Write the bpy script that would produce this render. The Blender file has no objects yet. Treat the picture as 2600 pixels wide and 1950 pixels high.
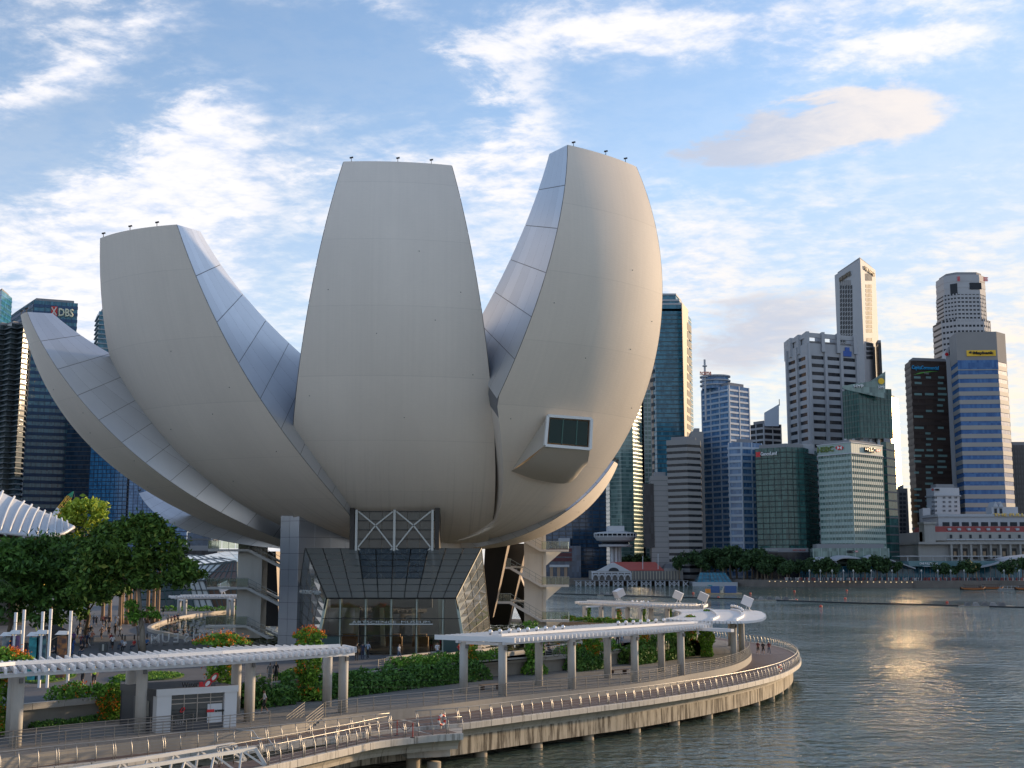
import bpy, math, random
from mathutils import Vector, Matrix
random.seed(7)
PI=math.pi; R=math.radians
sc=bpy.context.scene
# ------------------------------------------------------------------ camera
F=3100.0; TH=math.atan(452/3100.0); CZ=11.0          # focal length (px of a 2600 px frame), pitch, height over the terrace
cd=bpy.data.cameras.new('camera'); cam=bpy.data.objects.new('camera',cd); sc.collection.objects.link(cam)
cd.sensor_width=36; cd.lens=36*F/2600; cd.clip_start=0.5; cd.clip_end=9000
cam.location=(0,0,CZ); cam.rotation_euler=(PI/2+TH,0,0); sc.camera=cam
# ------------------------------------------------------------------ exposure
vs=sc.view_settings; vs.view_transform='Standard'; vs.look='None'; vs.gamma=1; vs.use_curve_mapping=False; vs.exposure=1.48
# ------------------------------------------------------------------ sun (azimuth measured from +Y to the right)
SAZ=R(56); SEL=R(9)
sl=bpy.data.lights.new('sun','SUN'); sl.energy=2.0; sl.angle=R(2.0); sl.color=(1,.72,.44)
so=bpy.data.objects.new('sun',sl); sc.collection.objects.link(so)
so.rotation_euler=Vector((-math.sin(SAZ)*math.cos(SEL),-math.cos(SAZ)*math.cos(SEL),-math.sin(SEL))).to_track_quat('-Z','Y').to_euler()
# ------------------------------------------------------------------ pixel helpers: a point of the photograph on a level, or at a distance
def ray(px,py):
    a=(px-1300)/F; b=(975-py)/F
    return Vector((a,math.cos(TH)-b*math.sin(TH),math.sin(TH)+b*math.cos(TH)))
def G(px,py,z=0.0):
    d=ray(px,py); return d*((z-CZ)/d.z)+Vector((0,0,CZ))
def U(px,py,Y):
    d=ray(px,py); return d*(Y/d.y)+Vector((0,0,CZ))
# ------------------------------------------------------------------ node helpers
def nd(nt,t,**k):
    n=nt.nodes.new(t)
    for a,b in k.items():
        if a.startswith('i_'): n.inputs[a[2:].replace('_',' ')].default_value=b
        else: setattr(n,a,b)
    return n
def mth(nt,op,a,b=None,c=None,clamp=False):
    n=nt.nodes.new('ShaderNodeMath'); n.operation=op; n.use_clamp=clamp
    for i,v in enumerate((a,b,c)):
        if v is None: continue
        if isinstance(v,(int,float)): n.inputs[i].default_value=v
        else: nt.links.new(v,n.inputs[i])
    return n.outputs[0]
def mixc(nt,f,a,b,mode='MIX'):
    n=nt.nodes.new('ShaderNodeMix'); n.data_type='RGBA'; n.blend_type=mode
    for k,v in ((0,f),(6,a),(7,b)):
        if isinstance(v,(int,float)): n.inputs[k].default_value=v
        elif isinstance(v,tuple): n.inputs[k].default_value=v if len(v)==4 else (*v,1)
        else: nt.links.new(v,n.inputs[k])
    return n.outputs[2]
def ramp(nt,f,stops,interp='LINEAR'):
    n=nt.nodes.new('ShaderNodeValToRGB'); n.color_ramp.interpolation=interp; e=n.color_ramp.elements
    while len(e)<len(stops): e.new(.5)
    for q,(p,c) in zip(e,stops): q.position=p; q.color=c if len(c)==4 else (*c,1)
    nt.links.new(f,n.inputs[0]); return n.outputs[0]
def smooth(nt,x,lo,hi):
    n=nt.nodes.new('ShaderNodeMapRange'); n.interpolation_type='SMOOTHSTEP'
    nt.links.new(x,n.inputs[0]); n.inputs[1].default_value=lo; n.inputs[2].default_value=hi
    return n.outputs[0]
# ------------------------------------------------------------------ world: Nishita sky with clouds
w=bpy.data.worlds.new('World'); sc.world=w; w.use_nodes=True; nt=w.node_tree; nt.nodes.clear()
tc=nd(nt,'ShaderNodeTexCoord'); sep=nd(nt,'ShaderNodeSeparateXYZ'); nt.links.new(tc.outputs['Generated'],sep.inputs[0])
X,Y,Z=sep.outputs
sky=nd(nt,'ShaderNodeTexSky',sky_type='NISHITA',sun_disc=False,sun_elevation=SEL,sun_rotation=SAZ,air_density=1.0,dust_density=1.2,ozone_density=3.0,altitude=0)
zz=mth(nt,'MAXIMUM',Z,0.0)
den=mth(nt,'ADD',zz,0.16)
cx=mth(nt,'DIVIDE',X,den); cy=mth(nt,'DIVIDE',Y,den)
cmb=nd(nt,'ShaderNodeCombineXYZ'); nt.links.new(cx,cmb.inputs[0]); nt.links.new(cy,cmb.inputs[1])
mp=nd(nt,'ShaderNodeMapping'); nt.links.new(cmb.outputs[0],mp.inputs[0]); mp.inputs['Rotation'].default_value=(0,0,R(22)); mp.inputs['Scale'].default_value=(1.0,1.25,1)
def noise(vec,scale,det,rough,dist=0.0,off=(0,0,0)):
    n=nd(nt,'ShaderNodeTexNoise',noise_dimensions='3D'); n.inputs['Scale'].default_value=scale; n.inputs['Detail'].default_value=det
    n.inputs['Roughness'].default_value=rough; n.inputs['Distortion'].default_value=dist
    m=nd(nt,'ShaderNodeVectorMath',operation='ADD'); nt.links.new(vec,m.inputs[0]); m.inputs[1].default_value=off
    nt.links.new(m.outputs[0],n.inputs['Vector']); return n.outputs[0]
n1=noise(mp.outputs[0],1.5,4,.55,.0,(3.1,1.7,.4))
n2=noise(mp.outputs[0],6.0,9,.66,.35,(.3,5.2,2.2))
n3=noise(mp.outputs[0],19.0,4,.6,.0,(2.3,.2,1.2))
den_n=mth(nt,'MULTIPLY_ADD',n3,.38,mth(nt,'MULTIPLY_ADD',n2,.78,mth(nt,'MULTIPLY',n1,.34)))   # about 0.75 in the mean
# cloud banks and clear patches of this evening's sky, as directions (azimuth / elevation tangents)
ys=mth(nt,'MAXIMUM',Y,.02)
pk=nd(nt,'ShaderNodeCombineXYZ')
S=mth(nt,'DIVIDE',X,ys); nt.links.new(mth(nt,'ADD',S,mth(nt,'MULTIPLY_ADD',n2,.13,-.065)),pk.inputs[0])
nt.links.new(mth(nt,'ADD',mth(nt,'DIVIDE',Z,ys),mth(nt,'MULTIPLY_ADD',n1,.14,-.07)),pk.inputs[1])
nt.links.new(mth(nt,'MULTIPLY',smooth(nt,Y,.3,.02),9.0),pk.inputs[2])       # banks only in front
def blob(px,py,rx,ry,rot=0):
    d=ray(px,py); m=nd(nt,'ShaderNodeMapping',vector_type='TEXTURE'); nt.links.new(pk.outputs[0],m.inputs[0])
    m.inputs['Location'].default_value=(d.x/d.y,d.z/d.y,0); m.inputs['Rotation'].default_value=(0,0,R(rot)); m.inputs['Scale'].default_value=(1.7*rx/F,1.7*ry/F,1)
    l=nd(nt,'ShaderNodeVectorMath',operation='LENGTH'); nt.links.new(m.outputs[0],l.inputs[0])
    return smooth(nt,l.outputs['Value'],1.0,0.0)
acc=None
for px,py,rx,ry,rot,k in (
  (450,580,360,250,-10,.26),(130,720,330,200,0,.24),(330,430,300,70,28,.16),(540,330,170,200,-30,.20),(190,150,270,85,25,.22),(430,60,160,50,-20,.12),
  (1000,420,280,60,-5,.15),(1340,330,130,230,20,.30),(1150,520,260,180,0,.22),(1780,640,240,140,0,.24),(1640,50,380,90,5,.28),(960,40,140,80,-40,.20),
  (2330,60,330,95,12,.28),(2500,850,260,230,0,.16),(2000,500,380,110,5,.14),(2560,560,260,110,30,.10),
  (120,350,260,90,30,-.28),(880,190,380,100,-8,-.34),(1790,330,360,180,0,-.26),(2440,380,260,170,0,-.20),(720,700,90,160,0,-.16),(1960,600,260,90,0,-.12)):
    b=mth(nt,'MULTIPLY',blob(px,py,rx,ry,rot),k*.85); acc=b if acc is None else mth(nt,'ADD',acc,b)
dens=mth(nt,'ADD',den_n,acc)
cov=smooth(nt,dens,.69,1.08)
low=smooth(nt,Z,.42,.02)                                # thin veil towards the horizon
veil=mth(nt,'MULTIPLY_ADD',low,.64,.14)
cov=mth(nt,'MAXIMUM',mth(nt,'MULTIPLY',cov,.97),mth(nt,'ADD',veil,mth(nt,'MULTIPLY',cov,.5)),None,True)
# two thicker low cumulus clouds, darker away from the sun
cun=mth(nt,'ADD',mth(nt,'MULTIPLY_ADD',n2,1.0,-.5),mth(nt,'MULTIPLY_ADD',n3,.7,-.35))
c1=smooth(nt,mth(nt,'ADD',mth(nt,'MAXIMUM',blob(2060,340,300,70,10),blob(2230,285,190,100,10)),cun),.16,.60); c2=smooth(nt,mth(nt,'ADD',blob(1960,825,230,95,12),cun),.12,.9)
cum=mth(nt,'MAXIMUM',c1,c2)
sunv=nd(nt,'ShaderNodeVectorMath',operation='DOT_PRODUCT'); nt.links.new(tc.outputs['Generated'],sunv.inputs[0])
sunv.inputs[1].default_value=(math.sin(SAZ)*math.cos(SEL),math.cos(SAZ)*math.cos(SEL),math.sin(SEL))
near=smooth(nt,sunv.outputs['Value'],.30,.95)
lowc=smooth(nt,Z,.40,.04)
ccol=mixc(nt,mth(nt,'MULTIPLY',near,lowc),(3.95,3.88,4.0),(4.2,3.6,2.85))
ccol=mixc(nt,smooth(nt,mth(nt,'MULTIPLY_ADD',n3,.5,mth(nt,'MULTIPLY',n2,.5)),.38,.58),mixc(nt,.55,ccol,(2.5,2.9,3.8)),ccol)
curim=smooth(nt,mth(nt,'ADD',S,mth(nt,'MULTIPLY_ADD',n2,.25,-.09)),.22,.38)
cucol=mixc(nt,curim,(2.3,2.4,2.8),(4.0,3.55,3.2))
skc=mixc(nt,1.0,sky.outputs[0],(1.02,1.07,1.10),'MULTIPLY')
hsv=nd(nt,'ShaderNodeSeparateColor',mode='HSV'); nt.links.new(skc,hsv.inputs[0])      # sky brightness capped to keep the glare near the sun down
skc=mixc(nt,1.0,skc,mth(nt,'MINIMUM',mth(nt,'DIVIDE',3.9,mth(nt,'MAXIMUM',hsv.outputs[2],.01)),1.0),'MULTIPLY')
col=mixc(nt,cov,skc,ccol)
col=mixc(nt,mth(nt,'MULTIPLY',cum,.8),col,cucol)
bg=nd(nt,'ShaderNodeBackground'); bg.inputs[1].default_value=0.095; nt.links.new(col,bg.inputs[0])
wo=nd(nt,'ShaderNodeOutputWorld'); nt.links.new(bg.outputs[0],wo.inputs[0])
try: w.cycles.sampling_method='MANUAL'; w.cycles.sample_map_resolution=512
except Exception: pass
sc.cycles.max_bounces=6; sc.cycles.diffuse_bounces=3; sc.cycles.glossy_bounces=3; sc.cycles.transmission_bounces=4; sc.cycles.transparent_max_bounces=6
sc.cycles.use_denoising=True; sc.cycles.caustics_reflective=False; sc.cycles.caustics_refractive=False
# ------------------------------------------------------------------ materials
MATS={}
def M(name,col,rough=.6,metal=0.0,ns=0,na=0.0,bump=0.0,rnd=0.0,ior=1.5,streak=None,emit=0.0,sc3=(1,1,1),trans=0.0,coord='Object',thr=(.48,.70)):
    """procedural Principled material: col varied by noise (scale ns, amount na), object-random rnd, vertical dirt streaks"""
    if name in MATS: return MATS[name]
    m=bpy.data.materials.new(name); m.use_nodes=True; t=m.node_tree; b=t.nodes['Principled BSDF']
    b.inputs['Roughness'].default_value=rough; b.inputs['Metallic'].default_value=metal; b.inputs['IOR'].default_value=ior
    c=nd(t,'ShaderNodeRGB'); c.outputs[0].default_value=(*col,1); o=c.outputs[0]
    tcn=nd(t,'ShaderNodeTexCoord'); src=tcn.outputs[coord]
    if coord=='World': pass
    if ns:
        mpn=nd(t,'ShaderNodeMapping'); t.links.new(src,mpn.inputs[0]); mpn.inputs['Scale'].default_value=sc3
        n=nd(t,'ShaderNodeTexNoise'); n.inputs['Scale'].default_value=ns; n.inputs['Detail'].default_value=6; n.inputs['Roughness'].default_value=.6
        t.links.new(mpn.outputs[0],n.inputs['Vector'])
        f=mth(t,'ADD',mth(t,'MULTIPLY',n.outputs[0],2*na),1-na)
        o=mixc(t,1.0,o,f,'MULTIPLY')
        if bump:
            bn=nd(t,'ShaderNodeBump'); bn.inputs['Strength'].default_value=bump; bn.inputs['Distance'].default_value=.05
            t.links.new(n.outputs[0],bn.inputs['Height']); t.links.new(bn.outputs[0],b.inputs['Normal'])
    if rnd:
        oi=nd(t,'ShaderNodeObjectInfo'); o=mixc(t,1.0,o,mth(t,'ADD',mth(t,'MULTIPLY',oi.outputs['Random'],2*rnd),1-rnd),'MULTIPLY')
    if streak:
        sc_,am,dc=streak
        mp2=nd(t,'ShaderNodeMapping'); t.links.new(src,mp2.inputs[0]); mp2.inputs['Scale'].default_value=(sc_,sc_,sc_*.09)
        n2=nd(t,'ShaderNodeTexNoise'); n2.inputs['Scale'].default_value=1; n2.inputs['Detail'].default_value=7; n2.inputs['Roughness'].default_value=.7
        t.links.new(mp2.outputs[0],n2.inputs['Vector'])
        o=mixc(t,mth(t,'MULTIPLY',smooth(t,n2.outputs[0],thr[0],thr[1]),am),o,dc)
    t.links.new(o,b.inputs['Base Color'])
    if emit: b.inputs['Emission Color'].default_value=(*col,1); b.inputs['Emission Strength'].default_value=emit
    if trans: b.inputs['Transmission Weight'].default_value=trans
    MATS[name]=m; return m
def leafmat(name,c1,c2,c3=None):
    if name in MATS: return MATS[name]
    m=bpy.data.materials.new(name); m.use_nodes=True; t=m.node_tree; b=t.nodes['Principled BSDF']
    g=nd(t,'ShaderNodeNewGeometry'); n=nd(t,'ShaderNodeTexNoise'); n.inputs['Scale'].default_value=.55; n.inputs['Detail'].default_value=3
    t.links.new(g.outputs['Position'],n.inputs['Vector'])
    f=mth(t,'ADD',mth(t,'MULTIPLY',g.outputs['Random Per Island'],.75),mth(t,'MULTIPLY',n.outputs[0],.35))
    st=[(.15,c1),(.85,c2)]
    if c3: st.append((.97,c3))
    t.links.new(ramp(t,f,st),b.inputs['Base Color']); b.inputs['Roughness'].default_value=.65
    b.inputs['Specular IOR Level'].default_value=.25
    MATS[name]=m; return m
def glassmat(name,c1,c2,fl=3.6,pane=1.5,rough=.07,ior=1.75,z0=0.0,metal=0.0):
    """curtain-wall glass of a far tower: panes differ a little from each other (blinds, lights off)"""
    if name in MATS: return MATS[name]
    m=bpy.data.materials.new(name); m.use_nodes=True; t=m.node_tree; b=t.nodes['Principled BSDF']
    tcn=nd(t,'ShaderNodeTexCoord'); mpn=nd(t,'ShaderNodeMapping'); t.links.new(tcn.outputs['Object'],mpn.inputs[0])
    mpn.inputs['Scale'].default_value=(1/pane,1/pane,1/fl)
    sn=nd(t,'ShaderNodeVectorMath',operation='FLOOR'); t.links.new(mpn.outputs[0],sn.inputs[0])
    wn=nd(t,'ShaderNodeTexWhiteNoise',noise_dimensions='3D'); t.links.new(sn.outputs[0],wn.inputs['Vector'])
    n=nd(t,'ShaderNodeTexNoise'); n.inputs['Scale'].default_value=.05; n.inputs['Detail'].default_value=4; t.links.new(tcn.outputs['Object'],n.inputs['Vector'])
    f=mth(t,'ADD',mth(t,'MULTIPLY',wn.outputs[0],.55),mth(t,'MULTIPLY',n.outputs[0],.6))
    t.links.new(ramp(t,f,[(.3,c1),(.95,c2)]),b.inputs['Base Color'])
    b.inputs['Roughness'].default_value=rough; b.inputs['IOR'].default_value=ior; b.inputs['Metallic'].default_value=metal
    bn=nd(t,'ShaderNodeBump'); bn.inputs['Strength'].default_value=.05; bn.inputs['Distance'].default_value=.3
    t.links.new(wn.outputs[0],bn.inputs['Height']); t.links.new(bn.outputs[0],b.inputs['Normal'])
    MATS[name]=m; return m
# ------------------------------------------------------------------ mesh helpers
COL=sc.collection
class MB:
    def __init__(s): s.v=[]; s.f=[]; s.m=[]
    def add(s,V,Fs,mi=0):
        n=len(s.v); s.v+=[tuple(p) for p in V]; s.f+=[tuple(i+n for i in f) for f in Fs]; s.m+=[mi]*len(Fs); return s
    def hexa(s,P,mi=0):   # 8 corners: bottom ring 0-3 (ccw from above), top ring 4-7
        return s.add(P,[(3,2,1,0),(4,5,6,7),(0,1,5,4),(1,2,6,5),(2,3,7,6),(3,0,4,7)],mi)
    def box(s,x0,x1,y0,y1,z0,z1,mi=0):
        return s.hexa([(x0,y0,z0),(x1,y0,z0),(x1,y1,z0),(x0,y1,z0),(x0,y0,z1),(x1,y0,z1),(x1,y1,z1),(x0,y1,z1)],mi)
    def ob(s,c,ax,ay,az,mi=0):  # centre and three half-axes
        c=Vector(c);ax=Vector(ax);ay=Vector(ay);az=Vector(az)
        return s.hexa([c-ax-ay-az,c+ax-ay-az,c+ax+ay-az,c-ax+ay-az,c-ax-ay+az,c+ax-ay+az,c+ax+ay+az,c-ax+ay+az],mi)
    def bar(s,a,b,wd,h,mi=0,up=(0,0,1)):
        a=Vector(a);b=Vector(b);d=(b-a); L=d.length
        if L<1e-6: return s
        d/=L; sd=d.cross(Vector(up))
        if sd.length<1e-4: sd=Vector((1,0,0))
        sd.normalize(); u=sd.cross(d)
        return s.ob((a+b)/2,d*L/2,sd*wd/2*-1,u*h/2,mi)
    def prism(s,poly,z0,z1,mi=0,cap=True):
        n=len(poly); A=sum(poly[i][0]*poly[(i+1)%n][1]-poly[(i+1)%n][0]*poly[i][1] for i in range(n))
        if A<0: poly=poly[::-1]
        V=[(p[0],p[1],z0) for p in poly]+[(p[0],p[1],z1) for p in poly]
        Fs=[(i,(i+1)%n,n+(i+1)%n,n+i) for i in range(n)]
        if cap: Fs+=[tuple(range(n))[::-1],tuple(range(n,2*n))]
        return s.add(V,Fs,mi)
    def ring(s,poly,off,z0,z1,inn=.05,mi=0):   # closed band round a footprint, proud of it by off
        o=offset(poly,off); i=offset(poly,-inn); n=len(poly)
        V=[(p[0],p[1],z) for z in (z0,z1) for p in o]+[(p[0],p[1],z) for z in (z0,z1) for p in i]
        Fs=[]
        for k in range(n):
            j=(k+1)%n
            Fs+=[(k,j,n+j,n+k),(n+k,n+j,3*n+j,3*n+k),(2*n+k,2*n+j,j,k)]
        return s.add(V,Fs,mi)
    def tube(s,pts,r,n=8,mi=0,cap=True):
        pts=[Vector(p) for p in pts]; rr=r if isinstance(r,(list,tuple)) else [r]*len(pts); N=len(pts); V=[];ref=None
        for k,p in enumerate(pts):
            d=(pts[min(k+1,N-1)]-pts[max(k-1,0)]).normalized()
            a=d.cross(Vector((0,0,1)) if abs(d.z)<.95 else Vector((1,0,0))) if ref is None else ref-d*ref.dot(d)
            a.normalize(); ref=a; b=d.cross(a)
            for q in range(n):
                t=2*PI*q/n; V.append(p+(a*math.cos(t)+b*math.sin(t))*rr[k])
        Fs=[(k*n+q,k*n+(q+1)%n,(k+1)*n+(q+1)%n,(k+1)*n+q) for k in range(N-1) for q in range(n)]
        if cap: Fs+=[tuple(range(n))[::-1],tuple(range((N-1)*n,N*n))]
        return s.add(V,Fs,mi)
    def grid(s,P,mi=0,flip=False):   # P[i][j] points
        a=len(P);b=len(P[0]);V=[p for r in P for p in r]
        Fs=[(i*b+j,i*b+j+1,(i+1)*b+j+1,(i+1)*b+j) for i in range(a-1) for j in range(b-1)]
        if flip: Fs=[f[::-1] for f in Fs]
        return s.add(V,Fs,mi)
    def plate(s,poly3,nrm,th,mi=0):  # thick polygon
        nrm=Vector(nrm).normalized()*th; n=len(poly3); P=[Vector(p) for p in poly3]
        V=P+[p+nrm for p in P]
        return s.add(V,[tuple(range(n))[::-1],tuple(range(n,2*n))]+[(i,(i+1)%n,n+(i+1)%n,n+i) for i in range(n)],mi)
    def mesh(s,name,mats,off=(0,0,0),smooth=False):
        me=bpy.data.meshes.new(name); ox,oy,oz=off
        me.from_pydata([(x-ox,y-oy,z-oz) for x,y,z in s.v],[],s.f)
        for m in (mats if isinstance(mats,(list,tuple)) else [mats]): me.materials.append(m)
        if any(s.m): me.polygons.foreach_set('material_index',s.m)
        if smooth: me.polygons.foreach_set('use_smooth',[True]*len(me.polygons))
        me.update(); return me
    def build(s,name,mats,parent=None,off=None,smooth=False,loc=(0,0,0),rz=0.0):
        if off is None: off=parent['_o'] if parent is not None and '_o' in parent else (0,0,0)
        return put(name,s.mesh(name,mats,off,smooth),parent,loc,rz)
def put(name,me,parent=None,loc=(0,0,0),rz=0.0):
    o=bpy.data.objects.new(name,me); COL.objects.link(o); o.location=loc
    if rz: o.rotation_euler=(0,0,rz)
    if parent is not None:
        o.parent=parent
        if '_o' in parent: o['_o']=parent['_o']
    return o
def offset(poly,d):
    n=len(poly); A=sum(poly[i][0]*poly[(i+1)%n][1]-poly[(i+1)%n][0]*poly[i][1] for i in range(n)); sg=1 if A>0 else -1
    out=[]
    for i in range(n):
        p0=Vector(poly[i-1][:2]);p=Vector(poly[i][:2]);p1=Vector(poly[(i+1)%n][:2])
        a=(p-p0).normalized();b=(p1-p).normalized()
        na=Vector((a.y,-a.x))*sg;nb=Vector((b.y,-b.x))*sg
        m=(na+nb); m=m/max(.3,m.dot(na)) if m.length>1e-6 else na
        out.append((p.x+m.x*d,p.y+m.y*d))
    return out
def tag(o,label,cat=None,group=None,kind=None):
    if label: o['label']=label
    if cat: o['category']=cat
    if group: o['group']=group
    if kind: o['kind']=kind
    return o
def thing(name,label,cat,loc=(0,0,0),rz=0.0,group=None,world=True):
    """an Empty at the base of a thing; with world=True its parts are given in world coordinates"""
    o=bpy.data.objects.new(name,None); COL.objects.link(o); o.location=loc; o.rotation_euler=(0,0,rz); o.empty_display_size=.3
    if world: o['_o']=tuple(loc)
    return tag(o,label,cat,group)
def copytree(o,parent=None,loc=None,rz=None,label=None,scale=None):
    c=o.copy(); COL.objects.link(c)
    if parent is not None: c.parent=parent
    if loc is not None: c.location=loc
    if rz is not None: c.rotation_euler=(0,0,rz)
    if scale is not None: c.scale=(scale,)*3 if isinstance(scale,(int,float)) else scale
    if label: c['label']=label
    for ch in o.children: copytree(ch,c)
    return c
def struct(o,label=None):
    o['kind']='structure'
    if label: o['label']=label
    return o
def text_mesh(txt,h,ext=.02,mat=None,bold=0.0,shear=0.0,mirror=False,width=None):
    cu=bpy.data.curves.new('txt','FONT'); cu.body=txt; cu.size=1; cu.extrude=0; cu.offset=bold; cu.shear=shear; cu.resolution_u=2
    o=bpy.data.objects.new('txt',cu); COL.objects.link(o); dg=bpy.context.evaluated_depsgraph_get(); dg.update()
    me=bpy.data.meshes.new_from_object(o.evaluated_get(dg)); bpy.data.objects.remove(o); bpy.data.curves.remove(cu)
    xs=[v.co.x for v in me.vertices]; ys_=[v.co.y for v in me.vertices]
    x0,x1,y0,y1=min(xs),max(xs),min(ys_),max(ys_); k=h/(y1-y0) if not width else h/(y1-y0); kx=width/(x1-x0) if width else k
    for v in me.vertices:
        x=(v.co.x-(x0+x1)/2)*kx; v.co=(-x if mirror else x,0,(v.co.y-y0)*k)
    import bmesh
    bm=bmesh.new(); bm.from_mesh(me)
    r=bmesh.ops.extrude_face_region(bm,geom=bm.faces[:]); vs_=[g for g in r['geom'] if isinstance(g,bmesh.types.BMVert)]
    bmesh.ops.translate(bm,verts=vs_,vec=(0,-ext,0)); bmesh.ops.recalc_face_normals(bm,faces=bm.faces); bm.to_mesh(me); bm.free()
    me.materials.clear()
    if mat: me.materials.append(mat)
    return me
def lerp(a,b,t): return a+(b-a)*t
def poly_at(pts,s):   # resample helper: point and tangent at arc length s
    for a,b in zip(pts,pts[1:]):
        L=(b-a).length
        if s<=L: return a+(b-a)*(s/L),(b-a)/L
        s-=L
    return pts[-1].copy(),(pts[-1]-pts[-2]).normalized()
def plen(pts): return sum((b-a).length for a,b in zip(pts,pts[1:]))
def crom(P,n=8):      # Catmull-Rom through points
    out=[]; Q=[P[0]*2-P[1]]+P+[P[-1]*2-P[-2]]
    for i in range(1,len(Q)-2):
        a,b,c,d=Q[i-1:i+3]
        for k in range(n):
            t=k/n; out.append(.5*((2*b)+(c-a)*t+(2*a-5*b+4*c-d)*t*t+(3*b-a-3*c+d)*t**3))
    return out+[P[-1]]
def gl(pxs,z,n=8): return crom([G(x,y,z) for x,y in pxs],n)
# ================================================================== LAND, WATER, BOARDWALK
def opath(P,d):   # offset an open path in plan, d>0 to the right of the direction of travel
    out=[]
    for i,p in enumerate(P):
        a=P[max(i-1,0)];b=P[min(i+1,len(P)-1)]; t=(b-a); t.z=0; t.normalize()
        out.append(p+Vector((t.y,-t.x,0))*d)
    return out
def resamp(P,step):
    L=plen(P); n=max(2,round(L/step)); return [poly_at(P,L*k/n)[0] for k in range(n+1)]
# water: one sheet to the horizon
wm=bpy.data.materials.new('bay_water'); wm.use_nodes=True; t=wm.node_tree; b=t.nodes['Principled BSDF']
b.inputs['Base Color'].default_value=(.085,.125,.10,1); b.inputs['Roughness'].default_value=.06; b.inputs['IOR'].default_value=1.5
g=nd(t,'ShaderNodeNewGeometry'); hh=None
for s,a,sx in ((.85,.40,1.0),(2.4,.12,1.3),(.32,.85,1.6),(.05,.9,1.0)):
    mpn=nd(t,'ShaderNodeMapping'); t.links.new(g.outputs['Position'],mpn.inputs[0]); mpn.inputs['Scale'].default_value=(s,s*sx,s); mpn.inputs['Rotation'].default_value=(0,0,R(25*s))
    n=nd(t,'ShaderNodeTexNoise'); n.inputs['Scale'].default_value=1; n.inputs['Detail'].default_value=3; n.inputs['Roughness'].default_value=.55; t.links.new(mpn.outputs[0],n.inputs['Vector'])
    q=mth(t,'MULTIPLY',n.outputs[0],a); hh=q if hh is None else mth(t,'ADD',hh,q)
wp=nd(t,'ShaderNodeTexNoise'); wp.inputs['Scale'].default_value=.011; wp.inputs['Detail'].default_value=4; t.links.new(g.outputs['Position'],wp.inputs['Vector']); hh=mth(t,'MULTIPLY',hh,mth(t,'MULTIPLY_ADD',smooth(t,wp.outputs[0],.38,.62),.95,.45))   # ruffled and calmer patches
bn=nd(t,'ShaderNodeBump'); bn.inputs['Strength'].default_value=.9; bn.inputs['Distance'].default_value=.8; t.links.new(hh,bn.inputs['Height']); t.links.new(bn.outputs[0],b.inputs['Normal'])
WZ=-3.6
mb=MB(); mb.add([(-4000,-300,WZ),(4000,-300,WZ),(4000,6000,WZ),(-4000,6000,WZ)],[(0,1,2,3)])
struct(mb.build('water',wm))
# --- outlines (pixels of the photograph on their levels)
RIM=resamp(gl([(-160,1985),(135,1948),(310,1929),(468,1908),(616,1898),(735,1885),(862,1870),(961,1857),(1075,1846),(1169,1838.5),(1323,1818.6),(1500,1796),(1650,1777),(1816,1751),(1915,1731),(1981,1712.5),(2015,1696),(2031,1681),(2028,1665),(2001,1649.5),(1958,1638),(1909,1631),(1860,1625),(1800,1616),(1700,1604),(1560,1592),(1400,1584)],-.75),1.1)
TER=resamp(gl([(-160,1947),(0,1925),(250,1893),(500,1868),(701,1845),(823,1823),(950,1807),(1102,1792),(1283,1770),(1500,1749),(1650,1731),(1740,1714),(1829,1697.6),(1882,1681),(1907,1662),(1900,1646),(1860,1632),(1800,1621),(1700,1608),(1560,1594),(1400,1583)],0),1.0)
WALL=resamp(gl([(-200,1878),(54,1850),(240,1829),(420,1812),(600,1795),(800,1770),(1000,1745),(1200,1722),(1400,1705),(1600,1682),(1730,1660),(1765,1643)],0),1.0)
conc=M('pale_concrete',(.44,.41,.36),.8,0,1.2,.22,.15,streak=(1.3,.55,(.16,.13,.10)))
conc2=M('terrace_concrete',(.31,.29,.255),.85,0,.9,.2,.1,streak=(.9,.35,(.22,.19,.15)))
stain=M('stained_quay_concrete',(.46,.40,.31),.9,0,.6,.3,.3,streak=(2.1,.88,(.05,.038,.026)),thr=(.44,.60))
pave=M('grey_paving',(.125,.125,.13),.8,0,.35,.2,.05)
paveT=M('terrace_paving',(.205,.195,.18),.8,0,.5,.2,.05)
timber=M('weathered_deck_boards',(.17,.118,.10),.62,0,1.6,.35,.2,rnd=0)
steel=M('stainless_steel',(.36,.345,.32),.42,.9,0)
back=[Vector((-70,420,0)),Vector((-420,420,0)),Vector((-420,60,0)),Vector((-80,45,0))]
deck=MB().prism([(p.x,p.y) for p in RIM+back],-1.05,-.77).build('boardwalk',conc); struct(deck)
ter=MB().prism([(p.x,p.y) for p in TER+back],-4.2,0).build('terrace',[paveT,conc2]); struct(ter)
for pl in ter.data.polygons: pl.material_index=0 if abs(pl.normal.z)>.5 else 1
PLZ=WALL+[G(1790,1632,1.5),G(1720,1612,1.5),G(1560,1597,1.5),G(1380,1592,1.5)]
plz=MB().prism([(p.x,p.y) for p in PLZ+[v+Vector((4,-3,0)) for v in back]],-.5,1.5).build('plaza',[pave,conc2]); struct(plz)
for pl in plz.data.polygons: pl.material_index=0 if abs(pl.normal.z)>.5 else 1
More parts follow.
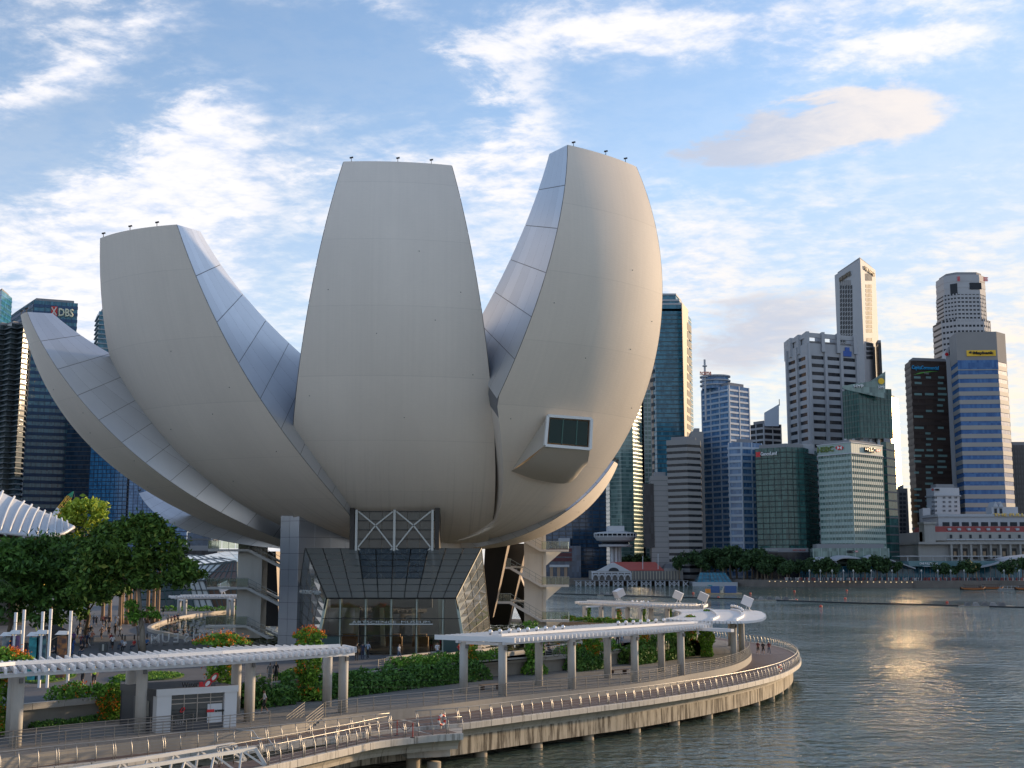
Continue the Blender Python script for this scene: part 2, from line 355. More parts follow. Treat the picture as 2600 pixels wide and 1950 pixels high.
# paving joints of the plaza are too fine to pick apart: thin recessed lines as strips
jm=M('paving_joint',(.10,.10,.105),.9)
mb=MB()
for k in range(18): y=96+k*5.5; mb.add([(-75,y,1.506),(-2+k*.6,y,1.506),(-2+k*.6,y+.07,1.506),(-75,y+.07,1.506)],[(0,1,2,3)])
o=mb.build('paving_joint',jm,plz); o['kind']='stuff'
mb=MB()
for off in (-1.6,-3.2,-4.8,-6.4,-8.0,-9.6):
    Q=resamp(opath(TER,off),2.5)[:70]
    mb.grid([[Vector((p.x,p.y,.005)),Vector((q.x,q.y,.005))] for p,q in zip(Q,opath(Q,-.05))],0,True)
Q=resamp(TER,1.6)[:90]
for p,q in zip(opath(Q,-.4),opath(Q,-10)): mb.bar((p.x,p.y,-.01),(q.x,q.y,-.01),.045,.03)
o=mb.build('paving_joint',M('terrace_joint',(.17,.16,.15),.9),ter); o['kind']='stuff'
# --- deck boards (too narrow to pick apart one by one)
mb=MB(); L=plen(RIM); s=0
tp=[p for p in TER]
while s<L-.3:
    p,tg=poly_at(RIM,s); n=Vector((-tg.y,tg.x,0)); dmin=min((q-p).xy.length for q in tp); ln=min(dmin*1.08+.3,16); z=-.75+random.uniform(-.006,.004)
    wd=.125; a=p-tg*wd; c=p+tg*wd
    k=1-ln/90 if s>L*.45 else 1
    q0=p+n*ln-tg*wd*k; q1=p+n*ln+tg*wd*k
    P=[a,c,q1,q0]; mb.add([(v.x,v.y,z) for v in P]+[(v.x,v.y,z-.06) for v in P],[(0,1,2,3),(0,4,5,1),(1,5,6,2),(3,7,4,0)]); s+=.262
o=mb.build('deck_boards',timber,deck); o['kind']='stuff'
# --- rim of the boardwalk: coping panels, curved soffit panels, stained edge beam, piles
rimcop=M('rim_coping_concrete',(.50,.46,.40),.75,0,1.5,.15,.1,rnd=.09,streak=(3.0,.6,(.09,.07,.05)),thr=(.5,.68))
soff=M('rim_soffit_concrete',(.46,.41,.34),.8,0,.9,.2,.1,rnd=.08,streak=(1.6,.35,(.16,.12,.08)))
def rim(P,parent,step=2.2,beam=True,zt=-.75,name2='soffit_panel'):
    n=round(plen(P)/step); L=plen(P)
    for k in range(n):
        S=[L*(k+(.012 if j==0 else .988 if j==4 else j/4))/n for j in range(5)]
        pr=[(0,.0),(.0,-.40),(-.12,-.40),(-.35,-.40),(-.35,.045),(-.02,.045)]
        mb=MB(); rows=[]
        for s in S:
            p,tg=poly_at(P,s); nn=Vector((tg.y,-tg.x,0)); rows.append([Vector((p.x+nn.x*(.1+a),p.y+nn.y*(.1+a),zt+z)) for a,z in pr+[pr[0]]])
        mb.grid(rows); mb.add(rows[0][:-1],[tuple(range(len(pr)))]); mb.add(rows[-1][:-1],[tuple(range(len(pr)))[::-1]])
        mb.build('coping_panel',rimcop,parent)
        mb=MB(); rows=[]
        for s in S:
            p,tg=poly_at(P,s); nn=Vector((tg.y,-tg.x,0)); rows.append([Vector((p.x+nn.x*(.0-.95*math.sin(a)),p.y+nn.y*(.0-.95*math.sin(a)),zt-.41-.75*(1-math.cos(a)))) for a in [PI/2*q/5 for q in range(6)]])
        mb.grid(rows,0,True); mb.build(name2,soff,parent)
    if beam:
        B=resamp(opath(P,-.92),1.5); mb=MB()
        for dd,zz_ in (((0,-1.0),(0,-1.95)),): 
            rows=[[Vector((p.x,p.y,zt-1.05)),Vector((p.x,p.y,zt-2.35))] for p in B]; mb.grid(rows,0,True)
            rows=[[Vector((p.x,p.y,zt-2.35)),Vector((q.x,q.y,zt-2.35))] for p,q in zip(B,opath(B,-.8))]; mb.grid(rows,0,True)
        mb.build('edge_beam',stain,parent)
vis=RIM
rim(vis,deck)
pile=MB().tube([(0,0,-6),(0,0,-2.6)],.5,14).mesh('pile',M('pile_concrete',(.36,.30,.22),.85,0,1.5,.3,.2,streak=(1.5,.6,(.07,.06,.04))),smooth=True)
PB=opath(RIM,-1.7); L=plen(PB)
for k in range(int(L/6.2)):
    p,_=poly_at(PB,3+k*6.2); put('pile',pile,deck,(p.x,p.y,0))
# --- ramp deck in front with its own rim
RMP=resamp(gl([(330,2025),(480,1988),(663,1950),(850,1908),(960,1884),(1090,1869),(1176,1863)],-.95),1.0)
RB=gl([(1172,1842),(1075,1850),(985,1861),(900,1880),(800,1899),(660,1926),(500,1958),(360,1990)],-.95,3)
rdeck=MB().prism([(p.x,p.y) for p in RMP+RB],-1.25,-.97).build('ramp_deck',conc); struct(rdeck)
mb=MB(); L=plen(RMP); s=.2
while s<L-.1:
    p,tg=poly_at(RMP,s); q=min(RB,key=lambda v:abs((v-p).dot(tg))); d=(q-p); ln=abs(d.dot(Vector((-tg.y,tg.x,0)))); n=Vector((-tg.y,tg.x,0)); z=-.95+random.uniform(-.006,.004)
    P=[p-tg*.12,p+tg*.12,p+tg*.12+n*ln,p-tg*.12+n*ln]; mb.add([(v.x,v.y,z) for v in P]+[(v.x,v.y,z-.03) for v in P],[(0,1,2,3),(0,4,5,1),(1,5,6,2),(3,7,4,0)]); s+=.26
o=mb.build('deck_boards',timber,rdeck); o['kind']='stuff'
rim(RMP,rdeck,2.0,False,-.95)
mb=MB(); mb.grid([[p+Vector((0,0,-.05)),p+Vector((0,0,-.55))] for p in RB],0,True); mb.build('ramp_side_wall',conc,rdeck)
p=G(1080,1875,-1.3); mb=MB(); mb.ob((p.x-.2,p.y+1.9,-2.2),(1.5,.5,0),(-.4,1.2,0),(0,0,.5)); mb.build('crosshead_beam',conc,rdeck)
for dx,dy in ((.6,0.4),(-1.0,1.9)): put('pile',pile,rdeck,(p.x+dx,p.y+dy,-.35))
for px,py in ((880,1915),(760,1945)): q=G(px,py,-1.3); put('pile',pile,rdeck,(q.x,q.y+1.6,-.2))
# --- railings
def curved_post():
    mb=MB(); mb.tube([(0,0,0),(.02,0,.35),(.0,0,.65),(-.09,0,.92),(-.2,0,1.12)],[.034,.034,.032,.03,.028],6); return mb.mesh('post',steel,smooth=True)
CP=curved_post()
def railing(name,label,P,step=1.13,zoff=0,dbl=3,inset=.12):
    Q=opath(P,-inset); L=plen(Q); th=thing(name,label,'railing',Q[0]+Vector((0,0,zoff)))
    n=int(L/step)
    for k in range(n+1):
        p,tg=poly_at(Q,min(L,k*L/n)); rz=math.atan2(-tg.x,tg.y)
        for e in ((-.07,.07) if k%dbl==0 else (0,)):
            o=put('post',CP,th); o.location=p+tg*e+Vector((0,0,zoff))-Vector(th['_o']); o.rotation_euler=(0,0,rz)
    top=resamp(opath(Q,-.2),1.2); mb=MB(); mb.tube([p+Vector((0,0,zoff+1.13)) for p in top],.036,6); mb.build('handrail',steel,th,smooth=True)
    for h,off in ((.22,-.0),(.42,0),(.62,.0),(.82,-.05)):
        mb=MB(); mb.tube([p+Vector((0,0,zoff+h)) for p in resamp(opath(Q,off),1.5)],.011,4); mb.build('wire',steel,th)
    return th
Lr=plen(RIM); iA=min(range(len(RIM)),key=lambda i:(RIM[i]-G(1000,1853,-.75)).length); iB=min(range(len(RIM)),key=lambda i:(RIM[i]-G(1078,1846,-.75)).length)
railing('deck_railing','curved-post steel railing along the inner boardwalk edge behind the white truss gangway',RIM[:iA+1])
railing('deck_railing','long curved-post steel railing round the outer rim of the boardwalk',RIM[iB:])
i0=min(range(len(RMP)),key=lambda i:(RMP[i]-G(690,1944,-.95)).length)
railing('deck_railing','curved-post steel railing on the waterside edge of the near ramp deck',RMP[i0:],zoff=0.0)
railing('deck_railing','curved-post railing along the back edge of the near ramp deck',RB[::-1][4:-6],zoff=0.0,inset=-.1)
flat=M('brushed_steel',(.34,.32,.29),.4,.9,0)
def barrail(name,label,P,step=1.55,zoff=0,h=1.05,nb=6):
    L=plen(P); n=max(1,round(L/step)); th=thing(name,label,'railing',P[0]+Vector((0,0,zoff)))
    pm=MB().box(-.025,.025,-.012,.012,0,h+.04).mesh('post',flat)
    for k in range(n+1):
        p,tg=poly_at(P,L*k/n); o=put('post',pm,th); o.location=p+Vector((0,0,zoff))-Vector(th['_o']); o.rotation_euler=(0,0,math.atan2(tg.x,-tg.y))
    Q=resamp(P,1.0)
    for k in range(nb):
        z=zoff+.12+(h-.12)*k/(nb-1); mb=MB(); mb.tube([p+Vector((0,0,z)) for p in Q],.028 if k==nb-1 else .016,4); mb.build('rail',flat,th)
    return th
TI=opath(TER,-.2)
ia=min(range(len(TI)),key=lambda i:(TI[i]-G(823,1823)).length); ib=min(range(len(TI)),key=lambda i:(TI[i]-G(701,1845)).length); ic=min(range(len(TI)),key=lambda i:(TI[i]-G(1860,1632)).length)
barrail('terrace_railing','horizontal-bar steel railing along the golden-lit terrace wall above the boardwalk',TI[ia:ic])
barrail('terrace_railing','horizontal-bar steel railing at the left terrace edge in front of the kiosk',TI[:ib+1])
barrail('terrace_railing','second horizontal-bar railing standing just behind the left terrace edge railing',[p for p in opath(TI[:ib+1],-2.4)][:-3])
# stair from the terrace to the boardwalk with sloping rails
A=G(823,1823);B_=G(701,1845); dirn=(B_-A).normalized(); nrm=Vector((dirn.y,-dirn.x,0)); 
if nrm.y>0: nrm=-nrm
th=thing('terrace_steps','short flight of grey steps with sloping rails between terrace and boardwalk','steps',A)
for k in range(6):
    c=A+dirn*(.2+k*.32)+nrm*(-.8); mb=MB(); mb.ob((c.x,c.y,-.45-.06*k),dirn*.17,nrm*.9,(0,0,.4-.06*k)); mb.build('step',M('step_stone',(.20,.20,.20),.8,0,2,.2),th)
for s in (.0,-1.7):
    a=A+nrm*s+dirn*.1;e=A+dirn*2.1+nrm*s
    for k in range(5): mb=MB(); mb.bar(a+Vector((0,0,.2+.2*k)),e+Vector((0,0,-.55+.2*k)),.03,.03); mb.build('sloping_rail',flat,th)
    for k in range(3): p=a.lerp(e,k/2); z=lerp(0,-.75,k/2); mb=MB(); mb.bar((p.x,p.y,z),(p.x,p.y,z+1.05),.04,.04,0,(1,0,0)); mb.build('rail_post',flat,th)
# coping on the retaining wall between terrace and plaza
cop=M('wall_coping',(.42,.40,.36),.8,0,1.2,.15)
W2=resamp(opath(WALL,.12),2.4)
for a,c in zip(W2,W2[1:]): mb=MB(); d=(c-a)*.005; mb.bar(a+d+Vector((0,0,1.42)),c-d+Vector((0,0,1.42)),.46,.42); mb.build('coping_block',cop,plz)
# ================================================================== THE MUSEUM
CX,CY=-14.9,157.0
def bz(p,v,k):
    a,b,c,d=p[k::2] if len(p)==8 else p
    return (1-v)**3*a+3*(1-v)**2*v*b+3*(1-v)*v*v*c+v**3*d
def psurf(P,v,u,inner=False):
    phi,pr,wd,Rc,s,pri,wi=P[:7]
    if len(P)>7 and u<0: u=u*min(1,max(0,(v-P[7])/(P[8]-P[7])))   # edge tucked behind its neighbour near the base
    if inner: pr,wd=pri,wi
    ph=R(phi); lat=u*bz(wd,v,0); rho=bz(pr,v,0)-lat*lat/(2*Rc); z=bz(pr,v,1)+s*u*v*v
    e=(math.cos(ph),math.sin(ph)); return Vector((CX+rho*e[0]-lat*e[1],CY+rho*e[1]+lat*e[0],z))
PET=[ # azimuth, outer profile (Bezier rho,z), half widths, curvature radius, tip tilt, inner profile, inner half widths
('tall upright petal facing the entrance',(-85.13,[9.66,13.32,30.94,16.78,38.93,35.92,28.85,54.2],[11.24,11.98,9.77,5.88],30,-.05,[4,24,14,31,26,42,22.85,53.9],[6,7.5,6.5,4.1])),
('broad petal opening to the left',(-129.77,[9.82,12.68,22.22,16.61,36.76,20.41,40.2,45.94],[4.5,15.38,14.77,7.14],30,-.5,[4.11,23.72,5.66,28.41,25.88,31.26,36.42,46.14],[3.4,8.35,7.05,6.16])),
('lowest far left petal seen along its flank',(-155.3,[10.13,11.75,27.51,16.09,41.59,22.79,45.79,39.15],[3.5,9.82,13.81,4.85],30,-.55,[3.98,24.05,12.89,29.87,30.27,27.58,42.96,39.35],[2.6,8.07,6.95,4.08])),
('tallest right petal with the projecting window',(-49.38,[9.65,13.39,26.55,13.18,45.95,33.06,38.55,54.79],[4.5,13.46,11.32,5.24],30,-.07,[3.9,24.12,12.86,25.44,31.31,37.52,34.86,54.88],[3.4,7.96,7.22,4.55],.2,.535)),
('short petal behind the right one',(-10,[10,12.6,19,13.2,25.5,16.5,28.4,23.2],[4,8,8,2.4],30,0,[6,16,14,16.6,22,18.6,27,23.6],[3,6,5,1.6])),
(None,(22,[10,12.6,18,14,28,18,28,24],[4,9,9,5],30,0,[4,20,10,22,22,24,24,24],[3,6,6,4])),
(None,(60,[10,12.6,20,15,32,20,32,33],[4,12,10,5],30,0,[4,22,10,26,26,30,28,33],[3,7,6,4])),
(None,(98,[10,12.6,22,15,34,22,30,34],[4,12,10,5],30,0,[4,22,10,26,26,32,26,34],[3,7,6,4])),
(None,(135,[10,12.6,24,15,34,18,36,26],[4,12,10,5],30,0,[4,20,12,23,26,25,33,26],[3,7,6,4])),
('low sunlit petal behind the far left one',(172,[10,12.4,22,13,29,14.8,33.5,19.8],[4,9,8,3.0],30,0,[6,15.6,17,16.4,26,17.2,32.2,20.2],[3,7,6,2.6])),
]
# skin: fibre polymer, faint streaks running along the petal (uv: across, along)
skin=bpy.data.materials.new('pale_petal_skin'); skin.use_nodes=True; t=skin.node_tree; b=t.nodes['Principled BSDF']
uv=nd(t,'ShaderNodeUVMap'); 
def uvn(sx,sy,det=6,rg=.6):
    m=nd(t,'ShaderNodeMapping'); t.links.new(uv.outputs[0],m.inputs[0]); m.inputs['Scale'].default_value=(sx,sy,1)
    n=nd(t,'ShaderNodeTexNoise',noise_dimensions='2D'); n.inputs['Scale'].default_value=1; n.inputs['Detail'].default_value=det; n.inputs['Roughness'].default_value=rg; t.links.new(m.outputs[0],n.inputs['Vector']); return n.outputs[0]
f1=uvn(2.6,.035); f2=uvn(.12,.06,4); f3=uvn(1.1,9.0,3)
o=mixc(t,1.0,(.78,.70,.61),mth(t,'ADD',mth(t,'ADD',mth(t,'MULTIPLY',f1,.09),mth(t,'MULTIPLY',f2,.20)),mth(t,'ADD',mth(t,'MULTIPLY',f3,.06),.825)),'MULTIPLY')
sepu=nd(t,'ShaderNodeSeparateXYZ'); t.links.new(uv.outputs[0],sepu.inputs[0])
rowf=mth(t,'FRACT',mth(t,'DIVIDE',sepu.outputs[1],7.3)); rown=nd(t,'ShaderNodeTexWhiteNoise',noise_dimensions='1D'); t.links.new(mth(t,'FLOOR',mth(t,'DIVIDE',sepu.outputs[1],7.3)),rown.inputs['W'])
o=mixc(t,1.0,o,mth(t,'SUBTRACT',mth(t,'MULTIPLY_ADD',rown.outputs[0],.035,.985),mth(t,'MULTIPLY',mth(t,'LESS_THAN',rowf,.014),.07)),'MULTIPLY')
drt=mth(t,'MULTIPLY',smooth(t,f1,.50,.75),mth(t,'MULTIPLY',smooth(t,sepu.outputs[1],30,4),.26))
o=mixc(t,drt,o,(.27,.235,.19)); t.links.new(o,b.inputs['Base Color']); b.inputs['Roughness'].default_value=.7; b.inputs['Specular IOR Level'].default_value=.2
bn=nd(t,'ShaderNodeBump'); bn.inputs['Strength'].default_value=.10; bn.inputs['Distance'].default_value=.1; t.links.new(f3,bn.inputs['Height']); t.links.new(bn.outputs[0],b.inputs['Normal'])
flank=M('petal_flank_steel',(.66,.68,.71),.34,.80,.6,.06,.02,rnd=.055)
flankb=M('petal_flank_joint',(.22,.22,.23),.6,.3)
seam=M('petal_seam',(.30,.27,.23),.8)
mus=thing('museum','white lotus-shaped museum building with upturned petals over a glass lobby','museum',(CX,CY,1.5))
for lab,P in PET:
    nu,nv=16,44; mb=MB(); off=mus['_o']
    full=lab is not None
    rows=[[psurf(P,j/nv,-1+2*i/nu) for i in range(nu+1)] for j in range(nv+1)]
    mb.grid(rows,0); nf=len(mb.f)
    for sd in (-1,1):   # flank backing
        rr=[[psurf(P,j/nv,sd).lerp(psurf(P,j/nv,sd,True),i/4) for i in range(5)] for j in range(nv+1)]; k0=len(mb.f); mb.grid(rr,1,sd<0)
        if len(P)>7 and sd<0: mb.m[k0:k0+nv//2*4]=[0]*(nv//2*4)
    mb.grid([[psurf(P,j/nv,-1+2*i/8,True) for i in range(9)] for j in range(nv+1)],1,True)
    mb.grid([[psurf(P,1,-1+2*i/nu).lerp(psurf(P,1,-1+2*i/nu,True),j/2) for i in range(nu+1)] for j in range(3)],1)
    me=mb.mesh('petal',[skin,flankb],off,True); ul=me.uv_layers.new(name='UVMap')
    al=[0]
    for j in range(nv): al.append(al[-1]+(rows[j+1][nu//2]-rows[j][nu//2]).length)
    uvs=[((-1+2*i/nu)*bz(P[2],j/nv,0)+P[0],al[j]) for j in range(nv+1) for i in range(nu+1)]
    for lp in me.loops: ul.data[lp.index].uv=uvs[lp.vertex_index] if lp.vertex_index<len(uvs) else (0,0)
    ob=put('petal',me,mus); ob['_o']=off
    if lab: ob['label']=lab
    if not full: continue
    for v_,u_ in ((.72,-.8),(.72,.78),(.63,-.2),(.55,.82),(.5,-.86),(.8,.3),(.66,.45),(.45,.1)):
        p=psurf(P,v_,u_); n=(psurf(P,v_,u_+.05)-p).cross(psurf(P,v_+.02,u_)-p).normalized(); mb=MB(); mb.ob(p+n*.0,(.04,0,0),(0,.04,0),(0,0,.04)); mb.build('anchor_fixing',M('anchor_black',(.03,.03,.03),.6),ob)
    tgn=Vector((-math.sin(R(P[0])),math.cos(R(P[0])),0))
    for sd in (-1,1):
        NR,NC=13,5
        for r in range(NR):
            if len(P)>7 and sd<0 and r<NR*.5: continue
            for c in range(NC):
                v0,v1=(r+.008)/NR,(r+.992)/NR; c0,c1=(c+.004)/NC,(c+.996)/NC
                g=[]
                for j in range(4):
                    v=v0+(v1-v0)*j/3; a=psurf(P,v,sd);e=psurf(P,v,sd,True); n=(e-a).cross(psurf(P,min(1,v+.01),sd)-psurf(P,max(0,v-.01),sd)).normalized(); n=n if n.dot(tgn)*sd>0 else -n
                    g.append([a.lerp(e,c0)+n*.06,a.lerp(e,c1)+n*.06])
                mb=MB(); mb.grid(g,0,sd<0); mb.build('flank_panel',flank,ob,smooth=True)
    for h in ((.10,.93) if lab[0]=='l' else (.0,.62,-.86)):   # little floodlights on the tip edge
        p=psurf(P,1,h); mb=MB(); mb.bar(p,p+Vector((0,0,.35)),.06,.06,0,(1,0,0)); mb.bar(p+Vector((-.18,0,.38)),p+Vector((.2,0,.46)),.16,.14); mb.build('tip_floodlight',M('black_metal',(.02,.02,.02),.5),ob)
# --- projecting window on the right petal
wf=M('white_window_frame',(.72,.72,.70),.5); dg_=M('dark_green_glass',(.008,.03,.026),.05,0,ior=1.3)
TL,TR,BR,BL=U(1390,1056,128.5),U(1500.6,1064,130.1),U(1497.5,1140.5,129.9),U(1383.5,1131,128.3)
bay=MB()
tail=[U(1298,1196,132.7),U(1362,1218,134.6),U(1447,1226,138.0),U(1484,1178,136.8)]; topb=[U(1390,1050,130.5),U(1502,1058,134.5)]
bay.add([TL,BL,tail[0],topb[0]],[(0,1,2,3)]); bay.add([TR,TL,topb[0],topb[1]],[(0,1,2,3)]); bay.add([BR,TR,topb[1],tail[3]],[(0,1,2,3)])
bayo=bay.build('bay_window',M('bay_skin',(.50,.455,.39),.55,0,.5,.08),mus); bayo['label']='projecting bay window on the tallest right petal'
tc_=crom(tail,6); und=MB(); rows=[]
for i in range(13):
    f_=BL.lerp(BR,i/12); e_,_=poly_at(tc_,plen(tc_)*i/12)
    rows.append([f_.lerp(e_,j/6)+Vector((0,-.5,-.75))*math.sin(PI*j/6)*(.35+.65*i/12) for j in range(7)])
und.grid(rows); und.build('bay_underside',MATS['bay_skin'],bayo,smooth=True)
fr=(TR-TL).normalized(); dn=(BL-TL).normalized(); fn=fr.cross(dn).normalized(); fn=fn if fn.y<0 else -fn
mb=MB()
for a,c in ((TL,TR),(BL,BR),(TL,BL),(TR,BR)): mb.bar(a+fn*.08,c+fn*.08,.3,.34,0,fn)
mb.build('window_frame',wf,bayo)
def qp(s,t_): return TL.lerp(TR,s).lerp(BL.lerp(BR,s),t_)
for s0,s1 in ((.06,.36),(.36,.68),(.68,.94)):
    mb=MB(); mb.plate([qp(s0+.006,.09)+fn*.02,qp(s1-.006,.09)+fn*.02,qp(s1-.006,.9)+fn*.02,qp(s0+.006,.9)+fn*.02],fn,.03); mb.build('window_pane',dg_,bayo)
for s in (.36,.68): mb=MB(); mb.bar(qp(s,.06)+fn*.06,qp(s,.92)+fn*.06,.12,.1,0,fn); mb.build('window_mullion',M('green_mullion',(.03,.10,.08),.4),bayo)
# --- glass lobby under the bowl
lg=M('lobby_dark_glass',(.13,.135,.125),.03,0,ior=1.9); lg2=M('lobby_clear_glass',(.9,.95,.93),.01,0,ior=1.35,trans=1.0); mull=M('lobby_mullion',(.015,.018,.018),.5,.2); pale=M('pale_green_steel',(.40,.46,.40),.45,.1)
YF,YT=128.5,136.6
r00,r10=U(828.5,1518.5,YF),U(1158,1518.5,YF); r01,r11=U(775,1392,YT),U(1222,1392,YT)
K0,K1=U(837,1482,131),U(1154,1482,131)
NRW,NCL=8,10
rn=(r10-r00).cross(r01-r00).normalized(); rn=rn if rn.z>0 else -rn
def rp(s,t_): return r00.lerp(r10,s).lerp(r01.lerp(r11,s),t_)
for r in range(NRW):
    for c in range(NCL):
        mb=MB(); q=[rp(c/NCL+.004,r/NRW+.006),rp((c+1)/NCL-.004,r/NRW+.006),rp((c+1)/NCL-.004,(r+1)/NRW-.006),rp(c/NCL+.004,(r+1)/NRW-.006)]
        jt=Vector((random.uniform(-.012,.012),0,random.uniform(-.012,.012))); q=[q[0],q[1]+jt,q[2],q[3]-jt]
        mb.plate(q,rn,.03); mb.build('roof_pane',M('lobby_blue_glass',(.55,.68,.78),.02,0,ior=1.25,trans=.92) if (3<=c<=6 and r>=3) else lg,mus)  # blue see-through panes let the added lower lattice show
for c in range(NCL+1): mb=MB(); mb.bar(rp(c/NCL,0)-rn*.05,rp(c/NCL,1)-rn*.05,.10,.10,0,rn); mb.build('roof_mullion',mull,mus)
for r in range(NRW+1): mb=MB(); mb.bar(rp(0,r/NRW)-rn*.05,rp(1,r/NRW)-rn*.05,.08,.08,0,rn); mb.build('roof_transom',mull,mus)
# side facets of the lobby
bl1=U(742,1630,144); br1=U(1246,1620,144)
bl0=U(803,1652,129.4); br0=U(1183,1650,129.4)
for nm,(a,bq,cq,dq) in (('left',(r00,bl0,bl1,r01)),('right',(r10,br0,br1,r11))):
    nn=(bq-a).cross(dq-a).normalized(); NRr,NCc=8,4
    outw=Vector((-1 if nm=='left' else 1,-.6,0)); nn=nn if nn.dot(outw)>0 else -nn
    f=lambda s,t_:a.lerp(dq,s).lerp(bq.lerp(cq,s),t_)
    for r in range(NRr):
        for c in range(NCc):
            j=[Vector((0,random.uniform(-.02,.02),random.uniform(-.02,.02))) for _ in range(2)]
            mb=MB(); mb.plate([f(c/NCc+.01,r/NRr+.006),f((c+1)/NCc-.01,r/NRr+.006)+j[0],f((c+1)/NCc-.01,(r+1)/NRr-.006),f(c/NCc+.01,(r+1)/NRr-.006)+j[1]],nn,.03)
            mb.build('side_pane',lg,mus)
    for r in range(NRr+1): mb=MB(); mb.bar(f(0,r/NRr)-nn*.04,f(1,r/NRr)-nn*.04,.07,.07,0,nn); mb.build('side_transom',mull,mus)
    for a_,b_ in ((a,bq),(dq,cq),(a,dq)): mb=MB(); mb.bar(a_,b_,.12,.12,0,nn); mb.build('lobby_corner_post',mull,mus)
# front wall: clear panes between pale posts, doors, plinth
z0=1.5; zT=r00.z; xs=[bl0.x,U(862,1600,YF).x,U(927,1600,YF).x,U(992,1600,YF).x,U(1057,1600,YF).x,U(1124,1600,YF).x,br0.x]
xt=[r00.x]+xs[1:-1]+[r10.x]; yw=YF+.2
zl=[z0,3.45,5.2,zT]
for i in range(6):
    for j in range(3):
        A=lambda k,z:lerp(xs[k],xt[k],(z-z0)/(zT-z0))
        mb=MB(); za,zb=zl[j]+.03,zl[j+1]-.03
        q=[(A(i,za)+.05,yw,za),(A(i+1,za)-.05,yw,za),(A(i+1,zb)-.05,yw,zb),(A(i,zb)+.05,yw,zb)]
        mb.plate(q,(0,1,0),.025); mb.build('front_pane',lg2 if not(j==0 and i in(0,5)) else M('teal_plinth',(.03,.07,.07),.3),mus)
for k in range(7): mb=MB(); mb.bar((xs[k],yw+.15,z0),(xt[k],yw+.15,zT),.28 if 0<k<6 else .4,.28,0,(1,0,0)); mb.build('front_post',pale,mus)
for z in zl[1:]: mb=MB(); k=(z-z0)/(zT-z0); mb.bar((lerp(xs[0],xt[0],k),yw-.03,z),(lerp(xs[6],xt[6],k),yw-.03,z),.08,.08); mb.build('front_transom',mull,mus)
# hall behind the glass: back wall, counter, inner columns, dark floor
mb=MB(); mb.box(-26,-4,150,150.3,1.5,12); mb.build('hall_back_wall',M('hall_wall',(.20,.19,.17),.8,0,.3,.2),mus)
mb=MB(); mb.box(-21.5,-6.8,130.5,150,1.508,1.53); mb.build('hall_floor',M('hall_floor',(.10,.095,.09),.3,0,.5,.2),mus)
mb=MB(); mb.box(-20.5,-9,140,140.3,5.9,7.6); mb.build('hall_bulkhead',M('hall_panel',(.24,.235,.23),.7),mus)
for x in (-21.5,-18,-14.8,-11.2,-8): mb=MB(); mb.bar((x,143,1.5),(x+random.uniform(-1,1),145.5,9.5),.5,.5,0,(1,0,0)); mb.build('hall_column',pale,mus)
for x in (-18.5,-13.4,-10.4): mb=MB(); mb.box(x-.9,x+.9,141,142.2,1.53,2.6); mb.box(x-.7,x+.7,141.2,142,2.6,2.9); mb.build('hall_counter',M('warm_counter',(.30,.17,.08),.5,0,3,.3),mus)
# sign over the doors
sg=M('sign_white',(.50,.52,.50),.5); me=text_mesh('ARTSCIENCE  MUSEUM',.27,.05,sg,.012,width=8.1); c=U(993,1583,YF-.35); put('sign_lettering',me,mus,Vector((c.x,c.y,c.z))-Vector(mus['_o']))
mb=MB(); mb.box(c.x-4.3,c.x+4.3,c.y-.05,c.y+.3,c.z-.13,c.z-.03); mb.build('sign_shelf',sg,mus)
a,e=U(762,1505,137.5),U(826,1512,130.0); dr=(e-a); me=text_mesh('ARTSCIENCE MUSEUM',.42,.04,sg,.02,width=7.4); o=put('side_sign_lettering',me,mus,(a+e)/2-Vector(mus['_o'])+Vector((-.2,-.35,0))); o.rotation_euler=(R(-6),0,math.atan2(dr.y,dr.x))
# --- X-braced window cut into the bowl
x0,x1=U(905,1392,YT).x,U(1098,1392,YT).x; zb,zt=U(1000,1392,YT).z,U(1000,1299,YT).z
NX,NZ=6,4
for i in range(NX):
    for j in range(NZ):
        mb=MB(); w_=(x1-x0)/NX; h_=(zt-zb)/NZ; mb.plate([(x0+i*w_+.02,YT-.12,zb+j*h_+.02),(x0+(i+1)*w_-.02,YT-.12,zb+j*h_+.02),(x0+(i+1)*w_-.02,YT-.12,zb+(j+1)*h_-.02),(x0+i*w_+.02,YT-.12,zb+(j+1)*h_-.02)],(random.uniform(-.012,.012),1,random.uniform(-.012,.012)),.03); mb.build('bowl_window_pane',M('bowl_window_glass',(.055,.06,.055),.05,0,.8,.5,ior=1.45),mus)
br_=M('white_bracing',(.50,.51,.48),.5)
for k in range(2):
    xa,xb=lerp(x0,x1,k/2)+.2,lerp(x0,x1,(k+1)/2)-.2; xm=(xa+xb)/2; zm=lerp(zb,zt,.62)
    for a_,b_ in (((xa,zb+.1),(xm,zm)),((xb,zb+.1),(xm,zm)),((xm,zm),(xa,zt)),((xm,zm),(xb,zt))): mb=MB(); mb.bar((a_[0],YT-.28,a_[1]),(b_[0],YT-.28,b_[1]),.15,.15,0,(0,1,0)); mb.build('brace',br_,mus)
zb2=zb-4.2  # lower tier added under the roof glass, standing in for the lattice's reflection
for k in range(2):
    xa,xb=lerp(x0,x1,k/2)+.2,lerp(x0,x1,(k+1)/2)-.2; xm=(xa+xb)/2
    for a_,b_ in (((xa,zb),(xm,lerp(zb,zb2,.5))),((xb,zb),(xm,lerp(zb,zb2,.5))),((xm,lerp(zb,zb2,.5)),(xa,zb2)),((xm,lerp(zb,zb2,.5)),(xb,zb2))): mb=MB(); mb.bar((a_[0],YT-.28,a_[1]),(b_[0],YT-.28,b_[1]),.17,.17,0,(0,1,0)); mb.build('brace',br_,mus)
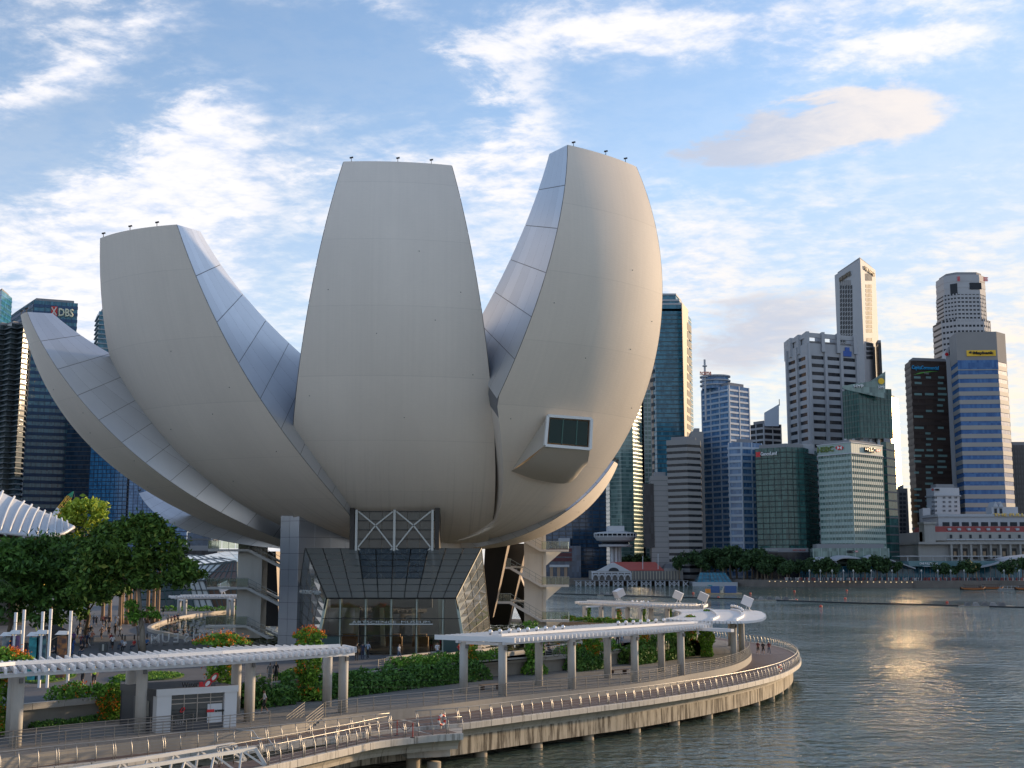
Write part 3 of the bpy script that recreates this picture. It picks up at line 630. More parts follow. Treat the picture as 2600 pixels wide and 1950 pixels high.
for i in range(NX):
    for j in range(3): mb=MB(); w_=(x1-x0)/NX; mb.box(x0+i*w_+.03,x0+(i+1)*w_-.03,YT-.1,YT-.05,lerp(zb2,zb,j/3)+.03,lerp(zb2,zb,(j+1)/3)-.03); mb.build('bowl_window_pane',M('lattice_reflection_glass',(.07,.12,.17),.06,0,.8,.4,ior=1.45),mus)
for x in (x0,(x0+x1)/2,x1): mb=MB(); mb.box(x-.13,x+.13,YT-.45,YT-.1,zb2,zt+.2); mb.build('bowl_window_post',br_,mus)
for k in range(NZ+1): z=lerp(zb,zt,k/NZ); mb=MB(); mb.box(x0-.3,x1+.3,YT-.26,YT-.16,z-.05,z+.05); mb.build('bowl_window_transom',mull,mus)
for sd in (x0-.75,x1+.25): mb=MB(); mb.box(sd,sd+.5,YT-.3,YT+3,zb-1,zt+.4); mb.build('bowl_window_reveal',M('dark_reveal',(.05,.045,.04),.8),mus)
# --- clad pier left of the lobby (panels with joints)
clad=M('pier_cladding',(.34,.36,.40),.35,.55,.8,.08,rnd=.05)
pA,pB=U(708,1500,140.6),U(755,1500,139.2)
pd=(pB-pA); pd.z=0; sdv=Vector((pd.y*-1,pd.x,0)).normalized()
if sdv.y<0: sdv=-sdv
sdv=(sdv+Vector((.35,0,0))).normalized()
mb=MB(); mb.hexa([Vector((p.x,p.y,z)) for z in (1.0,17.5) for p in (pA+Vector((.05,.06,0)),pB+Vector((-.04,.06,0)),pB+sdv*9,pA+sdv*9)]); mb.build('pier',M('pier_joint',(.08,.08,.09),.7),mus)
for r in range(9):
    for c in range(2):
        a=pA.lerp(pB,c/2+.006);e=pA.lerp(pB,(c+1)/2-.006); za,zb2=1.0+r*1.83,1.0+(r+1)*1.83-.04
        if r%2==0 and c==1: pass
        mb=MB(); mb.plate([(a.x,a.y,za),(e.x,e.y,za),(e.x,e.y,zb2),(a.x,a.y,zb2)],(0,1,0),.05); mb.build('pier_panel',clad,mus)
    for c in range(4):
        a=pB+sdv*(c*2.2+.02);e=pB+sdv*((c+1)*2.2-.02); za,zb2=1.0+r*1.83,1.0+(r+1)*1.83-.04
        mb=MB(); mb.plate([(a.x,a.y,za),(e.x,e.y,za),(e.x,e.y,zb2),(a.x,a.y,zb2)],(-.9,.1,0),.05); mb.build('pier_panel',clad,mus)
# --- leaning legs on the right and far legs
lgd=M('dark_leg_cladding',(.035,.033,.034),.35,.3,.5,.1); lgl=M('lit_leg_cladding',(.34,.27,.21),.5,0,.5,.1)  # light on the legs' right faces painted in as tan
def leg(tp,bt,w1,w2,d):
    a,e=Vector(tp),Vector(bt); mb=MB(); P=[e+Vector((-w2,0,0)),e+Vector((w2,0,0)),e+Vector((w2*1.2,d,0)),e+Vector((-w2,d,0)),a+Vector((-w1,0,0)),a+Vector((w1,0,0)),a+Vector((w1*1.2,d,0)),a+Vector((-w1,d,0))]
    mb.hexa(P); mb.m=[0,0,0,1,1,0]; mb.build('leaning_leg',[lgd,lgl],mus)
leg(U(1262,1372,160),U(1236,1568,164),1.5,.8,3.0); leg(U(1305,1380,176),U(1265,1587,183),1.8,1.5,2.2); leg(U(672,1400,176),U(690,1590,172),1.6,1.0,2); leg((-2,178,13),(3,186,1.5),1.5,1.2,2)
mb=MB(); mb.tube([(CX,CY+4,1.5),(CX,CY+4,14)],9.0,24); mb.build('core',M('core_dark',(.06,.06,.062),.5,0,.5,.1),mus)
mb=MB(); mb.tube([(CX,CY,12.2),(CX,CY,14.5)],10.2,32); mb.build('bowl_floor',skin,mus)
# --- spiral escape stairs either side
def stair(label,base,hw,dp,zs,right,tread=9):
    """pylon with front flights going down to the right between landings; right: landing slab on the right end"""
    th=thing('escape_stair',label,'staircase',base); X0,Y0,Z0=base
    wmat=M('stair_concrete',(.74,.72,.67),.6,0,.4,.08,streak=(.4,.18,(.3,.27,.22))); sm=M('stair_slab',(.72,.72,.70),.5); tg=M('stair_glass',(.78,.84,.68),.04,0,ior=1.3,trans=.85); tm=M('stair_rail',(.30,.33,.32),.4,.6)
    mb=MB(); mb.box(X0-hw,X0+hw*.72,Y0-dp,Y0+dp,Z0-1,zs[0]+4.2); mb.box(X0+hw*.72,X0+hw,Y0-dp-.15,Y0+dp+.15,Z0-1,zs[0]+4.2); mb.build('pylon',wmat,th)
    run,rise=hw*2+1.3,2.45
    for z in zs:
        xr=X0+hw*1.15+.2 if right else X0-hw-3.0; zl_=z+rise if right else z
        # landing slab
        if right: L0,L1=X0+hw*.6,X0+hw*.6+3.7; F1=L0; F0=F1-run; zt_,zb_=z+rise,z
        else: L0,L1=X0-hw-3.4,X0+.2; F0=L1; F1=F0+run*1.15; zt_,zb_=z,z-rise*1.05
        mb=MB(); mb.box(L0,L1,Y0-dp-1.75,Y0-dp-.1,z-.28,z); mb.build('landing',sm,th)
        for k in range(3):
            xa,xb=lerp(L0 if not right else L0,L1,k/3)+.04,lerp(L0,L1,(k+1)/3)-.04; mb=MB(); mb.box(xa,xb,Y0-dp-1.76,Y0-dp-1.73,z+.08,z+1.05); mb.build('landing_glass',tg,th)
        ex=L1 if right else L0
        mb=MB(); mb.box(ex-.03 if right else ex,ex if right else ex+.03,Y0-dp-1.7,Y0-dp-.15,z+.08,z+1.05); mb.build('landing_glass',tg,th)
        for x in [lerp(L0,L1,k/4) for k in range(5)]: mb=MB(); mb.box(x-.025,x+.025,Y0-dp-1.79,Y0-dp-1.75,z,z+1.1); mb.build('baluster',tm,th)
        mb=MB(); mb.box(L0,L1,Y0-dp-1.8,Y0-dp-1.74,z+1.08,z+1.14); mb.build('handrail',tm,th)
        # flight
        mb=MB(); mb.bar((F0,Y0-dp-1.68,zt_-.18),(F1,Y0-dp-1.68,zb_-.18),.14,.34); mb.build('stringer',sm,th)
        mb=MB(); mb.bar((F0,Y0-dp-.3,zt_-.18),(F1,Y0-dp-.3,zb_-.18),.14,.34); mb.build('stringer',sm,th)
        for k in range(tread): x=lerp(F0,F1,(k+.5)/tread); zz_=lerp(zt_,zb_,(k+.5)/tread); mb=MB(); mb.box(x-.17,x+.17,Y0-dp-1.6,Y0-dp-.35,zz_-.06,zz_+.02); mb.build('tread',sm,th)
        for h in (.55,1.05): mb=MB(); mb.bar((F0,Y0-dp-1.7,zt_+h),(F1,Y0-dp-1.7,zb_+h),.05,.05); mb.build('handrail',tm,th)
        for k in range(6): x=lerp(F0,F1,k/5); zz_=lerp(zt_,zb_,k/5); mb=MB(); mb.box(x-.02,x+.02,Y0-dp-1.72,Y0-dp-1.68,zz_,zz_+1.05); mb.build('baluster',tm,th)
        if right:  # half landing on the left of the pylon, and the bracket under the right one
            mb=MB(); mb.box(F0-2.2,F0+.1,Y0-dp-1.75,Y0-dp-.1,zt_-.28,zt_); mb.build('landing',sm,th)
            for k in range(2): mb=MB(); mb.box(F0-2.2+k*1.15,F0-1.1+k*1.15,Y0-dp-1.76,Y0-dp-1.73,zt_+.08,zt_+1.05); mb.build('landing_glass',tg,th)
            mb=MB(); mb.box(F0-2.2,F0+.1,Y0-dp-1.8,Y0-dp-1.74,zt_+1.06,zt_+1.12); mb.build('handrail',tm,th)
            mb=MB(); mb.add([(X0+hw,Y0-.3,z-.3),(X0+hw+2.2,Y0-.3,z-.3),(X0+hw,Y0-.3,z-2.2),(X0+hw,Y0+.3,z-.3),(X0+hw+2.2,Y0+.3,z-.3),(X0+hw,Y0+.3,z-2.2)],[(0,2,1),(3,4,5),(0,1,4,3),(1,2,5,4),(2,0,3,5)]); mb.build('bracket',wmat,th)
        # returning flight behind the pylon
        mb=MB(); mb.bar((F0,Y0+dp+.9,zt_-.2 if not right else zt_),(F1,Y0+dp+.9,zb_+2.2 if right else zb_),1.3,.25); mb.build('rear_flight',sm,th)
    return th
stair('zigzag escape stair with green glass balustrades right of the museum lobby',(3.2,172,1.5),1.5,1.2,(12.7,7.9,3.2),True)
stair('pale concrete escape stair with steel rails left of the museum lobby',(-33.2,158,1.5),1.55,1.6,(12.6,7.9,3.2),False)
# ================================================================== TERRACE FURNITURE AND PLANTING
white=M('white_paint',(.78,.78,.78),.5,0,.6,.05); whiteb=M('white_roof_paint',(.70,.71,.73),.55,0,.6,.06)
colc=M('column_concrete',(.48,.455,.41),.75,0,1.4,.14,.08,streak=(1.2,.25,(.24,.20,.16)))
lampm=M('globe_white',(.80,.80,.82),.25); cctv=M('grey_fitting',(.18,.18,.18),.5)
colm=MB().tube([(0,0,-.05),(0,0,4.3)],.36,20).mesh('column',colc,smooth=True)
fitm=MB().box(.34,.5,-.1,.12,3.75,4.05).mesh('flood_fitting',cctv)
def column(th,p):
    o=put('column',colm,th); o.location=Vector((p.x,p.y,0))-Vector(th['_o'])
    f=put('flood_fitting',fitm,th); f.location=o.location; f.rotation_euler=(0,0,R(-50))
def slatbox(a,b,w=.13,h=.32):
    mb=MB(); mb.bar(a,b,w,h); return mb
def pergola(label,near,far,cols,step=.58,gut=True,wd=6.0):
    th=thing('pergola',label,'pergola',Vector((near[0].x,near[0].y,0)))
    n=round(plen(near)/step); A=[poly_at(near,plen(near)*k/n)[0] for k in range(n+1)]
    if far is None: far=opath(near,-wd)
    B=[poly_at(far,plen(far)*k/n)[0] for k in range(n+1)]
    for P in (A,B):
        for p in P: p.z=4.62
    for a,b in zip(A,B): slatbox(a,b).build('slat',white,th)
    for f in (.14,.72):
        for k in range(0,n,6):
            p=A[k].lerp(B[k],f);q=A[min(n,k+6)].lerp(B[min(n,k+6)],f); mb=MB(); mb.bar(p+Vector((0,0,-.29)),q+Vector((0,0,-.29)),.3,.24); mb.build('long_beam',whiteb,th)
    if gut:
        i0,i1=2,n-2
        for k in range(i0,i1,8):
            p=A[k].lerp(B[k],.3);q=A[min(i1,k+8)].lerp(B[min(i1,k+8)],.3); d=(q-p).normalized()*.01; mb=MB(); mb.bar(p+d+Vector((0,0,.29)),q-d+Vector((0,0,.29)),.34,.22); mb.build('cable_tray',white,th)
    for e in (0,n): mb=MB(); mb.bar(A[e],B[e],.2,.4); mb.build('end_beam',white,th)
    for p in cols: column(th,p)
    for p in cols:
        q=min(range(n+1),key=lambda i:(A[i].xy-p.xy).length); b=p+(B[q]-A[q]).normalized()*4.0; column(th,b)
        m=MB(); m.bar((p.x,p.y,4.2),(b.x,b.y,4.2),.26,.22); m.build('cross_beam',whiteb,th)
    return th,A,B
z42=lambda l:gl(l,4.42,5)
pg1,A1,B1=pergola('white slatted pergola on concrete columns in front of the kiosk, nearest left',z42([(-170,1735),(0,1716),(330,1698),(632,1680),(902,1657)]),gl([(-170,1694),(76,1672),(400,1654),(650,1640),(872,1641)],4.7,5),[G(-200,1920),G(38,1896),G(355,1860),G(632,1832),G(870,1809)])
pg2,A2,B2=pergola('white slatted pergola along the middle of the terrace, below the right escape stair',z42([(1308,1632),(1500,1618),(1650,1608),(1807,1594)]),gl([(1105,1615),(1300,1601),(1515,1586),(1650,1580),(1745,1578)],4.7,5),[G(1276,1767),G(1452,1749),G(1612,1730),G(1730,1714)])
pg3,A3,B3=pergola('far white pergola carrying three projector boxes, behind the lily pond',z42([(1460,1533),(1560,1537),(1660,1541.5),(1785,1543)]),None,[G(1485,1612),G(1560,1616),G(1626,1618),G(1695,1616)],wd=5.5)
pg5,A5,B5=pergola('distant white pergola before the glass pavilion, left of the museum',z42([(447,1519),(520,1518),(640,1517),(760,1516)]),None,[G(468,1585),G(590,1582),G(700,1580)],wd=5)
# crescent roof on the right end
th4=thing('pergola','crescent-shaped white pergola roof at the right tip of the terrace','pergola',G(1864,1681))
out=[(1145,1285),(1205,1303),(1212,1325),(1160,1352),(1062,1370),(1280,1386),(1680,1396),(1850,1391),(1960,1375),(2000,1347),(1985,1318),(1930,1298),(1800,1289),(1450,1283)]
PH=[G(1400+x/3.687,1200+y/3.687,4.7) for x,y in out]
PHs=crom([PH[-1]]+PH,4); px_=[(p.x,p.y) for p in PHs]
x=min(p[0] for p in px_)+.1; xe=max(p[0] for p in px_)
while x<xe:
    ys_=[]
    for a,b in zip(px_,px_[1:]+px_[:1]):
        if (a[0]-x)*(b[0]-x)<0: ys_.append(a[1]+(b[1]-a[1])*(x-a[0])/(b[0]-a[0]))
    ys_.sort()
    for k in range(0,len(ys_)-1,2):
        if ys_[k+1]-ys_[k]>.3: slatbox(Vector((x,ys_[k],4.62)),Vector((x,ys_[k+1],4.62)),.3,.26).build('slat',white,th4)
    x+=.37
for px,py in ((1864,1681),(1884,1658),(1856,1640)):
    column(th4,G(px,py))
for l in ([(1500,1388),(1560,1352),(1500,1300),(1440,1288)],[(1720,1392),(1790,1350),(1770,1310),(1690,1292)]):
    mb=MB(); 
    P=crom([G(1400+x/3.687,1200+y/3.687,4.7) for x,y in l],5)
    for a,b in zip(P,P[1:]): mb.bar(Vector((a.x,a.y,4.86)),Vector((b.x,b.y,4.86)),.35,.22)
    mb.build('cable_tray',white,th4)
mb=MB(); a,b=G(1860,1605,4.2),G(1720,1598,4.2); mb.bar((a.x,a.y,4.35),(b.x,b.y,4.35),.5,.3); mb.build('long_beam',whiteb,th4)
# globes and projector boxes on the roofs
gm=MB(); 
for i in range(1,7): pass
def sphere(mb,c,r,n=12,m=8,mi=0):
    rows=[[Vector((c[0]+r*math.sin(PI*i/m)*math.cos(2*PI*j/n),c[1]+r*math.sin(PI*i/m)*math.sin(2*PI*j/n),c[2]+r*math.cos(PI*i/m))) for j in range(n+1)] for i in range(m+1)]; mb.grid(rows,mi,True)
sphere(gm,(0,0,.26),.18); gmesh=gm.mesh('globe',lampm,smooth=True); gb=MB().tube([(0,0,0),(0,0,.14)],.12,8).mesh('lamp_foot',cctv)
ORD=['first','second','third','fourth','fifth','sixth','seventh','eighth','ninth','tenth']
def globes(label,grp,P):
    for k,p in enumerate(P):
        t_=thing('globe_lamp',ORD[k]+' '+label,'lamp',p,group=grp,world=False); put('globe',gmesh,t_); put('lamp_foot',gb,t_)
def along(A,B,f,i0,i1,n,z=4.8): return [ (A[round(lerp(i0,i1,k/(n-1)))].lerp(B[round(lerp(i0,i1,k/(n-1)))],f)*1) for k in range(n)]
def setz(P,z):
    for p in P: p.z=z
    return P
n2_=len(A2)-1
globes('globe lamp of the nine on the left part of the middle pergola','left globe row on the middle pergola',setz(along(A2,B2,.36,int(n2_*.02),int(n2_*.33),9),4.95))
globes('globe lamp of the seven near the right end of the middle pergola','right globe row on the middle pergola',setz(along(A2,B2,.45,int(n2_*.62),int(n2_*.84),7),4.95))
globes('small globe lamp from the left on the far pergola','globe row on the far pergola',setz(along(A3,B3,.4,int(len(A3)*.45),int(len(A3)*.62),5),4.78))
globes('globe lamp from the left on the crescent roof tray','globe row on the crescent roof',[Vector((G(x,y,4.8).x,G(x,y,4.8).y,4.95)) for x,y in ((1858,1546),(1864,1546.5),(1870,1548),(1876,1550),(1881,1553),(1885,1557))])
pb=MB(); pb.ob((0,0,1.75),(.95,0,-.42),(0,1.3,0),(.34,0,.80)); pbm=pb.mesh('projector_housing',M('projector_white',(.68,.68,.70),.4)); 
pw_=MB().ob((-.98,-.2,2.18),(.02,0,-.01),(0,.35,0),(.13,0,.3)).mesh('lens_window',M('lens_dark',(.05,.05,.06),.2))
ps=MB(); ps.bar((-.4,-.5,0),(.1,-.4,1.1),.09,.09); ps.bar((.5,.5,0),(.1,.4,1.1),.09,.09); ps.bar((-.4,.5,0),(.1,.4,1.1),.09,.09); ps.bar((.5,-.5,0),(.1,-.4,1.1),.09,.09); ps.box(-.7,.7,-.7,.7,-.02,.06); psm=ps.mesh('stand',white)
for lab,(px,py,z),rz in (('tilted white projector box on the far pergola, leftmost of three',(1572,1524,4.78),200),('tilted white projector box on the far pergola, middle of three',(1722,1531,4.78),-12),('tilted white projector box near the right tip of the far pergola',(1786,1536,4.78),-12),('tilted white projector box standing on the crescent pergola roof',(1898,1549,4.78),-12),('tilted white projector box on the distant pergola before the glass pavilion',(568,1511,4.78),200)):
    p=G(px,py,z); t_=thing('projector_box',lab,'projector',p,R(rz),world=False); s_=.66 if px>1000 else .9
    for nm,me in (('projector_housing',pbm),('lens_window',pw_),('stand',psm)): o=put(nm,me,t_); o.scale=(s_,)*3
# ------------------------------------------------------------------ foliage
def leafq(mb,c,s,up=.5,mi=0):
    n=Vector((random.gauss(0,1),random.gauss(0,1),random.gauss(up,1))).normalized(); a=n.orthogonal().normalized(); a.rotate(Matrix.Rotation(random.uniform(0,2*PI),3,n)); b=n.cross(a)
    k=random.uniform(.35,.6); w_=s*k; nn=n*s*.12
    mb.add([c-a*s,c+b*w_-nn*0+nn,c+a*s,c-b*w_+nn],[(0,1,2,3)],mi)
lf_h=leafmat('hedge_leaf',(0.046,0.116,0.019),(0.202,0.419,0.054),(0.341,0.527,0.078)); lf_b=leafmat('bush_leaf',(0.031,0.093,0.025),(0.132,0.279,0.054)); lf_t=leafmat('tree_leaf',(0.029,0.073,0.016),(0.133,0.243,0.040),(0.304,0.304,0.060)); lf_d=leafmat('dark_tree_leaf',(0.030,0.081,0.023),(0.123,0.250,0.047)); lf_l=leafmat('light_tree_leaf',(0.186,0.279,0.031),(0.496,0.589,0.062)); lf_f=leafmat('far_tree_leaf',(0.015,0.039,0.018),(0.064,0.120,0.038)); lf_v=leafmat('vine_leaf',(0.062,0.139,0.019),(0.232,0.434,0.046),(0.434,0.527,0.078))
fl_o=leafmat('orange_flower',(.75,.11,.012),(.9,.27,.025)); bark=M('bark',(.17,.13,.09),.9,0,4,.35,.4); barkp=M('pale_bark',(.34,.29,.23),.9,0,3,.3,.3)
soil=M('soil',(.05,.035,.025),.95,0,3,.3)
def hedge(label,P,h,wd,n,size,z0,mat=lf_h,lump=.25,flowers=0,cat='hedge',name='hedge'):
    th=thing(name,label,cat,Vector((P[0].x,P[0].y,z0))); L=plen(P); mb=MB()
    for k in range(int(n*L)):
        s=random.uniform(0,L); p,tg=poly_at(P,s); nn=Vector((tg.y,-tg.x,0)); hh_=h*(1+lump*math.sin(s*1.7+L)*.6+lump*math.sin(s*4.1)*.5)
        a=random.uniform(0,PI); rr=random.uniform(.62,1.05)
        off=math.cos(a)*wd/2*rr; z=max(.02,math.sin(a)*rr)*hh_ if random.random()<.8 else random.uniform(.05,1)*hh_
        leafq(mb,Vector((p.x+nn.x*off,p.y+nn.y*off,z0+z)),size*random.uniform(.6,1.25))
    mb.build('foliage',mat,th)['kind']='stuff'
    mb=MB(); s=.4
    while s<L: p,_=poly_at(P,s); mb.tube([(p.x,p.y,z0-.05),(p.x+random.uniform(-.2,.2),p.y,z0+h*.75)],[.05,.015],5); s+=.9
    mb.build('stems',bark,th)['kind']='stuff'
    if flowers:
        mb=MB()
        for k in range(flowers):
            s=random.uniform(0,L); p,tg=poly_at(P,s); nn=Vector((tg.y,-tg.x,0)); a=random.uniform(.2,1.9); c=Vector((p.x+nn.x*math.cos(a)*wd/2*1.05,p.y+nn.y*math.cos(a)*wd/2*1.05,z0+math.sin(a)*h*1.05))
            for q in range(7): leafq(mb,c+Vector((random.gauss(0,.12),random.gauss(0,.12),random.gauss(0,.1))),.08)
        mb.build('flowers',fl_o,th)['kind']='stuff'
    return th
WI=opath(WALL,-.5)
def wseg(px0,px1,off=-.5,z=1.5):
    Wp=opath(WALL,off); f=lambda v:1300+F*v.x/(v.y*math.cos(TH)+(z-CZ)*math.sin(TH)); return [v for v in Wp if px0<=f(v)<=px1]
hedge('clipped green hedge trailing over the planter wall left of the kiosk',wseg(95,315),1.0,1.8,300,.15,1.5,flowers=14)
hedge('small clipped hedge planter behind the left flowering vine column',wseg(690,800,-.6),.75,1.7,260,.15,1.5)
hedge('long clipped hedge on the planter wall in front of the museum entrance',wseg(990,1290),.95,1.9,300,.15,1.5)
hedge('clipped hedge on the planter wall between the middle pergola columns, right of the gap',wseg(1415,1560),.95,1.8,280,.15,1.5,flowers=10)
hedge('bright hedge on the low planter near the crescent pergola',wseg(1660,1742,-1.0),1.2,2.2,260,.17,1.5)
def bed(px0,px1,off=1.3): return wseg(px0,px1,off,0)
hedge('feathery green bamboo-like bushes right of the kiosk below the couple',bed(610,740),1.7,2.4,420,.20,0,lf_b,.35,cat='bush',name='bush_row')
hedge('long row of feathery bushes below the entrance hedge',bed(770,1235),1.65,2.4,420,.20,0,lf_b,.35,cat='bush',name='bush_row')
hedge('feathery bushes between the third and fourth columns of the middle pergola',bed(1440,1530),1.6,2.2,380,.2,0,lf_b,.35,cat='bush',name='bush_row')
hedge('tall feathery bushes at the right end of the planter bed',bed(1590,1745),1.9,2.6,380,.22,0,leafmat('bush_leaf_light',(.05,.11,.025),(.16,.29,.05)),.35,cat='bush',name='bush_row')
hedge('low strip of ground-cover shrubs at the foot of the left planter wall',bed(60,300,.6),.4,1.0,160,.13,0,lf_b,.2,cat='shrub',name='shrub_strip')
def vine(label,p,z0,h,r,n,fl,size=.17,name='flowering_vine',top=0.0):
    th=thing(name,label,'vine',Vector((p.x,p.y,z0))); mb=MB()
    prof=lambda t_:r*(1.0-.28*t_+.22*math.sin(t_*7+p.x)+.1*math.sin(t_*17))
    for k in range(n):
        t_=random.random(); a=random.uniform(0,2*PI); rr=prof(t_)*math.sqrt(random.uniform(.35,1.1)); leafq(mb,Vector((p.x+math.cos(a)*rr,p.y+math.sin(a)*rr,z0+.05+t_*h)),size*random.uniform(.6,1.3))
    if top:
        for k in range(int(n*.5)):
            a=random.uniform(0,2*PI); q=math.sqrt(random.random())*top; leafq(mb,Vector((p.x+math.cos(a)*q*1.5,p.y+math.sin(a)*q,z0+h+random.uniform(0,.75)*(1-(q/top)**2)+.1)),size*random.uniform(.6,1.3))
    mb.build('foliage',lf_v if fl else lf_h,th)['kind']='stuff'
    mb=MB(); 
    for k in range(3): a=k*2.1; mb.tube([(p.x+math.cos(a)*.2,p.y+math.sin(a)*.2,z0-.05),(p.x+math.cos(a+.8)*.3,p.y+math.sin(a+.8)*.3,z0+h*.5),(p.x+math.cos(a+2)*.2,p.y+math.sin(a+2)*.2,z0+h*.95)],[.06,.04,.02],5)
    mb.build('stems',bark,th)['kind']='stuff'
    if fl:
        mb=MB()
        for k in range(fl):
            if top and random.random()<.6: a=random.uniform(0,2*PI); q=math.sqrt(random.random())*top; c=Vector((p.x+math.cos(a)*q*1.5,p.y+math.sin(a)*q,z0+h+.15+.7*(1-(q/top)**2)))
            else: t_=random.uniform(.05,1); a=random.uniform(-PI,0); rr=prof(t_)*1.02; c=Vector((p.x+math.cos(a)*rr,p.y+math.sin(a)*rr,z0+t_*h))
            for q in range(10): leafq(mb,c+Vector((random.gauss(0,.13),random.gauss(0,.13),random.gauss(0,.13))),.085)
        mb.build('flowers',fl_o,th)['kind']='stuff'
    return th
wv=lambda px,off=-.2:min(opath(WALL,off),key=lambda v:abs(1300+F*v.x/(v.y*math.cos(TH)-CZ*math.sin(TH))-px))
vine('orange-flowering vine at the far left edge spilling over the near pergola',wv(5,1.5),0,4.7,1.25,2600,80,top=1.4)
vine('orange-flowering vine in the corner left of the kiosk',wv(290,.6),0,2.4,1.0,1900,26)
vine('orange-flowering vine behind the kiosk topped by flowers above the pergola slats',wv(545,.2),0,4.8,1.15,2600,55,top=1.5)
vine('tall orange-flowering vine column right of the walking man',wv(775,1.2),0,4.9,1.15,3000,70,top=.9)
vine('narrow orange-flowering vine on the back column beside the entrance hedge',wv(1190,.2),0,3.6,.7,1400,40)
vine('dense green vine column under the middle pergola, near its second column',wv(1362,.9),0,4.5,1.15,2600,0,name='green_vine')
vine('bushy orange-flowering vine between second and third columns of the middle pergola',wv(1505,.9),0,3.7,.95,2000,24)
vine('narrow vine thick with orange flowers beside the third middle pergola column',wv(1632,.6),0,4.0,.55,1300,55)
vine('vine with orange flowers left of the green pillar at the crescent pergola',wv(1755,.6),0,4.1,.8,1700,36)
vine('dense leafy green pillar under the right end of the middle pergola',G(1795,1668),0,4.2,.85,2400,6,name='green_vine')
vine('leafy climber tuft growing through the middle pergola slats above its globe row',wv(1345,-2.5),3.4,1.5,.75,380,0,name='green_vine')
vine('orange flowers growing through the crescent roof on its left',G(1752,1568,4.7),3.0,1.9,.6,420,14)
vine('small climber tuft poking through the middle of the crescent roof',G(1795,1553,4.7),3.6,1.3,.5,220,0,name='green_vine')
for k,(px,py,fl) in enumerate(((1494,1600,0),(1570,1604,8),(1632,1605,8),(1700,1606,6))):
    vine(('leafy vine on the leftmost column of the far pergola','orange-flowering vine on the second column of the far pergola','orange-flowering vine on the third column of the far pergola','leafy vine on the rightmost column of the far pergola')[k],G(px,py,.4),.4,3.6,.55,500,fl,.2)
# planters round the far side of the pond with hedges
pl=M('planter_stone',(.34,.28,.22),.8,0,1,.2)
def planter(label,pts,h,n=130,fl=0):
    P=[G(x,y,1.5) for x,y in pts]; P=resamp(P,2.0); th=thing('planter','stone planter kerb of '+label,'planter',P[0])
    for a,b in zip(P,P[1:]):
        d=(b-a)*.004; mb=MB(); mb.bar(a+d+Vector((0,0,.35)),b-d+Vector((0,0,.35)),2.0,.7); mb.build('kerb_stone',pl,th)
    hedge('low hedge growing in '+label,P,h,1.9,n,.2,2.2,flowers=fl)
planter('the long planter behind the pond, left of the escape stair projection',[(1432,1588),(1568,1596)],.7,130,20)
planter('the long planter behind the pond, below the far pergola',[(1580,1597),(1690,1606)],.7,130,12)
# ------------------------------------------------------------------ trees
def blobtree(label,base,trunk,blobs,n,size,mat,bmat=bark,name='tree',cat='tree',r0=.3,group=None):
    th=thing(name,label,cat,Vector(base),group=group); mb=MB(); V=[b[3]*b[4]*b[5] for b in blobs]; T=sum(V)
    for (bx,by,bz_,rx,ry,rz),v in zip(blobs,V):
        m=int(n*v/T); clumps=max(5,m//45)
        for c in range(clumps):
            d=Vector((random.gauss(0,1),random.gauss(0,1),random.gauss(.15,1))).normalized()*random.uniform(.62,1.0)
            cc=Vector((base[0]+bx+d.x*rx,base[1]+by+d.y*ry,base[2]+bz_+d.z*rz)); cr=.24*(rx+rz)/2+.25
            for q in range(m//clumps):
                e=Vector((random.gauss(0,1),random.gauss(0,1),random.gauss(0,.6)))*cr*.55; leafq(mb,cc+e,size*random.uniform(.6,1.3),.7)
    mb.build('crown',mat,th)['kind']='stuff'
    tm=MB(); tp=[Vector(base)+Vector(p) for p in trunk]; tm.tube(tp,[r0*(1-.55*i/(len(tp)-1)) for i in range(len(tp))],9)
    for b in blobs[:7]: c=Vector(base)+Vector(b[:3]); s_=tp[-2].lerp(tp[-1],random.random()); tm.tube([s_,s_.lerp(c,.5)+Vector((0,0,.3)),c],[r0*.4,r0*.25,.04],6)
    tm.build('trunk',bmat,th,smooth=True)
    return th
b0=G(363,1653,1.5)
blobtree('large dark broad-crowned tree with a pale trunk on the plaza left of the museum',b0,[(0,0,0),(-.2,0,2.2),(-.5,0,4.0),(-.7,0,6.2),(-1.2,0,8.2)],
 [(-1.4,0,11.0,5.2,4.5,2.8),(1.8,-.5,8.6,3.8,3.4,1.9),(-5.0,0,9.0,3.2,3,2.3),(-6.2,0,6.6,2.6,3,1.6),(-1.0,.4,13.0,3.2,3.2,1.5),(4.4,0,8.2,1.7,2,1.1),(0,0,14.0,1.0,1,1.3),(-1.6,-.4,7.6,3.6,3,1.2)],14500,.34,lf_t,barkp,r0=.34)
q=G(352,1610,1.5)
blobtree('small leafy sapling sprouting beside the pale tree trunk',(b0.x-.3,b0.y-.4,1.5),[(0,0,0),(-.2,0,1.2),(-.3,0,2.6)],[(-.9,0,4.6,1.1,1,.8),(.9,0,4.0,1.2,1,.6),(0,0,3.5,1.4,1.1,.5)],1100,.24,lf_h,r0=.08)
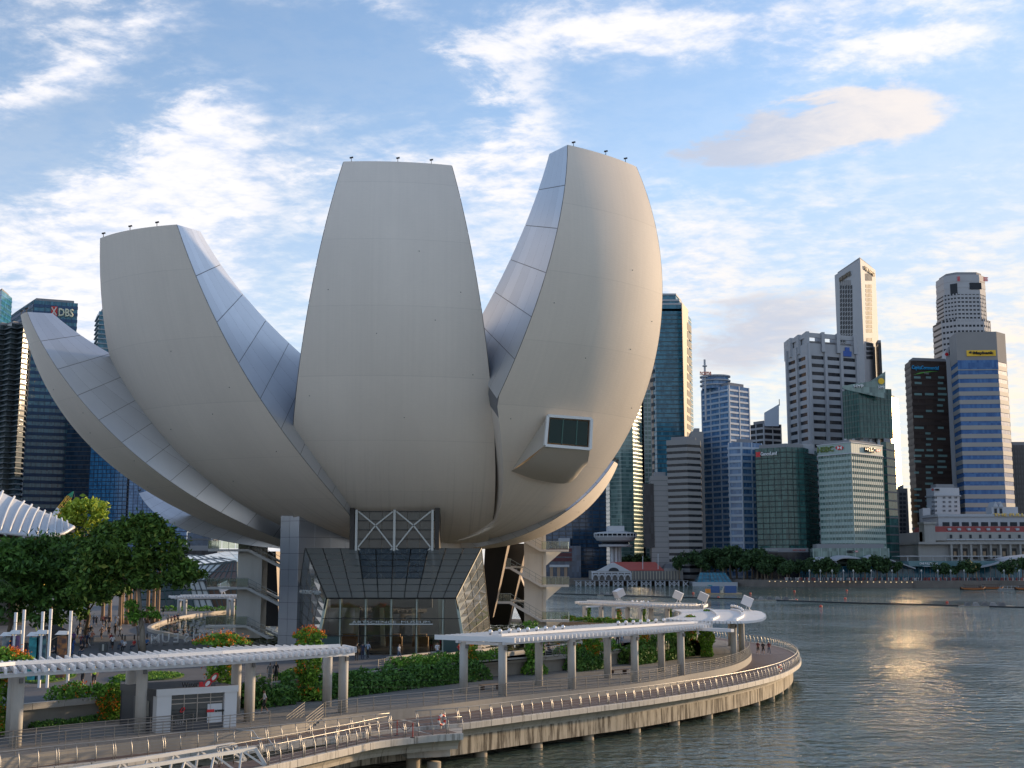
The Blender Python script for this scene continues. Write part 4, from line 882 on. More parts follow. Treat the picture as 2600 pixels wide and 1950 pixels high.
for lab,(px,py),hh_,bl,n,mat in (
 ('dark rounded tree at the left edge behind the banner posts',(15,1640),10,[(-1,0,8,5.5,4,3.6),(3,0,9.5,4,4,3),(1,-1,4.6,5,3,2.2)],5600,lf_d),
 ('dark spreading tree behind the banner posts, between the left edge tree and the large tree',(120,1630),10,[(0,0,8.5,5.2,4,3.4),(-4,0,6.8,3.4,3,2.4),(4,0,6.6,3.6,3,2.3),(0,-1,4.2,5,3,2)],6200,lf_d),
 ('dark tree with low branches just left of the palm trunks',(215,1618),10,[(0,0,8.0,4.2,4,3.0),(2.6,0,6.2,3.0,3,1.8),(-2.5,0,10.5,3.4,3,2.4),(-1,-1,4.2,4,3,1.6)],5400,lf_d)):
    p=G(px,py,1.5); blobtree(lab,p,[(0,0,0),(.4,0,2.5),(0,0,hh_*.6)],bl,n,.40,mat,r0=.3)
p=U(205,1500,230); blobtree('light yellow-green tree peeping over the dark trees beside the crane boom',(p.x,p.y,1.5),[(0,0,0),(.3,0,7),(0,0,14)],[(0,0,18.2,4.0,4,3.2),(-4.6,0,15.2,3.6,3,2.6)],3600,.5,lf_l,r0=.35)
p=U(100,1500,235); blobtree('olive tree showing under the ribbed canopy roof',(p.x,p.y,1.5),[(0,0,0),(.3,0,6),(0,0,11)],[(0,0,14.4,6,4,3.4),(6,0,13.0,4,3,3)],3800,.5,leafmat('olive_leaf',(.02,.04,.008),(.09,.12,.025)),r0=.35)
# palms: trunks in a row, crowns up in the big tree's silhouette
pt=MB(); pt.tube([(0,0,0),(.03,0,1.5),(.02,0,5),(.05,0,10.5)],[.38,.30,.25,.2],10); ptm=pt.mesh('trunk',M('palm_bark',(.30,.20,.13),.85,0,3,.3,.2,sc3=(1,1,4)),smooth=True)
pf=MB()
for k in range(13):
    a=2*PI*k/13; P=[Vector((math.cos(a)*r_,math.sin(a)*r_,10.5+.9*math.sin(r_*.9)-.16*r_*r_)) for r_ in (.1,.8,1.6,2.4,3.1)]
    for i in range(4):
        for j in range(4):
            c=P[i].lerp(P[i+1],j/4); d=(P[i+1]-P[i]).normalized(); sdv_=d.cross(Vector((0,0,1))).normalized()
            for sg_ in (-1,1): e=c+sdv_*sg_*(.75-.12*i)+d*.3-Vector((0,0,.3)); pf.add([c,c+d*.12,e],[(0,1,2)])
pfm=pf.mesh('fronds',leafmat('palm_leaf',(.02,.05,.012),(.07,.12,.03)))
for k,(px,py) in enumerate(((303,1588),(309,1584),(321,1585),(329,1582),(341,1590),(374,1582),(388,1583),(400,1584),(260,1576),(278,1578))):
    p=G(px,py,1.5); t_=thing('palm_tree',ORD[(2,3,4,5,6,7,8,9,0,1)[k]]+' palm trunk from the left in the row beside the pond','palm',p,random.uniform(0,6),'row of palms beside the pond',world=False); t_.scale=(1,1,random.uniform(.82,.94)); put('trunk',ptm,t_); put('fronds',pfm,t_)
p=G(-28,1700,1.5); t_=thing('palm_tree','palm frond tips reaching in at the left picture edge','palm',(p.x-.3,p.y,1.5),.7,world=False); t_.scale=(.75,.75,.72); put('trunk',ptm,t_); put('fronds',pfm,t_)
# ------------------------------------------------------------------ pond with lilies
pw2=M('pond_water',(.015,.02,.018),.04,0,2.5,.2,.03,ior=1.33)
PP=[G(x,y,1.52) for x,y in ((520,1634),(620,1652),(735,1655),(790,1640),(830,1612),(1190,1612),(1215,1655),(1250,1668),(1400,1650),(1531,1627),(1555,1606),(1480,1592),(1360,1580),(700,1556),(560,1556),(450,1572),(388,1592),(384,1604),(448,1618))]
PPc=crom(PP+[PP[0]],4)[:-1]
mb=MB(); mb.add([(p.x,p.y,1.525) for p in PPc],[tuple(range(len(PPc)))]); struct(mb.build('pond',pw2))
kerb=M('pond_kerb',(.45,.41,.36),.75,0,1.2,.15)
pk_=thing('pond_kerb','pale stone kerb running round the museum lily pond','kerb',PPc[0])
KS=resamp(PPc+[PPc[0]],3.2)
for a,b in zip(KS,KS[1:]):
    d=(b-a)*.004; mb=MB(); mb.bar(a+d+Vector((0,0,.18)),b-d+Vector((0,0,.18)),.55,.42); mb.build('kerb_stone',kerb,pk_)
mb=MB()
def inside(x,y,P):
    c=False; n=len(P)
    for i in range(n):
        a,b=P[i],P[i-1]
        if (a.y>y)!=(b.y>y) and x<(b.x-a.x)*(y-a.y)/(b.y-a.y)+a.x: c=not c
    return c
xs_=[p.x for p in PPc]; ysq=[p.y for p in PPc]; k=0
clus=[(random.uniform(min(xs_),max(xs_)),random.uniform(min(ysq),max(ysq)),random.uniform(2,7)) for _ in range(90)]
while k<11000:
    c=random.choice(clus); x=random.gauss(c[0],c[2]); y=random.gauss(c[1],c[2]*1.3)
    k+=1
    if not inside(x,y,PPc): continue
    r_=random.uniform(.16,.42); a0=random.uniform(0,6); n=7; z=1.535+random.random()*.02
    mb.add([(x,y,z)]+[(x+r_*math.cos(a0+q*5.7/n),y+r_*math.sin(a0+q*5.7/n),z+random.uniform(0,.05)) for q in range(n+1)],[(0,q,q+1) for q in range(1,n+1)])
tag(mb.build('lily_pads',leafmat('lily_leaf',(.03,.05,.012),(.16,.17,.04),(.32,.26,.10))),'floating lily pads scattered over the pond','lily pads',kind='stuff')
# low planted kerb wedge in front of the entrance
P=[G(x,y,1.5) for x,y in ((985,1680),(1100,1666),(1240,1648))]
th=thing('planter','long low pale kerb with brown groundcover before the museum doors','planter',P[0])
for a,b in zip(P,P[1:]): 
    mb=MB(); mb.bar(a+Vector((0,0,.22)),b+Vector((0,0,.22)),.4,.44); mb.build('kerb_stone',kerb,th)
    mb=MB(); o_=Vector((1.2,-2.6,0)); mb.bar(a+o_+Vector((0,0,.22)),b+o_+Vector((0,0,.22)),.4,.44); mb.build('kerb_stone',kerb,th)
mb=MB()
for k in range(1500): a=random.random(); p=P[0].lerp(P[2],a)+Vector((1.2,-2.6,0))*random.uniform(.12,.9); leafq(mb,p+Vector((0,0,random.uniform(.05,.35))),.12)
mb.build('groundcover',leafmat('brown_cover',(.05,.04,.015),(.14,.10,.03)),th)['kind']='stuff'
# lawn strips of the plaza
def lawn(label,pts):
    P=[G(x,y,1.52) for x,y in pts]; P=crom(P+[P[0]],4)[:-1]; mb=MB(); mb.prism([(p.x,p.y) for p in P],1.45,1.6)
    th=thing('lawn',label,'lawn',P[0]); mb.build('turf',M('turf',(.045,.085,.02),.9,0,2,.4,.3),th); mb=MB(); xs=[p.x for p in P]; ys=[p.y for p in P]; n=0
    while n<1800:
        x,y=random.uniform(min(xs),max(xs)),random.uniform(min(ys),max(ys)); n+=1
        if inside(x,y,P): leafq(mb,Vector((x,y,1.65)),.11,0)
    mb.build('grass',lf_v,th)['kind']='stuff'
lawn('grass strip seen under the near pergola, left of the runners',[(60,1712),(180,1706),(188,1720),(120,1734),(62,1732)])
lawn('grass strip on the plaza above the kiosk roof',[(300,1716),(400,1708),(465,1714),(440,1724),(330,1730),(290,1726)])
# ================================================================== THINGS ON TERRACE AND PLAZA
# --- kiosk
k0,k1,kb=[Vector((p.x,p.y,0)) for p in (G(399,1751,2.75),G(601.5,1739.7,2.75),G(308,1736,2.75))]
kx=(k1-k0); KW=kx.length; kx.normalize(); ky=(kb-k0); KD=ky.length; ky.normalize(); KH=2.62
kio=thing('kiosk','low grey kiosk with white front piers and a red loop logo, under the near pergola','kiosk',k0)
def kp(a,b,z): return k0+kx*a+ky*b+Vector((0,0,z))
def kbox(name,mat,a0,a1,b0,b1,z0,z1,par=None):
    mb=MB(); mb.hexa([kp(a0,b0,z0),kp(a1,b0,z0),kp(a1,b1,z0),kp(a0,b1,z0),kp(a0,b0,z1),kp(a1,b0,z1),kp(a1,b1,z1),kp(a0,b1,z1)]); return mb.build(name,mat,par or kio)
kw=M('kiosk_white',(.66,.66,.66),.5,0,.8,.06); kg=M('kiosk_grey_side',(.10,.10,.105),.5,.2,.8,.1); krf=M('kiosk_roof',(.045,.048,.055),.6,0,1,.2); kgl=M('kiosk_glass',(.05,.055,.055),.05,0,.9,.5,ior=1.6)
kbox('roof',krf,-.05,KW+.05,-.05,KD,KH-.02,KH+.12); kbox('fascia',kw,-.06,KW+.06,-.12,-.02,KH-.28,KH+.14); kbox('side_fascia',kg,-.07,.02,-.0,KD,KH-.3,KH+.14)
kbox('front_pier',kw,0,.95,-.06,.5,0,KH-.28); kbox('front_pier',kw,KW-.85,KW,-.06,.5,0,KH-.28)
kbox('side_wall',kg,.0,.2,.52,KD,0,KH-.3); kbox('side_wall',kg,KW-.2,KW,.5,KD,0,KH-.02); kbox('back_wall',kg,0,KW,KD-.2,KD,0,KH-.03)
for i in range(4):
    a=.97+(KW-1.84)*i/4; e=.97+(KW-1.84)*(i+1)/4
    kbox('window_pane',kgl,a+.03,e-.03,.1,.13,.55,1.72); kbox('transom_pane',kgl,a+.03,e-.03,.1,.13,1.78,KH-.3)
    kbox('mullion',M('kiosk_mullion',(.42,.36,.30),.5),a-.025,a+.025,.06,.16,.5,KH-.29)
kbox('transom',M('kiosk_mullion',(.42,.36,.30),.5),.95,KW-.86,.06,.16,1.72,1.78); kbox('transom',MATS['kiosk_mullion'],.95,KW-.86,.055,.15,2.02,2.06)
kbox('sill_panel',kg,.95,KW-.85,.08,.3,0,.5)
kbox('white_poster_board',M('poster_white',(.62,.63,.64),.5),KW-1.95,KW-.95,.06,.095,.4,1.62)
kbox('notice_board',M('notice_board',(.40,.38,.33),.6,0,6,.25),-.06,-.02,1.0,1.6,.95,1.95); kbox('door',M('kiosk_door',(.16,.16,.165),.4,.3),-.05,-.01,2.4,3.2,.05,2.1)
blk=M('sign_black',(.015,.015,.016),.4); redm=M('sign_red',(.62,.02,.03),.4); whm=M('sign_pure_white',(.8,.8,.8),.4)
def ktext(s,a,b,z,h,mat,wd=None,nm='lettering'):
    me=text_mesh(s,h,.05,mat,.02,width=wd); p=kp(a,b,z); o=put(nm,me,kio,p-Vector(kio['_o'])); o.rotation_euler=(0,0,math.atan2(kx.y,kx.x)); return o
ktext('Water',KW*.40,-.02,KH+.17,.34,blk,1.15); kbox('sign_red_block',redm,KW*.40+.62,KW*.40+.88,-.06,.0,KH+.16,KH+.48); ktext('around',KW-.75-.35,.03,1.08,.2,blk,.72); kbox('red_print_block',redm,KW-2.0,KW-1.5,.03,.06,1.08,1.26)
def loop(c,r,th_,mat,asp=1.25):
    mb=MB(); n=20; rows=[]
    for i in range(n+1):
        t_=2*PI*i/n; rows.append([kp(c[0]+math.cos(t_)*rr*asp*.75+math.sin(t_)*rr*.35,c[1]+d,c[2]+math.sin(t_)*rr+math.cos(t_)*rr*.25) for rr,d in ((r,-.06),(r,.0),(r-th_,.0),(r-th_,-.06),(r,-.06))])
    mb.grid(rows); return mb.build('logo_loop',mat,kio)
loop((KW*.62,-.03,KH+.36),.29,.07,redm); loop((KW*.62+.42,-.03,KH+.72),.29,.07,redm)
for c in ((KW*.62,-.02,KH+.36),(KW*.62+.42,-.02,KH+.72)):
    mb=MB(); mb.add([kp(c[0]+math.cos(t_)*.17*.94+math.sin(t_)*.06,c[1]-.03,c[2]+math.sin(t_)*.17+math.cos(t_)*.04) for t_ in [2*PI*q/14 for q in range(14)]],[tuple(range(14))]); mb.build('logo_fill',whm,kio)
kbox('logo_stalk',M('sign_dark',(.05,.05,.06),.4),KW*.62+.25,KW*.62+.55,-.03,.0,KH+.14,KH+.3)
mb=MB(); 
for i in range(5): mb.bar(kp(1.3+i*.12,.03,.42),kp(1.3+i*.12,.03,.72),.02,.02,0,(1,0,0))
mb.build('window_print',whm,kio)
loop((1.75,.06,1.35),.16,.05,redm)
# --- white truss gangway
gw=thing('gangway','white steel truss gangway sloping to the near ramp deck, bottom left','gangway',G(648,1900,0)); wst=M('gangway_white',(.60,.61,.60),.45,0,1.5,.1,streak=(1.5,.15,(.3,.2,.12)))
def truss(tp0,tp1,foot):
    d=(tp0-tp1); L=d.length; d/=L; n=8; h=1.25
    mb=MB(); mb.bar(tp1,tp0,.2,.2); mb.build('top_chord',wst,gw); e=foot
    mb=MB(); mb.bar(tp1,e,.2,.2); mb.build('end_post',wst,gw)
    b0=e; b1=tp0+Vector((0,0,-h)); mb=MB(); mb.bar(b0,b1,.2,.2); mb.build('bottom_chord',wst,gw)
    for k in range(n):
        a=tp1.lerp(tp0,(k+.5)/n); 
        for s_ in (0,1): q=b0.lerp(b1,(k+s_)/n); mb=MB(); mb.bar(a,q,.11,.11); mb.build('diagonal',wst,gw)
T0=G(593,1889,.05);T1=G(203,1951,.05); F0=G(624,1933,-1.1)
truss(T1+(T1-T0)*.35,T0,F0)
N0=G(648,1900,.05);N1=G(450,1932,.05); truss(N1+(N1-N0)*1.9,N0,G(679,1950,-1.1))
for k in range(6): a=T0.lerp(T1,.05+k*.18)+Vector((0,0,-1.1)); b=N0.lerp(N1,.1+k*.36)+Vector((0,0,-1.1)); mb=MB(); mb.bar(a,b,.12,.12); mb.build('floor_beam',wst,gw)
P=[T0+Vector((0,0,-1.02)),N0+Vector((0,0,-1.02)),N0+(N1-N0)*2.8+Vector((0,0,-1.02)),T0+(T1-T0)*1.3+Vector((0,0,-1.02))]; mb=MB(); mb.plate(P,(0,0,1),-.06); mb.build('gangway_deck',timber,gw)
for a in (G(700,1915,-.95),G(660,1893,-.95)): mb=MB(); mb.tube([a,a+Vector((-.15,0,.5)),a+Vector((-.5,0,.95)),a+Vector((-1.6,0,1.0))],.035,6); mb.build('gangway_rail',wst,gw,smooth=True)
# --- lifebuoys, stanchions, benches
lbm=M('lifebuoy_red',(.60,.05,.03),.5); lbw=M('lifebuoy_white',(.75,.72,.66),.5)
def buoy(label,p,rz):
    th=thing('lifebuoy',label,'lifebuoy',p,rz,world=False); n=16
    for s_ in range(8):
        mb=MB(); rows=[]
        for i in range(4):
            t_=2*PI*(s_+i/3)/8; rows.append([Vector(((.33+.09*math.cos(a))*math.cos(t_),.09*math.sin(a),.6+(.33+.09*math.cos(a))*math.sin(t_))) for a in [2*PI*q/8 for q in range(9)]])
        mb.grid(rows,0,True); mb.build('ring_segment',lbm if s_%2 else lbw,th,(0,0,0),True)
    MB().box(-.05,.05,.06,.14,0,1.05).build('hanger',steel,th,(0,0,0))
buoy('red and white lifebuoy on the railing corner by the ramp deck',G(1122,1850,-.75),R(50)); buoy('red and white lifebuoy hung on the rim railing at the far right curve',G(1981,1711,-.75),R(55))
for lab,(px,py) in (('red stanchion on the deck gap, left of the pair',(1008,1868)),('red stanchion on the deck gap, right of the pair',(1048,1873))):
    p=G(px,py,-.75); th=thing('stanchion',lab,'stanchion',p,world=False)
    MB().tube([(0,0,0),(0,0,1.0)],.035,8).build('post',M('stanchion_red',(.35,.02,.02),.5),th,(0,0,0)); MB().tube([(0,0,0),(0,0,.04)],.18,12).build('base',M('stanchion_base',(.05,.04,.04),.6),th,(0,0,0))
a,b=G(1008,1868,-.75),G(1048,1873,-.75); mb=MB(); mb.tube([a.lerp(b,t_)+Vector((0,0,.9-.5*math.sin(PI*t_))) for t_ in [q/8 for q in range(9)]],.018,5); tag(mb.build('barrier_chain',M('chain_dark',(.10,.03,.03),.5)),'dark red chain hanging between the two deck stanchions','chain')
for lab,(px,py) in (('wooden slab bench under the middle pergola near its first column',(1245,1752)),('wooden slab bench beside the third column of the middle pergola',(1570,1712))):
    p=G(px,py); th=thing('bench',lab,'bench',p,R(28),world=False)
    for k in range(4): MB().box(-1.0,1.0,-.36+k*.18,-.20+k*.18,.42,.48).build('seat_slat',M('bench_wood',(.28,.17,.10),.6,0,3,.3),th,(0,0,0))
    for x in (-.75,.75): MB().box(x-.06,x+.06,-.3,.3,0,.42).build('leg',M('bench_leg',(.08,.05,.04),.6),th,(0,0,0))
# --- banner posts
bcols=[((.05,.09,.14),(.30,.32,.30)),((.06,.05,.10),(.20,.10,.24)),((.02,.16,.18),(.04,.34,.36)),((.03,.05,.09),(.10,.22,.22)),((.07,.05,.06),(.35,.16,.06))]
pbase=[(30,1690,32,1555),(51,1690,56,1548),(99,1746,109,1553),(119,1746,124,1546),(171,1740,180,1551)]
for k,(bx,by,tx,ty) in enumerate(pbase):
    p=G(bx,by,1.5) if k>1 else G(bx,by+52,1.5); d_=p.y; top=U(tx,ty,d_).z
    lab='white banner pole at the left edge, '+('first from the left','second from the left','third from the left with a teal banner','fourth from the left','last before the crowd with an orange-tinted banner')[k]
    th=thing('banner_pole',lab,'banner',p,world=False); h=top-1.5
    MB().box(-.09,.09,-.09,.09,0,h*.86).build('pole',white,th,(0,0,0)); MB().box(-.095,.095,-.095,.095,h*.865,h).build('lamp_head',lampm,th,(0,0,0))
    m=bpy.data.materials.new('banner_print'); m.use_nodes=True; t=m.node_tree; b=t.nodes['Principled BSDF']; tcn=nd(t,'ShaderNodeTexCoord'); n=nd(t,'ShaderNodeTexNoise'); n.inputs['Scale'].default_value=1.3+k*.3; n.inputs['Detail'].default_value=5
    t.links.new(tcn.outputs['Object'],n.inputs['Vector']); t.links.new(ramp(t,n.outputs[0],[(.42,bcols[k][0]),(.62,bcols[k][1])]),b.inputs['Base Color']); b.inputs['Roughness'].default_value=.6
    MB().box(-.95,-.22,-.03,.03,h*.10,h*.66).build('banner',m,th,(0,0,0)); MB().hexa([(-1.1,-.25,h*.68),(-.18,-.25,h*.68),(-.18,.25,h*.68),(-1.1,.25,h*.68),(-.85,-.12,h*.73),(-.18,-.12,h*.73),(-.18,.12,h*.73),(-.85,.12,h*.73)]).build('banner_arm',white,th,(0,0,0))
# sign letters seen from behind on the plaza
p0,p1=G(386,1639,1.5),G(543,1634,1.5); sgn=thing('letter_sign','white standing letters seen from behind, on the plaza by the pond','sign',p0)
for k,ch in enumerate('MUSEUM'[::-1]):
    me=text_mesh(ch,1.05,.12,white,.01,mirror=True); c=p0.lerp(p1,(k+.3)/6.0); o=put('letter',me,sgn,c-Vector(sgn['_o'])+Vector((0,0,.25))); o.rotation_euler=(0,0,R(3)); MB().box(-.3,.3,-.12,.0,0,.24).build('letter_base',cctv,sgn,(0,0,0)).location=c-Vector(sgn['_o'])
p=G(262,1655,1.5); th=thing('info_totem','small dark information totem alone on the plaza paving','totem',p,world=False); MB().box(-.42,.42,-.1,.1,0,.9).build('body',M('totem_dark',(.08,.085,.08),.4),th,(0,0,0)); MB().box(-.1,.1,-.12,-.1,.1,.8).build('panel',M('totem_panel',(.45,.44,.38),.5),th,(0,0,0))
p=G(192,1700,1.5); th=thing('litter_bin','dark blue-grey box bin behind the near pergola','bin',(p.x,p.y,1.5),world=False); MB().box(-.7,.7,-.4,.4,.05,1.1).build('body',M('bin_grey',(.07,.08,.10),.5),th,(0,0,0)); MB().box(-.72,.72,-.42,.42,1.1,1.16).build('lid',cctv,th,(0,0,0))
p=G(140,1668,1.5); th=thing('mirror_sculpture','dark leaf-shaped sculpture behind the banner poles','sculpture',p,world=False)
mb=MB(); pr=[(-1.4,3.0),(-.2,3.2),(1.1,2.6),(1.7,1.8),(1.2,.4),(.7,0),(.0,.3),(-.7,1.6)]; mb.plate([(x,0,z) for x,z in pr],(0,1,0),.35); mb.build('shell',M('sculpture_dark',(.04,.045,.05),.15,.6),th,(0,0,0)); MB().tube([(-.6,-.06,1.6),(.1,-.08,2.0),(1.5,-.06,2.3)],.05,6).build('rib',M('sculpture_rib',(.25,.18,.10),.4),th,(0,0,0))
# bicycle by the doors
def bicycle(label,p,rz):
    th=thing('bicycle',label,'bicycle',p,rz,world=False); bkm=M('bike_black',(.03,.03,.03),.5)
    for x in (-.5,.5): 
        MB().tube([(x+.33*math.cos(t_),0,.34+.33*math.sin(t_)) for t_ in [2*PI*q/14 for q in range(15)]],.022,5).build('wheel',bkm,th,(0,0,0))
    mb=MB()
    for a,b in (((-.5,0,.34),(-.12,0,.34)),((-.12,0,.34),(-.25,0,.86)),((-.12,0,.34),(.36,0,.8)),((-.25,0,.8),(.36,0,.85)),((.36,0,.95),(.5,0,.34)),((-.5,0,.34),(-.25,0,.8))): mb.tube([a,b],.02,5)
    mb.build('frame',M('bike_frame',(.25,.22,.18),.4),th,(0,0,0)); MB().box(-.38,-.12,-.06,.06,.86,.92).build('saddle',bkm,th,(0,0,0)); MB().bar((.36,-.28,1.0),(.36,.28,1.0),.03,.03).build('handlebar',bkm,th,(0,0,0))
bicycle('bicycle parked by the museum doors near the pink-shirted person',G(1146,1657,1.5),.4); bicycle('bicycle leaning behind the gap railing under the middle pergola',G(1425,1668,1.5),.1)
barrail('gap_railing','short horizontal-bar railing in the hedge gap under the middle pergola',[G(1385,1668,1.5),G(1440,1662,1.5)],1.2,0,1.0,6)
barrail('gap_railing','short bar railing left of the entrance hedge',[G(960,1705,1.5),G(1020,1694,1.5)],1.2,0,1.0,6)
barrail('gap_railing','small bar railing between hedges near the crescent pergola',[G(1668,1653,1.5),G(1698,1649,1.5)],.8,0,.9,6)
barrail('gap_railing','bar railing with gate frame beside the kiosk where the couple stands',[G(600,1738,1.5),G(690,1746,1.5)],1.3,0,1.0,8)
barrail('pond_railing','thin frame railing beside the pond right of the escape stair',[G(1425,1600,1.5),G(1490,1596,1.5)],1.6,0,1.1,3)
# ------------------------------------------------------------------ people
def person_mesh(pose):
    J={'pel':((0,0,.94),.13),'spi':((0,0,1.14),.115),'che':((0,0,1.33),.135),'nek':((0,.01,1.47),.055),'hea':((0,-.015,1.58),.088),'top':((0,0,1.68),.075),'nos':((0,-.10,1.585),.02)}
    for s,x in (('L',1),('R',-1)):
        J['sh'+s]=((.175*x,0,1.40),.062);J['el'+s]=((.225*x,.03,1.13),.046);J['wr'+s]=((.235*x,-.04,.90),.034);J['ha'+s]=((.235*x,-.07,.80),.032);J['fi'+s]=((.23*x,-.08,.745),.018)
        J['hi'+s]=((.095*x,0,.88),.095);J['kn'+s]=((.105*x,-.015,.49),.062);J['an'+s]=((.105*x,.025,.09),.042);J['to'+s]=((.115*x,-.13,.035),.034)
    def mv(**k):
        for n,v in k.items(): J[n]=(v,J[n][1])
    if pose=='walk': mv(knL=(.1,-.14,.52),anL=(.1,-.22,.10),toL=(.1,-.37,.07),knR=(-.1,.06,.5),anR=(-.1,.30,.16),toR=(-.1,.20,.04),elL=(.23,.14,1.15),wrL=(.22,.12,.92),haL=(.21,.10,.83),fiL=(.2,.08,.78),elR=(-.23,-.05,1.13),wrR=(-.2,-.24,.98),haR=(-.19,-.31,.92),fiR=(-.18,-.36,.9))
    if pose=='run': mv(knL=(.1,-.30,.62),anL=(.1,-.12,.28),toL=(.1,-.22,.17),knR=(-.1,.10,.50),anR=(-.1,.44,.30),toR=(-.1,.46,.16),elL=(.24,.22,1.2),wrL=(.2,.02,1.12),haL=(.18,-.07,1.13),fiL=(.17,-.11,1.14),elR=(-.24,-.10,1.16),wrR=(-.16,-.30,1.25),haR=(-.13,-.36,1.31),fiR=(-.12,-.39,1.34))
    if pose=='phone': mv(elL=(.24,-.08,1.15),wrL=(.1,-.28,1.22),haL=(.07,-.34,1.26),fiL=(.06,-.36,1.30),elR=(-.24,-.08,1.15),wrR=(-.1,-.28,1.2),haR=(-.06,-.34,1.24),fiR=(-.05,-.36,1.28))
    if pose=='sit':
        for n,(c,r) in list(J.items()):
            if n[:2] not in('kn','an','to'): J[n]=((c[0],c[1]+.0,c[2]-.46),r)
        mv(knL=(.12,-.42,.46),anL=(.12,-.40,.08),toL=(.12,-.55,.035),knR=(-.12,-.42,.46),anR=(-.12,-.38,.08),toR=(-.12,-.53,.035),wrL=(.16,-.25,.56),haL=(.13,-.33,.53),fiL=(.12,-.38,.52),wrR=(-.16,-.25,.56),haR=(-.13,-.33,.53),fiR=(-.12,-.38,.52),elL=(.24,.02,.70),elR=(-.24,.02,.70))
    E=[('pel','spi',2),('spi','che',2),('che','nek',0),('nek','hea',0),('hea','top',1),('hea','nos',0)]
    for s in 'LR': E+=[('che','sh'+s,2),('sh'+s,'el'+s,5),('el'+s,'wr'+s,0),('wr'+s,'ha'+s,0),('ha'+s,'fi'+s,0),('pel','hi'+s,3),('hi'+s,'kn'+s,3),('kn'+s,'an'+s,6),('an'+s,'to'+s,4)]
    N=list(J); me=bpy.data.meshes.new('body'); me.from_pydata([J[n][0] for n in N],[(N.index(a),N.index(b)) for a,b,_ in E],[])
    o=bpy.data.objects.new('b',me); COL.objects.link(o); md=o.modifiers.new('s','SKIN')
    for i,n in enumerate(N): sv=me.skin_vertices[0].data[i]; sv.radius=(J[n][1],J[n][1]*(.72 if n in('spi','che','pel') else 1)); sv.use_root=(n=='pel')
    sb=o.modifiers.new('u','SUBSURF'); sb.levels=1; sb.render_levels=1
    dg=bpy.context.evaluated_depsgraph_get(); dg.update(); m2=bpy.data.meshes.new_from_object(o.evaluated_get(dg)); bpy.data.objects.remove(o)
    m2.materials.clear()
    for k in range(7): m2.materials.append(None)
    hz=J['hea'][0][2]
    for pl in m2.polygons:
        c=pl.center; best=9;mi=0
        for a,b,k in E:
            A=Vector(J[a][0]);B=Vector(J[b][0]); t_=max(0,min(1,(c-A).dot(B-A)/max(1e-6,(B-A).length_squared))); d=(c-A.lerp(B,t_)).length-.5*(J[a][1]*(1-t_)+J[b][1]*t_)
            if d<best: best=d;mi=k
        if c.z>hz-.07 and abs(c.x)<.15: mi=1 if (c.y>.02 or c.z>hz+.055) else 0
        pl.material_index=mi; pl.use_smooth=True
    return m2
POSE={k:person_mesh(k) for k in('stand','walk','run','phone','sit')}
def pm(c,r=.75): return M('cloth_%d_%d_%d'%tuple(int(v*1000) for v in c),c,r,0,6,.12)
SK=[M('skin_light',(.48,.30,.21),.55),M('skin_tan',(.34,.19,.12),.55),M('skin_brown',(.20,.10,.06),.55)]; HR=[M('hair_black',(.012,.010,.009),.5),M('hair_brown',(.06,.035,.02),.5),M('hair_fair',(.28,.19,.09),.5)]
WHT=(.66,.66,.66);BLK=(.016,.016,.018);NVY=(.02,.03,.07);GRY=(.14,.145,.15);RED=(.5,.03,.03);MRN=(.16,.02,.03);BLU=(.06,.18,.42);YEL=(.55,.75,.05);PNK=(.75,.06,.22);PUR=(.12,.04,.22);LBL=(.32,.38,.46);DNM=(.08,.11,.17);ORG=(.55,.20,.12);SKN=None
def person(label,p,rz,pose,top,bot,shoe=(.5,.5,.5),sk=1,hr=0,long_=False,sleeve=False,h=1.0,grp=None):
    o=bpy.data.objects.new('person',POSE[pose]); COL.objects.link(o); o.location=p; o.rotation_euler=(0,0,rz); o.scale=(h,h,h); tag(o,label,'person',grp)
    tm=pm(top) if top else SK[sk]
    mats=[SK[sk],HR[hr],tm,pm(bot),pm(shoe),tm if sleeve else tm,pm(bot) if long_ else SK[sk]]
    for i,m in enumerate(mats): o.material_slots[i].link='OBJECT'; o.material_slots[i].material=m
    return o
PL=1.5
def pp(px,py,z=PL): return G(px,py,z)
person('man in white t-shirt and black shorts walking past the kiosk',pp(670,1812,0),R(-75),'walk',WHT,BLK,WHT,1,0)
person('woman in grey dress at the railing, left of the standing couple',pp(685,1735),PI,'stand',GRY,GRY,BLK,0,1,h=.97); person('woman in black dress with bare arms, right of the standing couple',pp(700,1734),PI-.3,'stand',BLK,BLK,BLK,0,2,h=1.0)
person('person in red top and black shorts, left of the trio on the boardwalk',pp(1925,1662,-.75),0,'walk',MRN,BLK,WHT,0,0,h=1.0); person('person in dark t-shirt with bag, middle of the trio on the boardwalk',pp(1938,1663,-.75),.1,'walk',BLK,BLK,WHT,0,1,h=.97); person('person in maroon top and blue jeans, right of the trio on the boardwalk',pp(1953,1662.5,-.75),0,'walk',MRN,DNM,WHT,0,0,True,h=1.0)
person('person in grey shirt and red shorts pushing a bike before the doors',pp(1095,1659),.4,'stand',GRY,(.25,.03,.04),BLK,1,0); person('person in bright pink shirt beside the bicycle at the doors',pp(1120,1656),-.5,'stand',PNK,(.4,.1,.1),BLK,1,0)
person('person in white shirt with backpack walking before the entrance hedge',pp(1110,1676),R(20),'walk',WHT,DNM,BLK,1,0,True); person('grey-haired person in blue-grey shirt at the left end of the hedge',pp(1013,1681),R(60),'walk',LBL,DNM,BLK,0,2,True); person('jogger in red top behind the long entrance hedge',pp(1165,1676),R(90),'run',RED,BLK,BLK,1,0)
